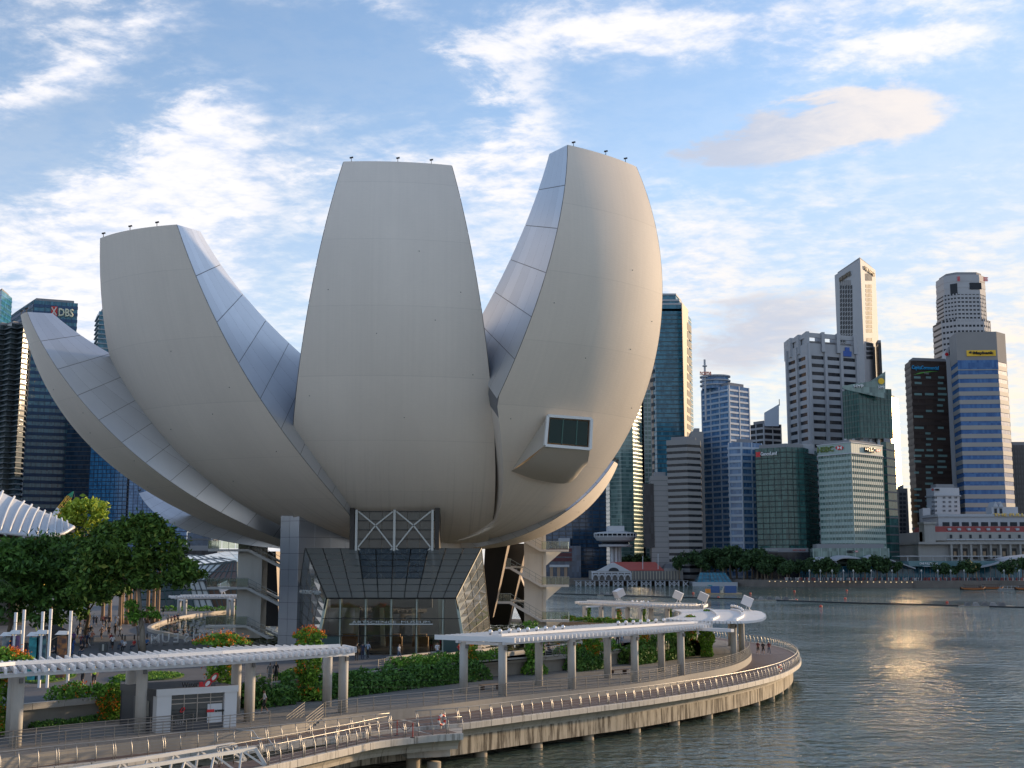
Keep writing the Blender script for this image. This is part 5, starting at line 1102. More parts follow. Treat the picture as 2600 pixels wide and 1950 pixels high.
person('person in light blue shirt near the tip of the near pergola',pp(934,1673),R(150),'walk',LBL,BLK,BLK,1,0,True); person('person in dark blue dress near the tip of the near pergola',pp(921,1675),R(170),'stand',NVY,NVY,BLK,1,0,True); person('person in black seen through the near pergola, left of its tip',pp(840,1684),R(170),'walk',BLK,BLK,BLK,1,0,True); person('person in black standing left of the blue-dressed one',pp(905,1678),R(160),'stand',BLK,BLK,BLK,1,0,True)
person('person in black suit seated on the pond kerb under the middle pergola',pp(1393,1660)+Vector((0,0,.0)),R(20),'sit',BLK,BLK,BLK,1,0,True); person('person with pink top seated beside the dark-suited one on the kerb',pp(1378,1661),R(-10),'sit',(.5,.25,.25),DNM,BLK,1,0,True)
person('person in dark trousers walking behind the middle pergola, left of two',pp(1568,1640),.2,'walk',GRY,BLK,BLK,1,0,True); person('person in pale blue shorts walking behind the middle pergola, right of two',pp(1579,1640),0,'walk',WHT,LBL,BLK,1,0)
person('person with long brown hair beyond the orange vine, left of two',pp(1645,1632),0,'stand',(.3,.12,.1),BLK,BLK,0,1); person('person in peach top beyond the orange vine, right of two',pp(1655,1632),0,'stand',(.5,.28,.2),BLK,BLK,0,1)
person('runner in black with backpack under the near pergola',pp(209,1745),0,'run',BLK,BLK,WHT,1,0); person('runner in neon yellow shirt under the near pergola',pp(238,1745),.2,'walk',YEL,BLK,BLK,0,0); person('person behind the first near pergola column in pale top',pp(56,1745),.2,'walk',(.5,.3,.25),BLK,WHT,0,0)
cr=[(203,1589,'red shirt with black shorts',RED,BLK,0),(215,1592,'maroon shirt, second in the back row',MRN,BLK,PI),(226,1589,'slate blue shirt in the back row',(.12,.17,.24),BLK,PI),(237,1590,'black vest and blue jeans',BLK,DNM,PI),(244,1591,'all black, right of the jeans wearer',BLK,BLK,PI),(261,1590,'orange top and black shorts',ORG,BLK,0),(268,1592,'dark top beside the orange top',(.10,.05,.05),BLK,.3),(277,1590,'black top near the palm trunks',BLK,BLK,.2),
(196,1622,'black clothes and long trousers in the middle of the crowd',BLK,BLK,PI),(210,1618,'white t-shirt and dark trousers',WHT,DNM,0),(224,1622,'dark top, left of the white shorts',BLK,GRY,.2),(230,1623,'black top with white shorts',BLK,WHT,0),(209,1645,'bright blue sports top',BLU,BLK,0),(257,1627,'bare chest and black shorts',None,BLK,0),(276,1620,'black vest and shorts, running',BLK,BLK,0),(292,1616,'black top near the pale tree trunk',BLK,BLK,0),(285,1651,'white t-shirt and black leggings alone on the paving',WHT,BLK,PI),(186,1640,'purple shirt beside the last banner pole',PUR,NVY,PI),(184,1663,'blue clothes below the purple shirt',(.04,.12,.35),(.04,.10,.28),PI),
(65,1668,'dark clothes between banner poles',BLK,BLK,.2),(81,1670,'red shirt between banner poles',RED,BLK,PI),(9,1650,'pale shirt at the left picture edge',LBL,BLK,1),(157,1622,'black shorts beyond the leaf sculpture',BLK,BLK,0),(36,1672,'magenta top by the first banner',(.4,.08,.35),BLK,0),
(426,1585,'striped pale shirt by the pond',(.35,.36,.34),BLK,PI),(435,1590,'tan dress by the pond',(.4,.22,.15),(.4,.22,.15),0),(443,1587,'dark red top by the pond',(.2,.04,.04),BLK,.4),(451,1585,'navy top by the pond',NVY,BLK,.2),(414,1562,'dark clothes at the far pond edge',BLK,BLK,0),(345,1570,'pale top among palm trunks',(.5,.4,.35),BLK,0),(368,1585,'red top among palm trunks',(.35,.06,.05),BLK,0),(380,1587,'black top among palm trunks',BLK,BLK,0)]
for k,(x,y,lab,tp,bt,rz) in enumerate(cr):
    person('person in '+lab if tp else 'person with '+lab,pp(x,y),rz+random.uniform(-.3,.3),'run' if 'running' in lab or 'bare chest' in lab else random.choice(('walk','stand','walk')),tp,bt,random.choice((WHT,BLK,GRY)),random.randrange(3),random.choice((0,0,1)),k%3==0,h=random.uniform(.93,1.04),grp='people on the plaza')
for x,y,lab,tp in ((309,1648,'pale blue top seated left of the white one',LBL),(316,1652,'white top seated beside the blue one',WHT),(340,1650,'red top seated alone left of the pale trunk',RED),(372,1646,'blue top seated right of the pale trunk',BLU),(451,1616,'blue top seated on the pond kerb',(.08,.14,.25)),(466,1620,'black top seated on the pond kerb',BLK),(478,1621,'grey-blue top seated in the kerb group',(.15,.2,.26)),(487,1624,'teal top seated in the kerb group',(.05,.12,.14)),(497,1630,'white top at the right of the kerb group',WHT),(208,1664,'black clothes crouching above the near pergola',BLK),(137,1668,'dark blue clothes seated by the leaf sculpture',NVY)):
    person('person in '+lab,pp(x,y)+Vector((0,0,-.02)),random.uniform(-1,1),'sit',tp,random.choice((BLK,DNM)),BLK,random.randrange(3),0,True,grp='people sitting on the plaza')

names={'white':WHT,'black':BLK,'navy':NVY,'grey':GRY,'red':RED,'pale blue':LBL,'orange':ORG,'maroon':MRN}
kk=list(names); rr=random.Random(5); used=set()
for k in range(22):
    while True:
        a=rr.choice(kk);b=rr.choice(('black','navy','grey','white'))
        if (a,b) not in used: used.add((a,b)); break
    px=rr.uniform(190,305) if k<15 else rr.uniform(70,150); py=rr.uniform(1582,1650) if k<15 else rr.uniform(1640,1668)
    person('plaza visitor in %s top and %s %s, %s'%(a,b,('trousers','shorts')[k%2],'in the crowd before the palms' if k<15 else 'among the banner poles'),pp(px,py),rr.uniform(0,6),rr.choice(('walk','stand','phone')),names[a],names[b],BLK,rr.randrange(3),rr.choice((0,0,1)),k%2==0,h=rr.uniform(.93,1.04),grp='people on the plaza')
# ================================================================== FAR SHORE
SH=[Vector((-1500,860,0)),Vector((-120,840,0)),Vector((60,815,0)),Vector((110,800,0)),Vector((150,745,0)),Vector((215,712,0)),Vector((420,700,0)),Vector((900,690,0))]
quay=M('granite_quay',(.17,.145,.125),.9,0,.25,.3,.2,streak=(.15,.5,(.07,.06,.05)))
farg=MB().prism([(p.x,p.y) for p in SH]+[(2500,690),(3800,4500),(-3800,4500),(-3800,870)],-6,.4).build('far_shore',[M('far_paving',(.13,.125,.12),.9,0,.05,.2),quay]); struct(farg)
for pl in farg.data.polygons: pl.material_index=0 if abs(pl.normal.z)>.5 else 1
def foot(xl,xc,xr,yt,Y,sl,sr,back=None):
    a=U(xl,yt,Y+sl);b=U(xc,yt,Y);c=U(xr,yt,Y+sr); d=a+(c-b) if back is None else Vector((U(back[0],yt,Y+back[1]).x,Y+back[1],0))
    return [(a.x,a.y),(b.x,b.y),(c.x,c.y),(d.x,d.y)]
def rectf(xl,xr,yt,Y,dep,tw=0): a=U(xl,yt,Y+tw);b=U(xr,yt,Y); d=Vector((0,dep,0)); return [(a.x,a.y),(b.x,b.y),(b.x*(1+dep*.6/Y),b.y+dep),(a.x*(1+dep*.6/Y),a.y+dep)]
def ztop(px,py,Y): return U(px,py,Y).z
def tower(name,label,poly,z1,nfl,glass,band=None,bf=.4,off=.25,mull=None,ms=3.0,mw=.25,z0=.4,cat='tower',roof=None,mo=None,faces=(0,1),th=None,crown=0.0):
    if th is None: cx_=sum(p[0] for p in poly)/len(poly); cy_=sum(p[1] for p in poly)/len(poly); th=thing(name,label,cat,(cx_,cy_,z0))
    MB().prism(poly,z0,z1).build('facade',glass,th)
    fh=(z1-z0-crown)/nfl
    if band:
        for k in range(nfl): za=z0+k*fh; mb=MB(); mb.ring(poly,off,za,za+fh*bf); mb.build('floor_band',band,th)
    if crown: mb=MB(); mb.ring(poly,off+.1,z1-crown,z1+.4); mb.build('crown_band',band or glass,th)
    if mull:
        n=len(poly)
        for i in faces:
            p=Vector((*poly[i],0));q=Vector((*poly[(i+1)%n],0)); d=(q-p); L=d.length; d/=L; nn=Vector((d.y,-d.x,0)); m=max(1,round(L/ms)); o_=mo if mo is not None else off+.08
            for k in range(m+1):
                c=p+d*(L*k/m)+nn*(o_/2); mb=MB(); mb.ob((c.x,c.y,(z0+z1)/2),d*mw/2,nn*(o_/2+.05),(0,0,(z1-z0)/2)); mb.build('mullion',mull,th)
    mb=MB(); mb.prism(offset(poly,-2.5),z1-.2,z1+2.6); mb.build('plant_room',roof or M('plant_grey',(.25,.25,.26),.8),th)
    return th
def fpt(p,q,px,py,out=.7):
    d=ray(px,py); P=Vector((*p,0));Q=Vector((*q,0)); n=Vector((Q.y-P.y,-(Q.x-P.x),0)).normalized(); c=Vector((0,0,CZ)); t_=(P-c).dot(n)/d.dot(n); r=c+d*t_
    return r+n*out, math.atan2(Q.y-P.y,Q.x-P.x)
def sign(th,p,q,xl,xr,ybot,ytop_,txt,mat,bold=.02,out=.7,nm='sign_lettering',shear=0,ext=.5):
    a,rz=fpt(p,q,xl,ybot,out);b,_=fpt(p,q,xr,ybot,out);c,_=fpt(p,q,(xl+xr)/2,ytop_,out); mid=(a+b)/2
    o=put(nm,text_mesh(txt,c.z-mid.z,ext,mat,bold,width=(b-a).xy.length,shear=shear),th); o.location=mid-Vector(th['_o']); o.rotation_euler=(0,0,rz)
def fpanel(th,p,q,xl,xr,yb,yt_,mat,out=.4,nm='sign_panel',d=.4):
    a,_=fpt(p,q,xl,yb,out);b,_=fpt(p,q,xr,yb,out);e,_=fpt(p,q,xr,yt_,out);f,_=fpt(p,q,xl,yt_,out); z0,z1=min(a.z,b.z),max(e.z,f.z); n=Vector((q[1]-p[1],-(q[0]-p[0]),0)).normalized()
    mb=MB(); mb.plate([(a.x,a.y,z0),(b.x,b.y,z0),(b.x,b.y,z1),(a.x,a.y,z1)],n,-d); return mb.build(nm,mat,th)
# glasses and stones
def gm_(n,c1,c2,fl=3.8,pane=1.6,ior=1.45,rough=.1): return glassmat(n,c1,c2,fl,pane,rough,ior)
g_navy=gm_('navy_glass',(.018,.045,.085),(.05,.10,.17)); g_green=gm_('sea_green_glass',(.05,.11,.11),(.20,.31,.28),4,2.0,1.6); g_blue=gm_('blue_glass',(.03,.14,.30),(.08,.28,.52)); g_teal=gm_('teal_glass',(.02,.11,.17),(.07,.25,.34)); g_dgreen=gm_('dark_green_glass_wall',(.015,.065,.065),(.05,.15,.135),3.6,1.3); g_mint=gm_('mint_glass',(.07,.13,.12),(.20,.30,.27),3.4,1.4); g_black=gm_('black_glass',(.010,.013,.02),(.03,.035,.045),3.6,1.5,1.35,.2); g_steel=gm_('steel_blue_glass',(.05,.13,.27),(.14,.28,.48),3.6,1.5); g_brown=gm_('brown_wall',(.045,.03,.026),(.08,.055,.045),3.6,6,1.35,.5)
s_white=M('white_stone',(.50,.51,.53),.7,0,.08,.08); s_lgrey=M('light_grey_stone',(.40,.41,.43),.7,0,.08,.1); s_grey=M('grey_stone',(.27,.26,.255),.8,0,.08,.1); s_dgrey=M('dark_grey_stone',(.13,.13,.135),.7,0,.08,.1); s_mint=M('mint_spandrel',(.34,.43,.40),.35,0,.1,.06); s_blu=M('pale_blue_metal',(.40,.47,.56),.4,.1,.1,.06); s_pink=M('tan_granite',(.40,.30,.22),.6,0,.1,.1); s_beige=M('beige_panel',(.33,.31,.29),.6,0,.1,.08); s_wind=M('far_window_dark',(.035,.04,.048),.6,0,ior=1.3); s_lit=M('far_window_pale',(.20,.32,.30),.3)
s_gold=M('gold_sign',(.75,.52,.12),.5); s_yel=M('yellow_sign',(.85,.52,.03),.5)
# --- left cluster behind the museum
P=foot(30,86,198,762,1087,70,14); t_=tower('office_tower','tall blue glass bank tower carrying the red star emblem and pale letters, far left','',0,0,None) if False else None
t_=tower('office_tower','tall blue glass bank tower with red emblem and pale letters, upper left',P,ztop(86,762,1087),40,g_teal,M('bank_tower_band',(.02,.07,.16),.5),.45,.3,M('tower_mullion_blue',(.02,.05,.09),.5),4.5,.2)
sign(t_,P[1],P[2],148,186,805,784,'DBS',M('pale_sign',(.70,.68,.50),.4),.03,1.2); fpanel(t_,P[1],P[2],129,145,803,779,M('red_sign',(.55,.03,.02),.4),1.2)
for a in (0,1): mb=MB(); c0,_=fpt(P[1],P[2],131+a*12,801,1.8); c1,_=fpt(P[1],P[2],143-a*12,781,1.8); mb.bar(c0,c1,1.0,.3,0,(0,1,0)); mb.build('emblem_stroke',M('emblem_white',(.7,.6,.55),.5),t_)
P=foot(-40,5,32,735,1000,40,30); tower('apartment_tower','blue-green glass tower with angled top at the left picture edge',P,ztop(8,737,1000),55,g_teal,g_blue,.3,.3)
P=[(U(x,860,y).x,y) for x,y in ((-30,985),(-2,968),(12,972),(28,962),(44,968),(58,960),(72,966),(76,1000),(-30,1015))]
tower('apartment_tower','curving apartment tower with stacked balconies in front of the bank tower, far left',P,ztop(30,822,965),48,glassmat('apartment_glass',(.01,.02,.025),(.06,.09,.10),3.4,3),M('balcony_edge',(.11,.13,.145),.6,0,.2,.2),.22,1.3,faces=())
P=rectf(176,245,1000,1060,45); tower('office_tower','dark tower with pale vertical lit strips behind the lowest petal',P,ztop(200,1000,1060),40,g_navy,s_dgrey,.15,.2)
P=rectf(236,332,1030,1020,45,8); tower('office_tower','blue glass tower with a darker half, right of the dark lit-strip tower',P,ztop(280,1030,1020),42,g_blue,M('deep_blue_band',(.02,.05,.10),.5),.18,.15,MATS['deep_blue_band'],4,.3)
P=rectf(330,402,1180,1000,40); tower('office_tower','brighter blue glass tower behind the sunlit low petal',P,ztop(360,1180,1000),36,g_steel,MATS['deep_blue_band'],.15,.15,MATS['deep_blue_band'],4,.3)
P=foot(244,252,330,790,1150,30,10); tower('office_tower','slim tower with horizontal fins seen left of the broad petal',P,ztop(250,790,1150),55,g_teal,s_lgrey,.2,1.0)
P=rectf(395,476,1310,900,40); tower('office_tower','blue glass block with mottled front behind the large tree',P,ztop(430,1305,900),14,g_steel,MATS['deep_blue_band'],.2,.2,cat='office block')
P=rectf(476,536,1352,820,50); tower('office_block','low dark blue box building with roof planting, left of the left stair',P,ztop(500,1352,820),6,g_navy,s_dgrey,.2,.3,cat='office block')
P=rectf(430,552,1398,640,40); tower('podium_block','dark podium behind the glass pavilion',P,ztop(500,1398,640),2,g_black,s_dgrey,.2,.3,cat='building')
th=thing('telecom_mast','thin lattice mast left of the left stair','mast',U(541,1400,800)); 
for dx in (-1.6,1.6): 
    mb=MB(); a=U(541,1400,800); mb.bar(a+Vector((dx,0,0)),a+Vector((dx*.7,0,11)),.3,.3,0,(1,0,0)); mb.build('mast_leg',s_lgrey,th)
for k in range(5): a=U(541,1400,800); mb=MB(); mb.bar(a+Vector((-1.5,0,1+k*2.2)),a+Vector((1.5,0,2.5+k*2)),.25,.25); mb.build('mast_brace',s_lgrey,th)
# crane
th=thing('crane','yellow and green lattice crane boom rising above the ribbed canopy roof','crane',U(138,1312,420)); a=U(138,1312,420);b=U(186,1248,420); cy_=M('crane_yellow',(.55,.36,.04),.5); cgn=M('crane_green',(.02,.30,.18),.5)
dv=(b-a).normalized(); nv_=dv.cross(Vector((0,1,0))).normalized()
for s_ in (-.9,.9):
    for e in (-.8,.8): mb=MB(); mb.bar(a+nv_*s_+Vector((0,e,0)),a.lerp(b,.8)+nv_*s_*.6+Vector((0,e,0)),.22,.22); mb.build('boom_chord',cy_,th); mb=MB(); mb.bar(a.lerp(b,.8)+nv_*s_*.6+Vector((0,e,0)),b+Vector((0,e*.3,0)),.24,.24); mb.build('boom_tip',cgn,th)
for k in range(8): f0,f1=k/10,(k+1)/10; mb=MB(); mb.bar(a.lerp(b,f0)+nv_*(.9 if k%2 else -.9)+Vector((0,-.8,0)),a.lerp(b,f1)+nv_*(-.85 if k%2 else .85)+Vector((0,-.8,0)),.16,.16); mb.build('boom_lacing',cy_,th)
mb=MB(); mb.ob(a.lerp(b,.14)+Vector((0,-1.2,0)),dv*1.8,Vector((0,.1,0)),nv_*.8); mb.build('boom_placard',whm,th); mb=MB(); mb.bar(b,b+Vector((1.8,0,-6)),.08,.08); mb.build('hoist_cable',s_dgrey,th); mb=MB(); mb.bar(a,Vector((a.x-3,a.y,0)),1.0,1.0); mb.build('boom_base',cy_,th)
# ribbed canopy roof on the left
th=thing('canopy_roof','ribbed white curved canopy roof at the left edge above dark trees','canopy',(-85,195,1.5)); cw=M('canopy_white',(.62,.63,.64),.4,.1,.5,.08); cbr=M('canopy_soffit',(.30,.24,.18),.7)
def can(u,v): # u along the rim left->tip, v from rim inwards
    e=crom([U(-90,1345,180),U(0,1352,180),U(90,1361,181),U(150,1358,183),U(187,1338,186)],6); t2=crom([U(-90,1205,205),U(0,1248,204),U(60,1276,202),U(120,1303,196),U(187,1334,186.5)],6)
    p,_=poly_at(e,plen(e)*u);q,_=poly_at(t2,plen(t2)*u); r=p.lerp(q,v); r.z+=1.0*math.sin(PI*v)*(1-u); return r
mb=MB(); mb.grid([[can(i/20,j/6) for j in range(7)] for i in range(21)]); mb.build('roof_skin',cw,th,smooth=True)
mb=MB(); mb.grid([[can(i/20,j/4)*1+Vector((0,.6,-1.3+.6*(i/20))) for j in range(5)] for i in range(21)],0,True); mb.build('soffit',cbr,th,smooth=True)
for k in range(13):
    u=k/13.2; mb=MB(); mb.tube([can(u,j/6)+Vector((0,0,.25)) for j in range(7)],[.24*(1-u*.5)]*7,6); mb.build('roof_rib',cw,th,smooth=True)
for k in range(6):
    u=.06+k/6.5; mb=MB(); p=can(u,0); q=can(min(1,u+.03),.55); mb.bar(p+Vector((-.2,-.3,-.5)),q+Vector((0,0,-1.0)),.35,.6); mb.build('soffit_rib',cw,th)
mb=MB(); mb.tube([can(i/20,0) for i in range(21)],.28,6); mb.build('rim_tube',cw,th,smooth=True)
p=U(-60,1400,188); mb=MB(); mb.box(p.x-20,U(48,1400,188).x,188,192,1.5,U(0,1352,188).z); mb.build('canopy_wall',glassmat('canopy_glass',(.02,.022,.02),(.10,.085,.06),2.5,1.2),th)
# crystal glass pavilion beyond the pond
cg=M('pavilion_clear_glass',(.30,.38,.36),.06,0,.12,.2,ior=1.6); cg2=M('pavilion_white_glass',(.62,.66,.66),.15,0,.3,.08); cg3=M('pavilion_dark_glass',(.03,.045,.042),.06,0,.3,.3,ior=1.6); cg4=M('pavilion_warm_glass',(.16,.10,.075),.1,0,.25,.4,ior=1.6)
th=thing('glass_pavilion','faceted crystal glass pavilion across the pond, left of the museum','pavilion',G(540,1545,1.5))
YP=262
def facet(pts,mat,nu,nvv,bar=M('pavilion_bar',(.08,.10,.10),.4)):
    a,b,c,d=[U(x,y,z) for x,y,z in pts]; n=(b-a).cross(d-a).normalized(); n=n if n.y<0 else -n
    f=lambda s,t2:a.lerp(b,s).lerp(d.lerp(c,s),t2)
    for i in range(nu):
        for j in range(nvv): mb=MB(); mb.plate([f(i/nu,j/nvv),f((i+1)/nu-.01,j/nvv),f((i+1)/nu-.01,(j+1)/nvv-.01),f(i/nu,(j+1)/nvv-.01)],n,.1); mb.build('glass_pane',mat,th)
    for i in range(nu+1): mb=MB(); mb.bar(f(i/nu,0)+n*.15,f(i/nu,1)+n*.15,.22,.2,0,n); mb.build('glazing_bar',bar,th)
    for j in range(nvv+1): mb=MB(); mb.bar(f(0,j/nvv)+n*.15,f(1,j/nvv)+n*.15,.18,.2,0,n); mb.build('glazing_bar',bar,th)
facet(((495,1545,YP),(545,1545,YP),(518,1475,YP),(478,1475,YP)),cg2,3,3); facet(((478,1474,YP+.5),(519,1474,YP+.5),(566,1432,YP+2),(500,1436,YP+2)),cg2,4,2)
facet(((545,1545,YP+.3),(600,1542,YP+.3),(602,1475,YP),(519,1475,YP+.3)),cg4,5,3); facet(((519,1474,YP+.6),(602,1474,YP+.5),(600,1427,YP+2),(567,1431,YP+2)),cg4,5,2)
facet(((600,1542,YP+.3),(640,1530,YP+12),(632,1452,YP+10),(600,1427,YP+2)),cg,3,4); facet(((500,1436,YP+2.5),(600,1426,YP+2.5),(545,1414,YP+24),(466,1410,YP+26)),cg2,5,2); facet(((600,1426,YP+2.6),(640,1450,YP+10),(660,1385,YP+34),(500,1413,YP+24)),cg,6,4)
facet(((330,1542,YP-6),(494,1545,YP-.5),(477,1475,YP),(330,1490,YP+4)),cg3,7,3,M('pavilion_green_bar',(.03,.07,.06),.4)); facet(((640,1530,YP+13),(720,1530,YP+30),(715,1400,YP+36),(645,1440,YP+12)),cg,4,4)
lawnp=[G(x,y,1.5) for x,y in ((410,1552),(650,1550))]; hedge('low hedge strip along the foot of the glass pavilion',lawnp,.9,2.0,40,.3,1.5)
# --- right skyline
P=foot(1385,1452,1537,1180,850,10,6); tower('office_tower','dark navy glass tower just right of the tallest petal base',P,ztop(1452,1150,850),30,g_navy,M('navy_band',(.03,.04,.055),.3),.25,.15,MATS['navy_band'],5,.25)
P=[(U(x,1000,y).x,y) for x,y in ((1530,880),(1545,858),(1575,850),(1605,852),(1628,866),(1634,900),(1540,910))]; t_=tower('office_tower','sea-green curved glass tower with pale floor lines, behind the mushroom tower',P,ztop(1580,985,850),46,g_green,M('green_band',(.20,.29,.27),.3,.2),.3,.15)
P=rectf(1634,1652,1000,872,30); tower('office_tower','narrow pale green finned tower sliver beside the curved glass tower',P,ztop(1640,990,872),40,g_mint,s_mint,.3,.2,s_lgrey,2.2,.4)
# stepped tower with golden right side
P=foot(1652,1690,1742,742,1000,10,0,(1757,40)); a=[U(x,900,y) for x,y in ((1648,1012),(1664,1000),(1740,1000),(1757,1035),(1700,1070),(1650,1060))]; P=[(p.x,p.y) for p in a]
t_=tower('office_tower','tall blue tower with stepped top and golden right flank',P,ztop(1690,790,1000),58,g_teal,M('teal_band',(.04,.09,.11),.35),.25,.15,faces=())
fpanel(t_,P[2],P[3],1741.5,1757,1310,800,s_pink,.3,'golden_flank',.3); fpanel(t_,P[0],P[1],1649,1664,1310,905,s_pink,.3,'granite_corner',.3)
for z,(o_,y0,y1) in enumerate(((-2.5,790,768),(-5,768,757),(-8,757,740))): mb=MB(); mb.prism(offset(P,o_),ztop(1690,y0,1000),ztop(1690,y1,1000)); mb.build('top_step',g_teal,t_); mb=MB(); mb.ring(offset(P,o_),.4,ztop(1690,y1,1000)-1.5,ztop(1690,y1,1000)); mb.build('step_edge',s_lgrey,t_)
for i in range(22): y=830+i*21; fpanel(t_,P[2],P[3],1744,1754,y+6,y,s_wind,.5,'flank_window',.2); fpanel(t_,P[0],P[1],1652,1662,y+6+90,y+90,s_wind,.5,'corner_window',.2) if y<1200 else None
P=rectf(1652,1700,1205,800,25); t_=tower('office_block','small grey slab building with notched top right of the mushroom tower',P,ztop(1670,1208,800),20,s_grey,s_dgrey,.1,.1,cat='office block'); fpanel(t_,P[0],P[1],1636,1662,1390,1228,g_black,.5,'dark_glass_wing',6)
P=[(U(x,1120,y).x,y) for x,y in ((1694,800),(1744,792),(1776,798),(1778,835),(1698,840))]; t_=tower('office_tower','grey tower with bold dark horizontal window stripes behind the shore trees',P,ztop(1735,1118,795),21,g_black,s_grey,.58,.5,crown=3); P=rectf(1754,1786,1096,826,28); tower('office_slab','plain tan-grey slab behind the striped grey tower',P,ztop(1770,1096,826),2,s_grey,None,cat='office block')
# round-topped white and blue tower
P=foot(1782,1850,1900,985,830,26,14); zt_=ztop(1850,978,830)
t_=tower('office_tower','white-gridded blue tower with round top floor and mast',P,zt_,34,g_steel,s_blu,.34,.5,s_blu,9,.8)
c=U(1818,960,846); R_=9.5
for k in range(3): mb=MB(); mb.tube([(c.x,c.y+4,zt_+k*3.1-.2),(c.x,c.y+4,zt_+k*3.1+2.0)],R_,28); mb.build('drum_glass',g_steel,t_); mb=MB(); mb.tube([(c.x,c.y+4,zt_+k*3.1+2.0),(c.x,c.y+4,zt_+k*3.1+2.9)],R_+1.2,28); mb.build('drum_ring',s_lgrey,t_)
m0=U(1790,958,838); zz0=m0.z; mb=MB(); mb.tube([m0+Vector((0,0,-30)),m0+Vector((0,0,10))],.7,8); mb.build('mast',s_lgrey,t_); 
for z_,r_ in ((0,2.0),(7.5,1.6),(12.5,.7)): mb=MB(); mb.tube([m0+Vector((0,0,z_)),m0+Vector((0,0,z_+.8 if r_>1 else z_-3))],r_,12); mb.build('mast_ring',s_lgrey,t_)
a=U(1777,953,828);b=U(1806,953,828); o=put('roof_sign',text_mesh('ncome',a.z*0+2.6,.4,M('orange_red_sign',(.50,.08,.03),.5),.03,width=(b-a).length),t_); o.location=(a+b)/2-Vector(t_['_o'])
P=foot(1850,1882,1932,1125,818,4,8); tower('office_block','lower white-gridded wing in front of the round-topped tower',P,ztop(1880,1123,818),20,g_steel,s_blu,.34,.5,s_blu,7,.8,cat='office block')
P=foot(1900,1938,1981,1045,940,14,8); t_=tower('office_tower','grey gridded tower with a slanted glass crown and mast, right of the round-topped tower',P,ztop(1938,1075,940),26,g_black,s_lgrey,.36,.4,s_lgrey,7,.7)
a=[U(1942,1047,938),U(1978,1026,938),U(1978,1082,938),U(1942,1082,938)]; mb=MB(); mb.plate(a,(0,1,0),3); mb.build('slanted_crown',s_blu,t_); a=U(1979,1030,938); mb=MB(); mb.bar(a,a+Vector((0,0,5)),.5,.5,0,(1,0,0)); mb.build('mast',s_dgrey,t_)
P=foot(1917,1990,2072,1135,780,14,22); a=[U(x,1135,y) for x,y in ((1917,795),(1996,782),(2040,786),(2073,812),(2060,840),(1925,840))]; P=[(p.x,p.y) for p in a]
t_=tower('office_tower','dark green glass tower with small red emblem and white letters',P,ztop(1990,1135,782),24,g_dgreen,M('dgreen_band',(.012,.035,.033),.5),.2,.1,M('dgreen_mull',(.012,.03,.028),.5),4.5,.2,faces=(0,1)); sign(t_,P[0],P[1],1933,1974,1157,1147,'GuocoLand',whm,.02); fpanel(t_,P[0],P[1],1920,1931,1160,1148,redm)
c=U(2020,1140,806); mb=MB(); mb.tube([(c.x,c.y,c.z-4),(c.x,c.y,c.z+2.2)],12,20); mb.build('roof_drum',s_lgrey,t_)
# finned tower
P=foot(2000,2052,2172,880,900,34,16); zt_=ztop(2052,872,900)
t_=tower('office_tower','pale grey tower with tall vertical fins and dark window slots',P,zt_,27,g_black,s_lgrey,.56,.35,s_lgrey,17,2.2,mo=2.0,crown=9)
for p,q,ks in ((P[0],P[1],(.15,.55,.95)),(P[1],P[2],(.3,.62,.98))):
    for k in ks: c=Vector((*p,0)).lerp(Vector((*q,0)),k); mb=MB(); mb.box(c.x-1.2,c.x+1.2,c.y-3,c.y+18,zt_-6,zt_+9); mb.build('roof_fin',s_lgrey,t_)
for p,q in ((P[0],P[1]),(P[1],P[2])): mb=MB(); a=Vector((*p,zt_+6.5));b=Vector((*q,zt_+6.5)); mb.bar(a,b,1.4,3.4); mb.build('roof_frame',s_lgrey,t_)
fpanel(t_,P[1],P[2],2139,2160,905,893,M('blue_emblem',(.03,.10,.38),.5),1.2,'emblem'); fpanel(t_,P[1],P[2],2144,2155,893,883,MATS['blue_emblem'],1.2,'emblem')
# tall wedge tower
P=foot(2118,2184.5,2222,672,1000,60,40); zt_=ztop(2184,657,1000); t_=tower('office_tower','tallest pale wedge-shaped tower with sunlit right face',P,zt_,1,s_lgrey,None)
for p,q,x0_,x1_,y0_,n in ((P[0],P[1],2133,2166,726,14),(P[1],P[2],2198,2214.5,724,17)):
    for k in range(n):
        y=y0_+k*11.3
        for j in range(5):
            xa=lerp(x0_,x1_,j/5)+(k*.12); xb=lerp(x0_,x1_,(j+.72)/5)+(k*.12)
            if p is P[1] and k==11: continue
            fpanel(t_,p,q,xa,xb,y+6.5,y,s_wind,.25,'window_row_pane' if False else 'window',.15)
sign(t_,P[0],P[1],2133,2162,708,696,'ONE RAFFLES',M('bronze_sign',(.16,.12,.07),.5),.02); sign(t_,P[1],P[2],2192,2218,694,684,'ONE RAFFLES',MATS['bronze_sign'],.02)
for p,q,x0_,x1_,ya,yb in ((P[0],P[1],2132,2162,724,712),(P[1],P[2],2197,2215,712,696)):
    for j in range(6): fpanel(t_,p,q,lerp(x0_,x1_,j/6),lerp(x0_,x1_,(j+.6)/6),ya,yb,s_grey,.3,'louvre',.1)
P=rectf(2230,2237,870,1010,20); tower('office_slab','thin dark glass blade beside the tallest wedge tower',P,ztop(2233,870,1010),2,g_black,None,cat='tower')
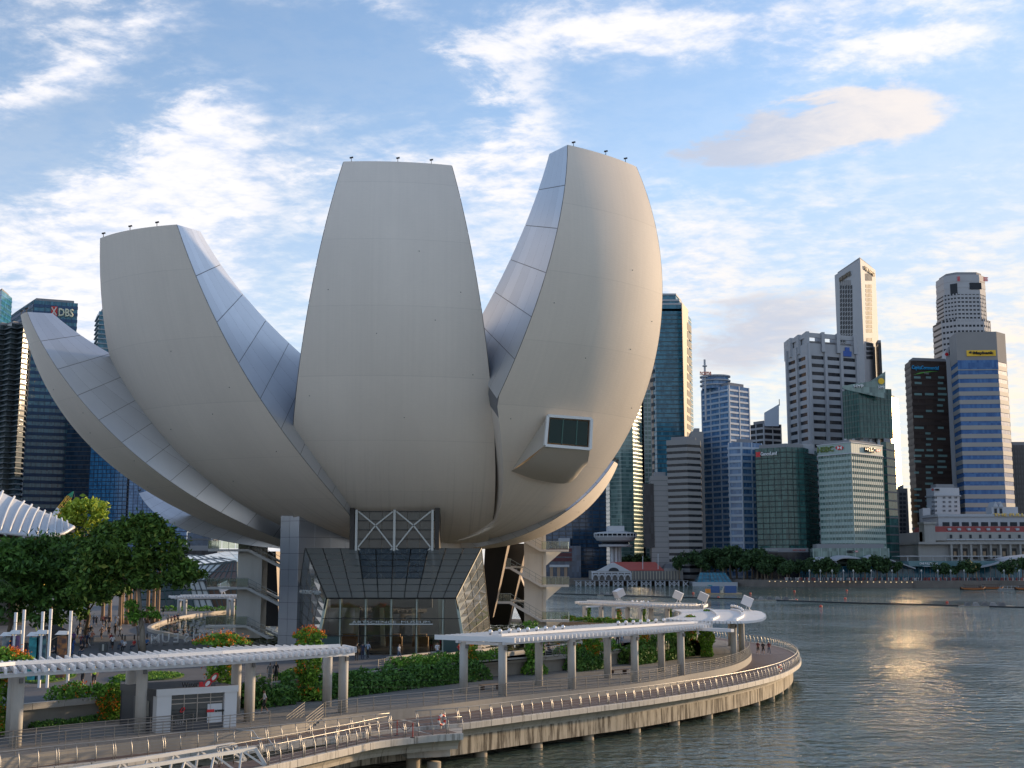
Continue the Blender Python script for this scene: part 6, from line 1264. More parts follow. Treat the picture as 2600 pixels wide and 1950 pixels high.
# green glass tower with MYP signs
P=foot(2139,2180,2262,985,860,16,6); zt_=ztop(2180,985,860); zb_=ztop(2180,1112,860); t_=tower('office_tower','green glass tower with slanted sail top and white three-letter signs',P,zt_,9,g_dgreen,M('green_floor',(.05,.10,.09),.3),.2,.15,M('green_mull',(.04,.09,.08),.3),3,.2,z0=zb_)
a=[U(2139,987,858.5),U(2248,1012,857),U(2248,943,857),U(2210,968,857.5),U(2139,980,858.5)]; mb=MB(); mb.plate(a,(0,1,0),.6); mb.build('sail_screen',g_green,t_)
q0,q1=(a[0].x,a[0].y),(a[1].x,a[1].y); sign(t_,q0,q1,2167,2192,985,977,'MYP',whm,.03,.5); sign(t_,q0,q1,2230,2245,988,980,'MYP',whm,.03,.5); c,_=fpt(q0,q1,2237,968,.6); mb=MB(); mb.tube([c+Vector((0,.3,0)),c+Vector((0,-.3,0))],2.2,14); mb.build('emblem_disc',s_yel,t_)
for k in range(5): x=lerp(2150,2235,k/4); p=U(x,1120,862); mb=MB(); mb.tube([(p.x,p.y+4,zb_-10),(p.x,p.y+4,zb_)],1.1,10); mb.build('stilt',s_white,t_)
P2=foot(2150,2190,2258,1150,868,14,8); tower('x','y',P2,zb_-8,20,g_dgreen,s_dgrey,.2,.2,th=t_)
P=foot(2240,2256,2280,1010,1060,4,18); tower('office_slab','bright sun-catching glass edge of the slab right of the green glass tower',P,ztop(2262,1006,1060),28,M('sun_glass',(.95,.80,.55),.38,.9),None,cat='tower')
P=foot(2236,2250,2272,1130,800,2,10); tower('office_block','dark stacked glass boxes right of the mint bank block',P,ztop(2250,1122,800),16,g_dgreen,s_dgrey,.18,.2,cat='office block')
# mint bank block
P=foot(2077,2160,2238,1130,760,22,24); zt_=ztop(2160,1125,760); t_=tower('office_block','mint green bank block with red and white hexagon emblems on its top band',P,zt_,21,g_mint,s_mint,.52,.3,M('mint_mull',(.30,.38,.35),.4),2.4,.22,cat='office block',crown=6.5)
for z_ in (zt_+.3,zt_-6.6): mb=MB(); mb.ring(P,.8,z_,z_+.6); mb.build('crown_trim',s_white,t_)
def hexem(p,q,xc,yc,w_):
    y0,y1=yc-w_*.5,yc+w_*.5
    for tri,m in (([(xc-w_,yc),(xc-w_*.5,y0),(xc-w_*.5,y1)],redm),([(xc+w_,yc),(xc+w_*.5,y1),(xc+w_*.5,y0)],redm),([(xc-w_*.5,y0),(xc+w_*.5,y0),(xc,yc)],redm),([(xc-w_*.5,y1),(xc,yc),(xc+w_*.5,y1)],redm),([(xc-w_*.5,y0),(xc,yc),(xc-w_*.5,y1)],whm),([(xc+w_*.5,y0),(xc+w_*.5,y1),(xc,yc)],whm)):
        mb=MB(); mb.plate([fpt(p,q,x,y,.9)[0] for x,y in tri],(0,1,0),.25); mb.build('emblem_triangle',m,t_)
hexem(P[0],P[1],2134,1137,11); hexem(P[1],P[2],2227,1144,7)
sign(t_,P[0],P[1],2078,2119,1148,1134,'HSBC',M('olive_sign',(.16,.22,.06),.5),.03); sign(t_,P[1],P[2],2193,2218,1149,1136,'HSBC',blk,.03)
P=rectf(2064,2256,1392,752,30); t_=tower('podium_block','mint glass podium under the bank block with a small emblem sign',P,ztop(2150,1392,752),2,g_mint,s_mint,.15,.2,s_mint,5,.3,cat='building'); sign(t_,P[0],P[1],2150,2167,1404,1397,'HSBC',blk,.02,.5); hexem(P[0],P[1],2174,1400,4)
P=rectf(1912,2064,1400,772,20); t_=tower('podium_block','black glass podium with small green and white lettering beneath the dark green tower',P,ztop(1980,1402,772),2,g_black,s_dgrey,.1,.2,cat='building'); sign(t_,P[0],P[1],1938,1976,1400,1395,'BNP PARIBAS',M('sign_pale_dim',(.4,.42,.38),.5),.02,.6); fpanel(t_,P[0],P[1],1931,1936,1400,1394.5,cgn,.6); sign(t_,P[0],P[1],2012,2045,1399,1395,'APEX GROUP',M('sign_dim_red',(.4,.05,.04),.5),.02,.6)
P=rectf(2281,2304,1240,900,30); t_=tower('office_block','slim grey building with square dark windows in the gap below the sunset',P,ztop(2290,1240,900),13,s_dgrey,None,cat='office block')
for r in range(12):
    for c in range(2): fpanel(t_,P[0],P[1],2284+c*9,2291+c*9,1258+r*11,1251+r*11,s_wind,.3,'window',.2)
P=foot(2297,2312,2410,925,900,20,6); t_=tower('office_tower','dark brown tower with rows of pale green windows and blue lettering',P,ztop(2312,915,900),33,g_brown,M('brown_band',(.055,.037,.03),.6,0,.1,.1),.45,.3)
sign(t_,P[1],P[2],2314,2382,942,929,'CapitaCommercial',M('cyan_sign',(.03,.35,.65),.5),.02); sign(t_,P[1],P[2],2344,2357,951,945,'Trust',s_grey,.02)
a=[fpt(P[1],P[2],x,y,.9)[0] for x,y in ((2318,952),(2335,946),(2360,943),(2381,943),(2360,945),(2335,949))]; mb=MB(); mb.plate(a,(0,1,0),.3); mb.build('sign_swoosh',M('green_swoosh',(.15,.45,.08),.5),t_)
rr=random.Random(3)
for k in range(29):
    y=956+k*14.2
    for j in range(3):
        if rr.random()<.62: xa=2318+j*30+rr.uniform(0,4); fpanel(t_,P[1],P[2],xa,xa+rr.uniform(12,24),y+5,y,s_lit,.45,'lit_window_row',.1)
# stepped octagonal tower
def oct_(xl,xr,yt,Y): a=U(xl,yt,Y).x;b=U(xr,yt,Y).x; r=(b-a)/2; c=(a+b)/2; k=.55; return [(c+r,Y+r*(1+k)),(c+r*k,Y+2*r),(c-r*k,Y+2*r),(c-r,Y+r*(1+k)),(c-r,Y+r*(1-k)),(c-r*k,Y),(c+r*k,Y),(c+r,Y+r*(1-k))]
P=oct_(2401,2524,810,1000); t_=tower('office_tower','stepped octagonal grey tower with red lattice emblems at its crown',P,ztop(2460,810,1000),44,s_wind,s_lgrey,.62,.3,s_lgrey,3.0,1.0,faces=(4,5,6))
P=oct_(2405,2510,745,1000); tower('x','y',P,ztop(2460,745,1000),7,s_wind,s_lgrey,.6,.3,s_lgrey,3,1.0,z0=ztop(2460,815,1000),faces=(4,5,6),th=t_); P=oct_(2404,2509,697,1000); tower('x','y',P,ztop(2460,697,1000),3,s_lgrey,s_lgrey,.6,.2,z0=ztop(2460,747,1000),faces=(),th=t_)
fpanel(t_,P[5],P[6],2462,2492,735,718,s_wind,.5,'sky_opening',.3); fpanel(t_,P[4],P[5],2414,2432,747,722,s_wind,.5,'sky_opening',.3)
for j in range(4): fpanel(t_,P[5],P[6],2497+j*2.6,2498.6+j*2.6,715,704,redm,.8,'emblem_bar',.2)
for j in range(3): fpanel(t_,P[5],P[6],2495.5,2508,706+j*4,704.6+j*4,redm,.95,'emblem_bar',.2)
for j in range(3): fpanel(t_,P[4],P[5],2432.5+j*2.2,2433.8+j*2.2,714,702,redm,.8,'emblem_bar',.2)
P=rectf(2401,2432,890,905,22); t_=tower('office_slab','tall thin blank white slab left of the blue striped tower',P,ztop(2410,888,905),1,s_white,None,cat='tower'); a=U(2404,908,903); c,_=fpt(P[0],P[1],2403,900,.6); mb=MB(); mb.tube([c+Vector((0,.2,0)),c+Vector((0,-.2,0))],1.3,14); mb.build('round_emblem',redm,t_)
sign(t_,P[0],P[1],2408,2416,902,888,'中\n國\n銀',blk,.02)
# blue striped tower
P=foot(2415,2432,2540,845,860,24,0); a=[U(x,1000,y) for x,y in ((2418,884),(2436,860),(2538,858),(2560,867),(2560,910),(2430,910))]; P=[(p.x,p.y) for p in a]; zt_=ztop(2480,842,858); zb_=ztop(2480,918,858)
t_=tower('office_tower','beige and blue striped tower with a yellow sign board, far right',P,zb_,25,glassmat('cobalt_glass',(.03,.10,.26),(.08,.19,.40),3.6,1.5,.25,1.3),s_beige,.5,.25); mb=MB(); mb.prism(offset(P,.25),zb_,zt_); mb.build('blank_top',s_grey,t_); fpanel(t_,P[1],P[2],2432,2535,937,915,MATS['cobalt_glass'],.35,'top_window_band',.3)
fpanel(t_,P[1],P[2],2454,2528,904,890,s_yel,.8); sign(t_,P[1],P[2],2470,2522,902,893,'Maybank',blk,.04,1.2); c,_=fpt(P[1],P[2],2464,897,1.2)
for k in range(4): mb=MB(); mb.bar(c+Vector((-1,0,0)).lerp(Vector((0,0,1)),0),c+Vector((math.cos(k*.8)*1.4,0,math.sin(k*.8)*1.4)),.4,.3,0,(0,1,0)); mb.build('emblem_stroke',blk,t_)
P=rectf(2563,2640,1135,900,40); tower('office_tower','dark grey tower with two lit window rows at the right picture edge',P,ztop(2600,1130,900),26,s_dgrey,M('dark_band',(.10,.095,.09),.7),.5,.2,MATS['dark_band'],1.8,.5)
# old white bank building
P=foot(2352,2372,2436,1255,850,14,3); zt_=ztop(2372,1238,850); t_=tower('office_block','old white stone bank building with small windows behind the grand hotel',P,zt_,1,s_white,None,cat='office block'); P3=rectf(2343,2362,1290,848,20); MB().prism(P3,.4,ztop(2350,1290,848)).build('side_wing',s_white,t_)
for r in range(6):
    for xs in ((2366,2369.5,2373,2376.5),(2394,2398),(2409,2413),(2424,2428)): 
        for x in xs: fpanel(t_,P[1],P[2],x,x+1.7,1266+r*11,1261+r*11,s_wind,.3,'window',.2)
mb=MB(); mb.ring(P,.8,zt_-6,zt_-5); mb.build('cornice',s_lgrey,t_); sign(t_,P[1],P[2],2372,2384,1246,1241,'中國銀行',blk,.02); c,_=fpt(P[1],P[2],2367,1243.5,.6); mb=MB(); mb.tube([c+Vector((0,.2,0)),c+Vector((0,-.2,0))],.9,12); mb.build('round_emblem',M('dark_red',(.25,.04,.04),.5),t_)
# grand hotel
YH=790; hs=M('hotel_stone',(.34,.33,.31),.8,0,.15,.12,streak=(.1,.3,(.2,.19,.18))); hr=M('hotel_red_roof',(.30,.06,.05),.7,0,.3,.12); hw=M('hotel_white',(.42,.44,.47),.7,0,.3,.1)
HX=lambda px:U(px,1400,YH).x; HZ=lambda py:U(2450,py,YH).z
t_=thing('grand_hotel','grey neoclassical hotel with colonnade and red attic roof, far right shore','hotel',(HX(2450),YH,.4))
MB().box(HX(2336),HX(2720),YH+3,YH+60,.4,HZ(1378)).build('wall',hs,t_); MB().box(HX(2332),HX(2724),YH-1,YH+60,HZ(1382),HZ(1376)).build('cornice',hs,t_); MB().box(HX(2352),HX(2720),YH+6,YH+55,HZ(1376),HZ(1350)).build('upper_wall',hs,t_)
mb=MB(); mb.hexa([(HX(2385),YH+6,HZ(1352)),(HX(2720),YH+6,HZ(1352)),(HX(2720),YH+50,HZ(1352)),(HX(2385),YH+50,HZ(1352)),(HX(2385),YH+12,HZ(1335)),(HX(2720),YH+12,HZ(1335)),(HX(2720),YH+45,HZ(1335)),(HX(2385),YH+45,HZ(1335))]); mb.build('red_roof',hr,t_)
MB().box(HX(2406),HX(2720),YH+14,YH+45,HZ(1335),HZ(1310)).build('attic_storey',hw,t_); MB().box(HX(2403),HX(2724),YH+13,YH+46,HZ(1310),HZ(1303)).build('attic_parapet',hw,t_)
MB().box(HX(2352),HX(2380),YH+2,YH+12,HZ(1376),HZ(1330)).build('corner_pavilion',hs,t_); MB().box(HX(2350),HX(2383),YH+1,YH+13,HZ(1330),HZ(1325)).build('pavilion_cornice',hs,t_); MB().box(HX(2378),HX(2410),YH+3,YH+10,HZ(1372),HZ(1352)).build('bay',hs,t_)
for k in range(14):
    x0_=2416+k*25
    MB().box(HX(x0_-2.5),HX(x0_+2.5),YH-.5,YH+2.5,HZ(1425),HZ(1382)).build('column',hs,t_); MB().box(HX(x0_+5),HX(x0_+20),YH+2.8,YH+3.0,HZ(1420),HZ(1392)).build('loggia_opening',M('loggia_dark',(.06,.055,.05),.8),t_)
    MB().box(HX(x0_+9),HX(x0_+16),YH+2.6,YH+2.75,HZ(1411),HZ(1400)).build('window',M('warm_window',(.40,.27,.16),.4),t_)
    MB().box(HX(x0_),HX(x0_+18),YH+13.7,YH+13.95,HZ(1334),HZ(1324)).build('window',s_wind,t_); MB().box(HX(x0_+5),HX(x0_+13),YH+7.5,YH+10,HZ(1346),HZ(1340)).build('dormer',hw,t_); MB().box(HX(x0_+6),HX(x0_+12),YH+5.7,YH+5.95,HZ(1366),HZ(1357)).build('window',s_wind,t_)
    MB().box(HX(x0_-6),HX(x0_+18.4),YH+4.5,YH+5.5,HZ(1371),HZ(1368)).build('balustrade',hw,t_)
o=put('roof_sign',text_mesh('THE FULLERTON',HZ(1301)-HZ(1309.5),.3,s_gold,.02,width=HX(2690)-HX(2547)),t_); o.location=Vector(((HX(2690)+HX(2547))/2,YH+12.5,HZ(1309.5)))-Vector(t_['_o'])
t2=thing('rooftop_house','white gabled rooftop house above the hotel at the right edge','house',(HX(2590),YH+30,HZ(1303))); MB().box(HX(2570),HX(2640),YH+30,YH+40,HZ(1303),HZ(1282)).build('wall',hw,t2)
for k in range(2): 
    xa,xb=HX(2574+k*14),HX(2587+k*14); mb=MB(); mb.add([(xa,YH+29,HZ(1282)),(xb,YH+29,HZ(1282)),((xa+xb)/2,YH+29,HZ(1268)),(xa,YH+40,HZ(1282)),(xb,YH+40,HZ(1282)),((xa+xb)/2,YH+40,HZ(1268))],[(0,1,2),(3,5,4),(0,2,5,3),(1,4,5,2)]); mb.build('gable',hw,t2); MB().box(xa+.8,xb-.8,YH+29.7,YH+29.95,HZ(1299),HZ(1286)).build('window',s_wind,t2)
# waterfront pavilion with curved roofs
YO=735; OX=lambda px:U(px,1430,YO).x; OZ=lambda py:U(2300,py,YO).z
t_=thing('waterfront_pavilion','low teal glass waterfront building with sweeping curved roofs and white lettering','building',(OX(2300),YO,.4)); MB().box(OX(2060),OX(2720),YO+8,YO+30,.4,OZ(1438)).build('glass_wall',g_teal,t_); MB().box(OX(2310),OX(2545),YO+2,YO+28,OZ(1438),OZ(1424)).build('upper_band',M('teal_band_wall',(.10,.20,.22),.3,0,.2,.1),t_)
MB().box(OX(2302),OX(2545),YO+1,YO+28,OZ(1413),OZ(1411)).build('terrace_canopy',s_white,t_); MB().box(OX(2345),OX(2400),YO+0,YO+3,OZ(1439),OZ(1437)).build('lower_canopy',s_white,t_)
for k in range(8): x=OX(2310+k*32); MB().box(x-.2,x+.2,YO+3,YO+3.4,OZ(1425),OZ(1411)).build('canopy_post',s_white,t_)
for k in range(40): x=OX(2064+k*14); MB().box(x-.12,x+.12,YO+7.8,YO+8.1,.4,OZ(1440)).build('glazing_bar',s_lgrey,t_)
for pts in ([(2064,1424),(2090,1419),(2115,1421),(2131,1440)],[(2117,1424),(2140,1415),(2185,1418),(2196,1430)],[(2208,1420),(2228,1413),(2270,1424),(2322,1442)],[(2460,1444),(2520,1432),(2560,1420),(2660,1408)]):
    P=crom([U(x,y,YO) for x,y in pts],6); mb=MB(); mb.grid([[Vector((p.x,YO-2,p.z)),Vector((p.x,YO+14,p.z+1.2)),Vector((p.x,YO+30,p.z))] for p in P]); mb.grid([[Vector((p.x,YO-2,p.z-.7)),Vector((p.x,YO+30,p.z-.7))] for p in P],0,True); mb.grid([[Vector((p.x,YO-2,p.z-.7)),Vector((p.x,YO-2,p.z))] for p in P]); mb.build('curved_roof',s_lgrey,t_,smooth=True)
o=put('sign_lettering',text_mesh('ONE FULLERTON',OZ(1428)-OZ(1434),.2,whm,.02,width=OX(2383)-OX(2337)),t_); o.location=Vector(((OX(2360)),YO+1.8,OZ(1434)))-Vector(t_['_o'])
# mushroom tower
YM=815; c=U(1563,1400,YM); t_=thing('mushroom_tower','white tower with a round revolving restaurant on a ribbed stem','tower',(c.x,YM,.4)); mz=lambda py:U(1563,py,YM).z; pm_=YM/F
for k in range(8): a=2*PI*k/8; mb=MB(); mb.ob((c.x+math.cos(a)*11*pm_,YM+math.sin(a)*11*pm_,(mz(1388)+.4)/2),(3.3*pm_*math.cos(a),3.3*pm_*math.sin(a),0),(-2.5*pm_*math.sin(a),2.5*pm_*math.cos(a),0),(0,0,(mz(1388)-.4)/2)); mb.build('stem_rib',s_white,t_)
def lathe(nm,prof,mat,n=32):
    mb=MB(); mb.grid([[Vector((c.x+r*pm_*math.cos(2*PI*j/n),YM+r*pm_*math.sin(2*PI*j/n),mz(y))) for j in range(n+1)] for r,y in prof]); return mb.build(nm,mat,t_,smooth=False)
lathe('stem_core',[(9,1430),(9,1385)],s_grey); lathe('lower_gallery',[(12,1389),(42,1388),(43,1383),(30,1382),(14,1380)],s_lgrey); lathe('gallery_glass',[(36,1383),(34,1377)],g_black); lathe('upper_dish',[(26,1378),(36,1376),(47,1373),(52,1365),(53,1361)],s_lgrey); lathe('window_ring',[(51,1362),(53,1356)],g_black); lathe('roof_dish',[(54,1356),(54,1353),(40,1351),(18,1349),(0,1348)],s_white); MB().box(c.x-20*pm_,c.x+20*pm_,YM-8,YM+8,mz(1350),mz(1336)).build('top_house',s_white,t_)
for k in range(28): a=2*PI*k/28; MB().bar((c.x+math.cos(a)*53*pm_,YM+math.sin(a)*53*pm_,mz(1364)),(c.x+math.cos(a)*54*pm_,YM+math.sin(a)*54*pm_,mz(1355)),.5,.5,0,(1,0,0)).build('window_bar',s_white,t_)
# pier restaurant with red roof
YR=780; RX=lambda px:U(px,1450,YR).x; RZ=lambda py:U(1600,py,YR).z; rrf=M('red_tile_roof',(.42,.09,.07),.6,0,.4,.15,.2)
t_=thing('pier_house','old white pier hall with arched front and long red roof','pier hall',(RX(1600),YR,.4))
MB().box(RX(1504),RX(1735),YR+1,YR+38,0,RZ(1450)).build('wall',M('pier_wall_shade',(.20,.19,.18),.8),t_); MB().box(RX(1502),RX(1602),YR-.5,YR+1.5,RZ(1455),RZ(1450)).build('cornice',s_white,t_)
mb=MB(); mb.add([(RX(1515),YR-1,RZ(1450)),(RX(1600),YR-1,RZ(1450)),(RX(1558),YR-1,RZ(1428)),(RX(1515),YR+6,RZ(1450)),(RX(1600),YR+6,RZ(1450)),(RX(1558),YR+6,RZ(1428))],[(0,1,2),(3,5,4),(0,2,5,3),(1,4,5,2)]); mb.build('gable_front',s_white,t_)
P=[(RX(1545)+math.cos(a)*(RX(1571)-RX(1545))/2+(RX(1571)-RX(1545))/2,YR-1.3,RZ(1450)+math.sin(a)*2.2) for a in [PI*q/10 for q in range(11)]]; mb=MB(); mb.plate(P,(0,1,0),.2); mb.build('lunette_window',s_wind,t_)
mb=MB(); mb.hexa([(RX(1560),YR+2,RZ(1449)),(RX(1688),YR+2,RZ(1449)),(RX(1688),YR+36,RZ(1449)),(RX(1545),YR+36,RZ(1449)),(RX(1560),YR+16,RZ(1427)),(RX(1672),YR+16,RZ(1427)),(RX(1672),YR+20,RZ(1427)),(RX(1560),YR+20,RZ(1427))]); mb.build('red_roof',rrf,t_)
for k in range(7):
    x=1504+k*16.3; MB().box(RX(x-1.6),RX(x+1.6),YR-.8,YR+1.2,0,RZ(1454)).build('arch_pier',s_white,t_)
    if k<6:
        cxm=RX(x+8.1); r_=RX(x+6.6)-RX(x); mb=MB(); 
        for s_ in range(6):
            a0,a1=PI*s_/6,PI*(s_+1)/6; mb.bar((cxm+math.cos(a0)*r_,YR-.2,RZ(1465)+math.sin(a0)*r_),(cxm+math.cos(a1)*r_,YR-.2,RZ(1465)+math.sin(a1)*r_),.9,1.2,0,(0,1,0))
        mb.build('arch',s_white,t_)
for k in range(16): x=1606+k*7.5; MB().box(RX(x),RX(x+1.6),YR+.2,YR+.9,0,RZ(1450)).build('gallery_post',M('cream_post',(.42,.38,.30),.7),t_)
MB().box(RX(1688),RX(1735),YR+3,YR+30,0,RZ(1443)).build('end_block',s_grey,t_); mb=MB(); mb.hexa([(RX(1690),YR+5,RZ(1443)),(RX(1718),YR+5,RZ(1443)),(RX(1718),YR+25,RZ(1443)),(RX(1690),YR+25,RZ(1443)),(RX(1698),YR+12,RZ(1431)),(RX(1710),YR+12,RZ(1431)),(RX(1710),YR+18,RZ(1431)),(RX(1698),YR+18,RZ(1431))]); mb.build('end_roof',s_dgrey,t_)
for x,y in ((1671,1406),(1632,1412),(1711,1412)): a=U(x,1445,YR+2); b=U(x,y,YR+2); MB().tube([a,b],.25,6).build('flagpole',s_white,t_)
t_=thing('jetty','low white trestle jetty with cross bracing in front of the pier hall','jetty',(RX(1550),YR-14,WZ)); MB().box(RX(1456),RX(1735),YR-22,YR,RZ(1474)-.0,RZ(1472.5)).build('jetty_deck',s_dgrey,t_)
for k in range(24):
    x=RX(1458+k*11.5); MB().box(x-.35,x+.35,YR-22,YR-21.3,WZ-1,RZ(1474)).build('jetty_pile',s_lgrey,t_)
    if k%3!=1: x2=RX(1458+(k+1)*11.5); mb=MB(); mb.bar((x,YR-22.1,WZ),(x2,YR-22.1,RZ(1475)),.4,.4); mb.bar((x,YR-22.2,RZ(1475)),(x2,YR-22.2,WZ),.4,.4); mb.build('jetty_brace',s_lgrey,t_)
# glass island pavilion
t_=thing('floating_pavilion','faceted dark glass pavilion standing in the water right of the jetty','pavilion',(RX(1812),YR-30,WZ)); YG=760
P0=[U(x,1482,YG) for x in (1768,1862)]; 
lo=[(U(1770,1480,YG).x,YG),(U(1858,1480,YG).x,YG-2),(U(1868,1480,YG).x,YG+18),(U(1775,1480,YG).x,YG+20)]; mb=MB(); zb_=U(1800,1478,YG).z; z2=U(1800,1454,YG).z
up=[(lo[0][0]+2.5,YG+4),(lo[1][0]-3.5,YG+3),(lo[2][0]-3,YG+16),(lo[3][0]+3,YG+17)]
mb.hexa([(x,y,zb_) for x,y in lo]+[(x,y,z2) for x,y in up]); mb.build('glass_body',g_teal,t_); MB().prism(offset(lo,3),WZ-.5,zb_).build('base',s_lgrey,t_)
for k in range(9): a=Vector((*lo[0],zb_)).lerp(Vector((*lo[1],zb_)),k/8);b=Vector((*up[0],z2)).lerp(Vector((*up[1],z2)),k/8); MB().bar(a+Vector((0,-.1,0)),b+Vector((0,-.1,0)),.2,.2).build('glazing_bar',s_dgrey,t_)
for s_ in (.33,.66): a=Vector((*lo[0],zb_)).lerp(Vector((*up[0],z2)),s_);b=Vector((*lo[1],zb_)).lerp(Vector((*up[1],z2)),s_); MB().bar(a+Vector((0,-.12,0)),b+Vector((0,-.12,0)),.15,.15).build('glazing_bar',s_dgrey,t_)
# podium right of the escape stair (red and glass)
t_=thing('shore_block','glass-fronted shore block with red shelves behind the escape stair','building',(U(1440,1400,840).x,845,.4)); SX=lambda px:U(px,1420,840).x; SZ=lambda py:U(1430,py,840).z
MB().box(SX(1380),SX(1475),840,870,.4,SZ(1386)).build('wall',g_navy,t_); MB().box(SX(1395),SX(1445),838,842,SZ(1440),SZ(1434)).build('canopy',s_white,t_); MB().box(SX(1420),SX(1448),842,860,SZ(1386),SZ(1366)).build('upper_floor',s_lgrey,t_)
for r in range(3): MB().box(SX(1390),SX(1452),839.4,839.8,SZ(1425-r*12),SZ(1416-r*12)).build('red_shelf_row',M('red_shelf',(.10,.025,.03),.6),t_)
for k in range(3): x=SX(1400+k*18); MB().box(x-1,x+1,839,840,.4,SZ(1440)).build('canopy_column',M('lit_column',(.35,.24,.16),.6),t_)
# --- far trees (four crowns shared)
def ftree(seed,w_,h_):
    rnd=random.Random(seed); mb=MB(); st=random.getstate(); random.seed(seed)
    for b in range(9):
        d=Vector((random.gauss(0,.5),random.gauss(0,.5),random.uniform(-.5,.6))); c0=Vector((d.x*w_*.55,d.y*w_*.55,h_*.62+d.z*h_*.32)); r_=w_*random.uniform(.26,.40)
        for q in range(95): e=Vector((random.gauss(0,1),random.gauss(0,1),random.gauss(0,.8))).normalized()*r_*random.uniform(.7,1.05); leafq(mb,c0+e,random.uniform(.5,1.1),.6)
    random.setstate(st); return mb.mesh('crown',lf_f)
FT=[ftree(11,6.5,13),ftree(12,7.5,12),ftree(13,5.5,14),ftree(14,8,11)]
ftr=MB(); ftr.tube([(0,0,-.2),(.2,0,3),(0,0,7)],[.45,.35,.2],7); ftr=ftr.mesh('trunk',bark)
spots=[(1575,838,1.2),(1600,832,1.3),(1628,828,1.4),(1655,822,1.55),(1684,818,1.6),(1712,812,1.5),(1738,806,1.6),(1764,800,1.75),(1790,798,1.7),(1817,795,1.8),(1844,790,1.75),(1871,786,1.7),(1897,780,1.75),(1923,762,1.5),(1949,758,1.4),(1977,756,1.2),(2004,752,1.1),(2030,748,1.0),(2056,738,1.0),(1960,764,1.4),(1935,768,1.6),(1910,772,1.6),(1855,780,1.7),(1800,788,1.7),(1750,795,1.6),(2078,730,1.0),(2098,728,1.05),(2122,727,.95),(2168,726,1.1),(2197,726,1.25),(2227,725,1.2),(2252,725,1.0),(2279,725,.85),(2395,723,.95),(2430,723,.8),(2456,722,1.05),(2478,722,.85),(2562,722,1.15),(2598,722,1.1),(1725,776,1.1),(1780,768,1.2),(1836,764,1.15),(1889,757,1.0),(1942,747,.95),(1998,738,.9)]
for k,(x,YY,s_) in enumerate(sorted(spots)):
    p=U(x,1460,YY); t_=thing('shore_tree','x','tree',(p.x,YY,.4),random.uniform(0,6),'trees along the far shore',world=False); t_.scale=(s_,s_,s_*random.uniform(.85,1.05)); put('crown',FT[k%4],t_); put('trunk',ftr,t_)
    zones=((1705,'behind the pier hall roof'),(1785,'below the grey striped tower'),(1910,'below the round-topped tower'),(2062,'below the dark green tower'),(2290,'before the mint podium'),(2700,'before the grand hotel'))
    z_=next(i for i,q in enumerate(zones) if x<q[0]); lo_=zones[z_-1][0] if z_ else 0; idx=sum(1 for q in spots if lo_<=q[0]<x)
    t_['label']='%s dark shore tree from the left %s'%((ORD+['eleventh','twelfth'])[idx],zones[z_][1])
# --- shore lamps and little lights, boats, barges, booms
lp=MB(); lp.tube([(0,0,0),(0,0,5.4)],.13,6); lp=lp.mesh('lamp_post',s_lgrey); lh=MB(); sphere(lh,(0,0,5.8),.45,8,6); lh=lh.mesh('lamp_globe',M('lamp_globe_white',(.7,.68,.62),.4)); la=MB().box(-.7,.7,-.1,.1,5.1,5.3).mesh('lamp_arm',s_lgrey)
for k,x in enumerate((2060,2088,2118,2147,2172,2218,2271,2346,2388,2421,2455,2557,2596)):
    p=U(x,1468,708); t_=thing('shore_lamp',ORD[k] +' white lamp post from the left along the far quay' if k<10 else ('eleventh','twelfth','thirteenth')[k-10]+' white lamp post from the left along the far quay','lamp post',(p.x,712,.4),0,'lamp posts on the far quay',world=False); put('lamp_post',lp,t_); put('lamp_globe',lh,t_); put('lamp_arm',la,t_)
ql=M('quay_light',(1,.72,.4),.5,emit=.45); qb=MB().box(-.25,.25,-.15,.15,0,.3).mesh('light',ql)
qs=thing('quay_lights','string of small warm lights along the far quay edge','lights',(210,711,.2))
for k in range(26): x=1990+k*13.5; p=U(x,1478,703); dd=min(SH,key=lambda v:abs(v.x-p.x)); yy=712+(215-p.x)*.5 if p.x<215 else 712-(p.x-215)*.058; o=put('light',qb,qs); o.location=Vector((p.x,yy-.6,-.6))-Vector(qs['_o'])
hullo=M('boat_orange',(.40,.13,.03),.5); hulld=M('boat_dark',(.05,.03,.025),.6)
def bumboat(label,px,py,L):
    p=G(px,py,WZ); t_=thing('river_boat',label,'boat',(p.x,p.y,WZ),0,world=False); prof=[(-L/2,.9,1.5),(-L*.4,1.7,.9),(0,2.0,.7),(L*.38,1.7,.9),(L/2,.5,1.8)]
    mb=MB(); mb.grid([[Vector((x,-w_,z)),Vector((x,-w_*.7,-.3)),Vector((x,w_*.7,-.3)),Vector((x,w_,z)),Vector((x,-w_,z))] for x,w_,z in prof],0,True); mb.build('hull',hulld,t_,(0,0,0))
    mb=MB(); mb.grid([[Vector((x,-w_-.06,z-.5)),Vector((x,-w_-.08,z+.1))] for x,w_,z in prof],0,True); mb.build('hull_stripe',hullo,t_,(0,0,0))
    MB().box(-L*.34,L*.30,-1.7,1.7,2.5,2.75).build('roof',hulld,t_,(0,0,0)); MB().box(-L*.32,L*.28,-1.5,1.5,.7,1.3).build('cabin_side',M('boat_wood',(.14,.05,.025),.6),t_,(0,0,0))
    for k in range(8): x=lerp(-L*.32,L*.28,k/7); MB().box(x-.08,x+.08,-1.6,-1.45,1.3,2.5).build('cabin_post',hulld,t_,(0,0,0))
bumboat('orange-striped wooden river boat moored at the far quay, left of two',2470,1498,13); bumboat('orange-striped wooden river boat moored at the far quay, right of two',2518,1496,13); bumboat('orange-striped river boat cut by the right picture edge',2606,1498,12)
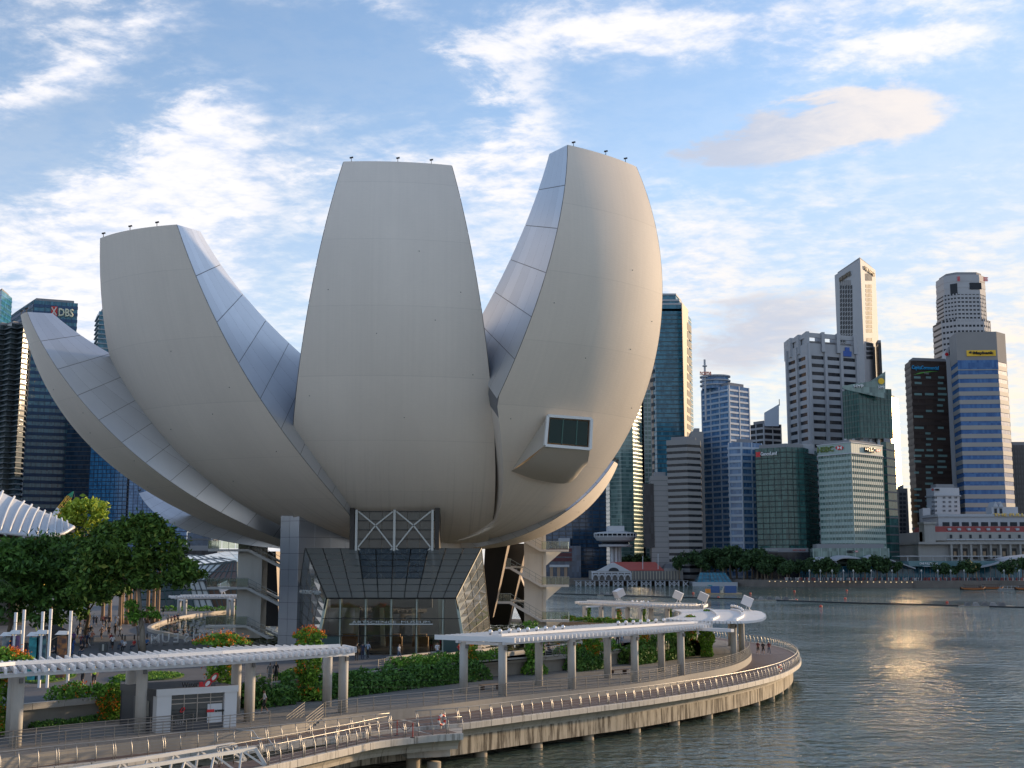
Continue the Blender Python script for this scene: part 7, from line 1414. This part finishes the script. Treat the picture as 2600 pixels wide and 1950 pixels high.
p=G(2560,1497,WZ); t_=thing('boat_landing','grey floating landing stage between the moored river boats','landing',p,world=False); MB().box(-5,5,-1.5,1.5,-.2,.6).build('pontoon',s_grey,t_,(0,0,0)); 
for k in range(6): MB().box(-5+k*2,-4.8+k*2,-1.5,-1.3,.6,1.9).build('post',s_lgrey,t_,(0,0,0))
MB().box(-5,5,-1.5,-1.35,1.8,1.95).build('rail',s_lgrey,t_,(0,0,0))
p=G(1832,1508,WZ); t_=thing('work_barge','work barge with blue containers and an orange machine in mid-bay','barge',p,world=False); MB().box(-9,9,-3,3,-.3,.45).build('hull',M('barge_tan',(.42,.32,.20),.7),t_,(0,0,0)); bc=M('container_blue',(.04,.10,.26),.5,0,.5,.1)
MB().box(-5.2,-1.2,-2,2,.5,3.6).build('container',bc,t_,(0,0,0)); MB().box(1.4,6.6,-2,2,.5,3.7).build('container',bc,t_,(0,0,0)); MB().box(-7.4,-5.3,-2,1,.5,2.3).build('machine',M('machine_orange',(.70,.25,.03),.5),t_,(0,0,0)); MB().bar((-.2,-1,.6),(1,-1,3.4),.5,.5).build('boom',M('barge_cream',(.6,.52,.4),.6),t_,(0,0,0)); MB().box(-.8,.6,-1.6,.5,.5,1.6).build('winch',MATS['barge_cream'],t_,(0,0,0)); MB().box(-6.2,-4.4,-1.5,1,3.62,4.1).build('tarpaulin',M('tarp_teal',(.05,.25,.3),.6),t_,(0,0,0))
def raft(label,px,py,L):
    p=G(px,py,WZ); t_=thing('floating_platform',label,'raft',p,R(-3),world=False); MB().box(-L/2,L/2,-2,2,-.2,.35).build('hull',M('raft_tan',(.34,.30,.24),.8,0,.5,.2),t_,(0,0,0))
    for k in range(5): x=lerp(-L*.36,L*.3,k/4); mb=MB(); mb.hexa([(x-1,-1.2,.36),(x+.9,-1.2,.36),(x+.9,1.2,.36),(x-1,1.2,.36),(x-.6,-1,1.5),(x+.2,-1,1.5),(x+.2,1,1.5),(x-.6,1,1.5)]); mb.build('launcher_box',s_grey if k%2 else s_dgrey,t_,(0,0,0))
raft('low floating platform with grey boxes right of the crescent pergola box',1958,1525,19); raft('low floating platform with grey boxes at the right, on the boom line',2505,1541,17); raft('low floating platform half hidden behind the leftmost projector box',1560,1512,15)
BL=crom([G(x,y,WZ) for x,y in ((1240,1506),(1420,1509),(1660,1516),(1850,1521),(2100,1530),(2350,1537),(2640,1545))],8); mb=MB(); mb.tube([p+Vector((0,0,.12)) for p in BL],.38,6); tag(mb.build('floating_boom',M('boom_black',(.012,.014,.015),.6)),'long black floating boom line stretched across the bay','boom')
bq=MB(); sphere(bq,(0,0,.15),.55,8,6); bq=bq.mesh('buoy',M('buoy_red',(.55,.06,.03),.5))
for k,(x,y) in enumerate(((1760,1507),(1824,1518),(2022,1525),(2146,1521),(2084,1541),(2405,1531),(2150,1500),(2017,1502),(1905,1508))):
    o=put('marker_buoy',bq); p=G(x,y,WZ); o.location=p; tag(o,'small red marker buoy on the bay, %s counted from the left'%ORD[sorted([1760,1824,2022,2146,2084,2405,2150,2017,1905]).index(x)],'buoy','red marker buoys')
# crowd and hedges on the far promenade read as one mass
mb=MB()
for k in range(420):
    x=random.uniform(1990,2600); p=U(x,1470,random.uniform(714,722)); h_=random.uniform(1.4,1.8); mb.box(p.x-.25,p.x+.25,p.y-.15,p.y+.15,.4,.4+h_,random.randrange(3))
tag(mb.build('promenade_crowd',[M('crowd_dark',(.05,.05,.06),.8),M('crowd_pale',(.4,.38,.36),.8),M('crowd_red',(.25,.06,.05),.8)]),'distant crowd strolling along the far promenade','crowd',kind='stuff')
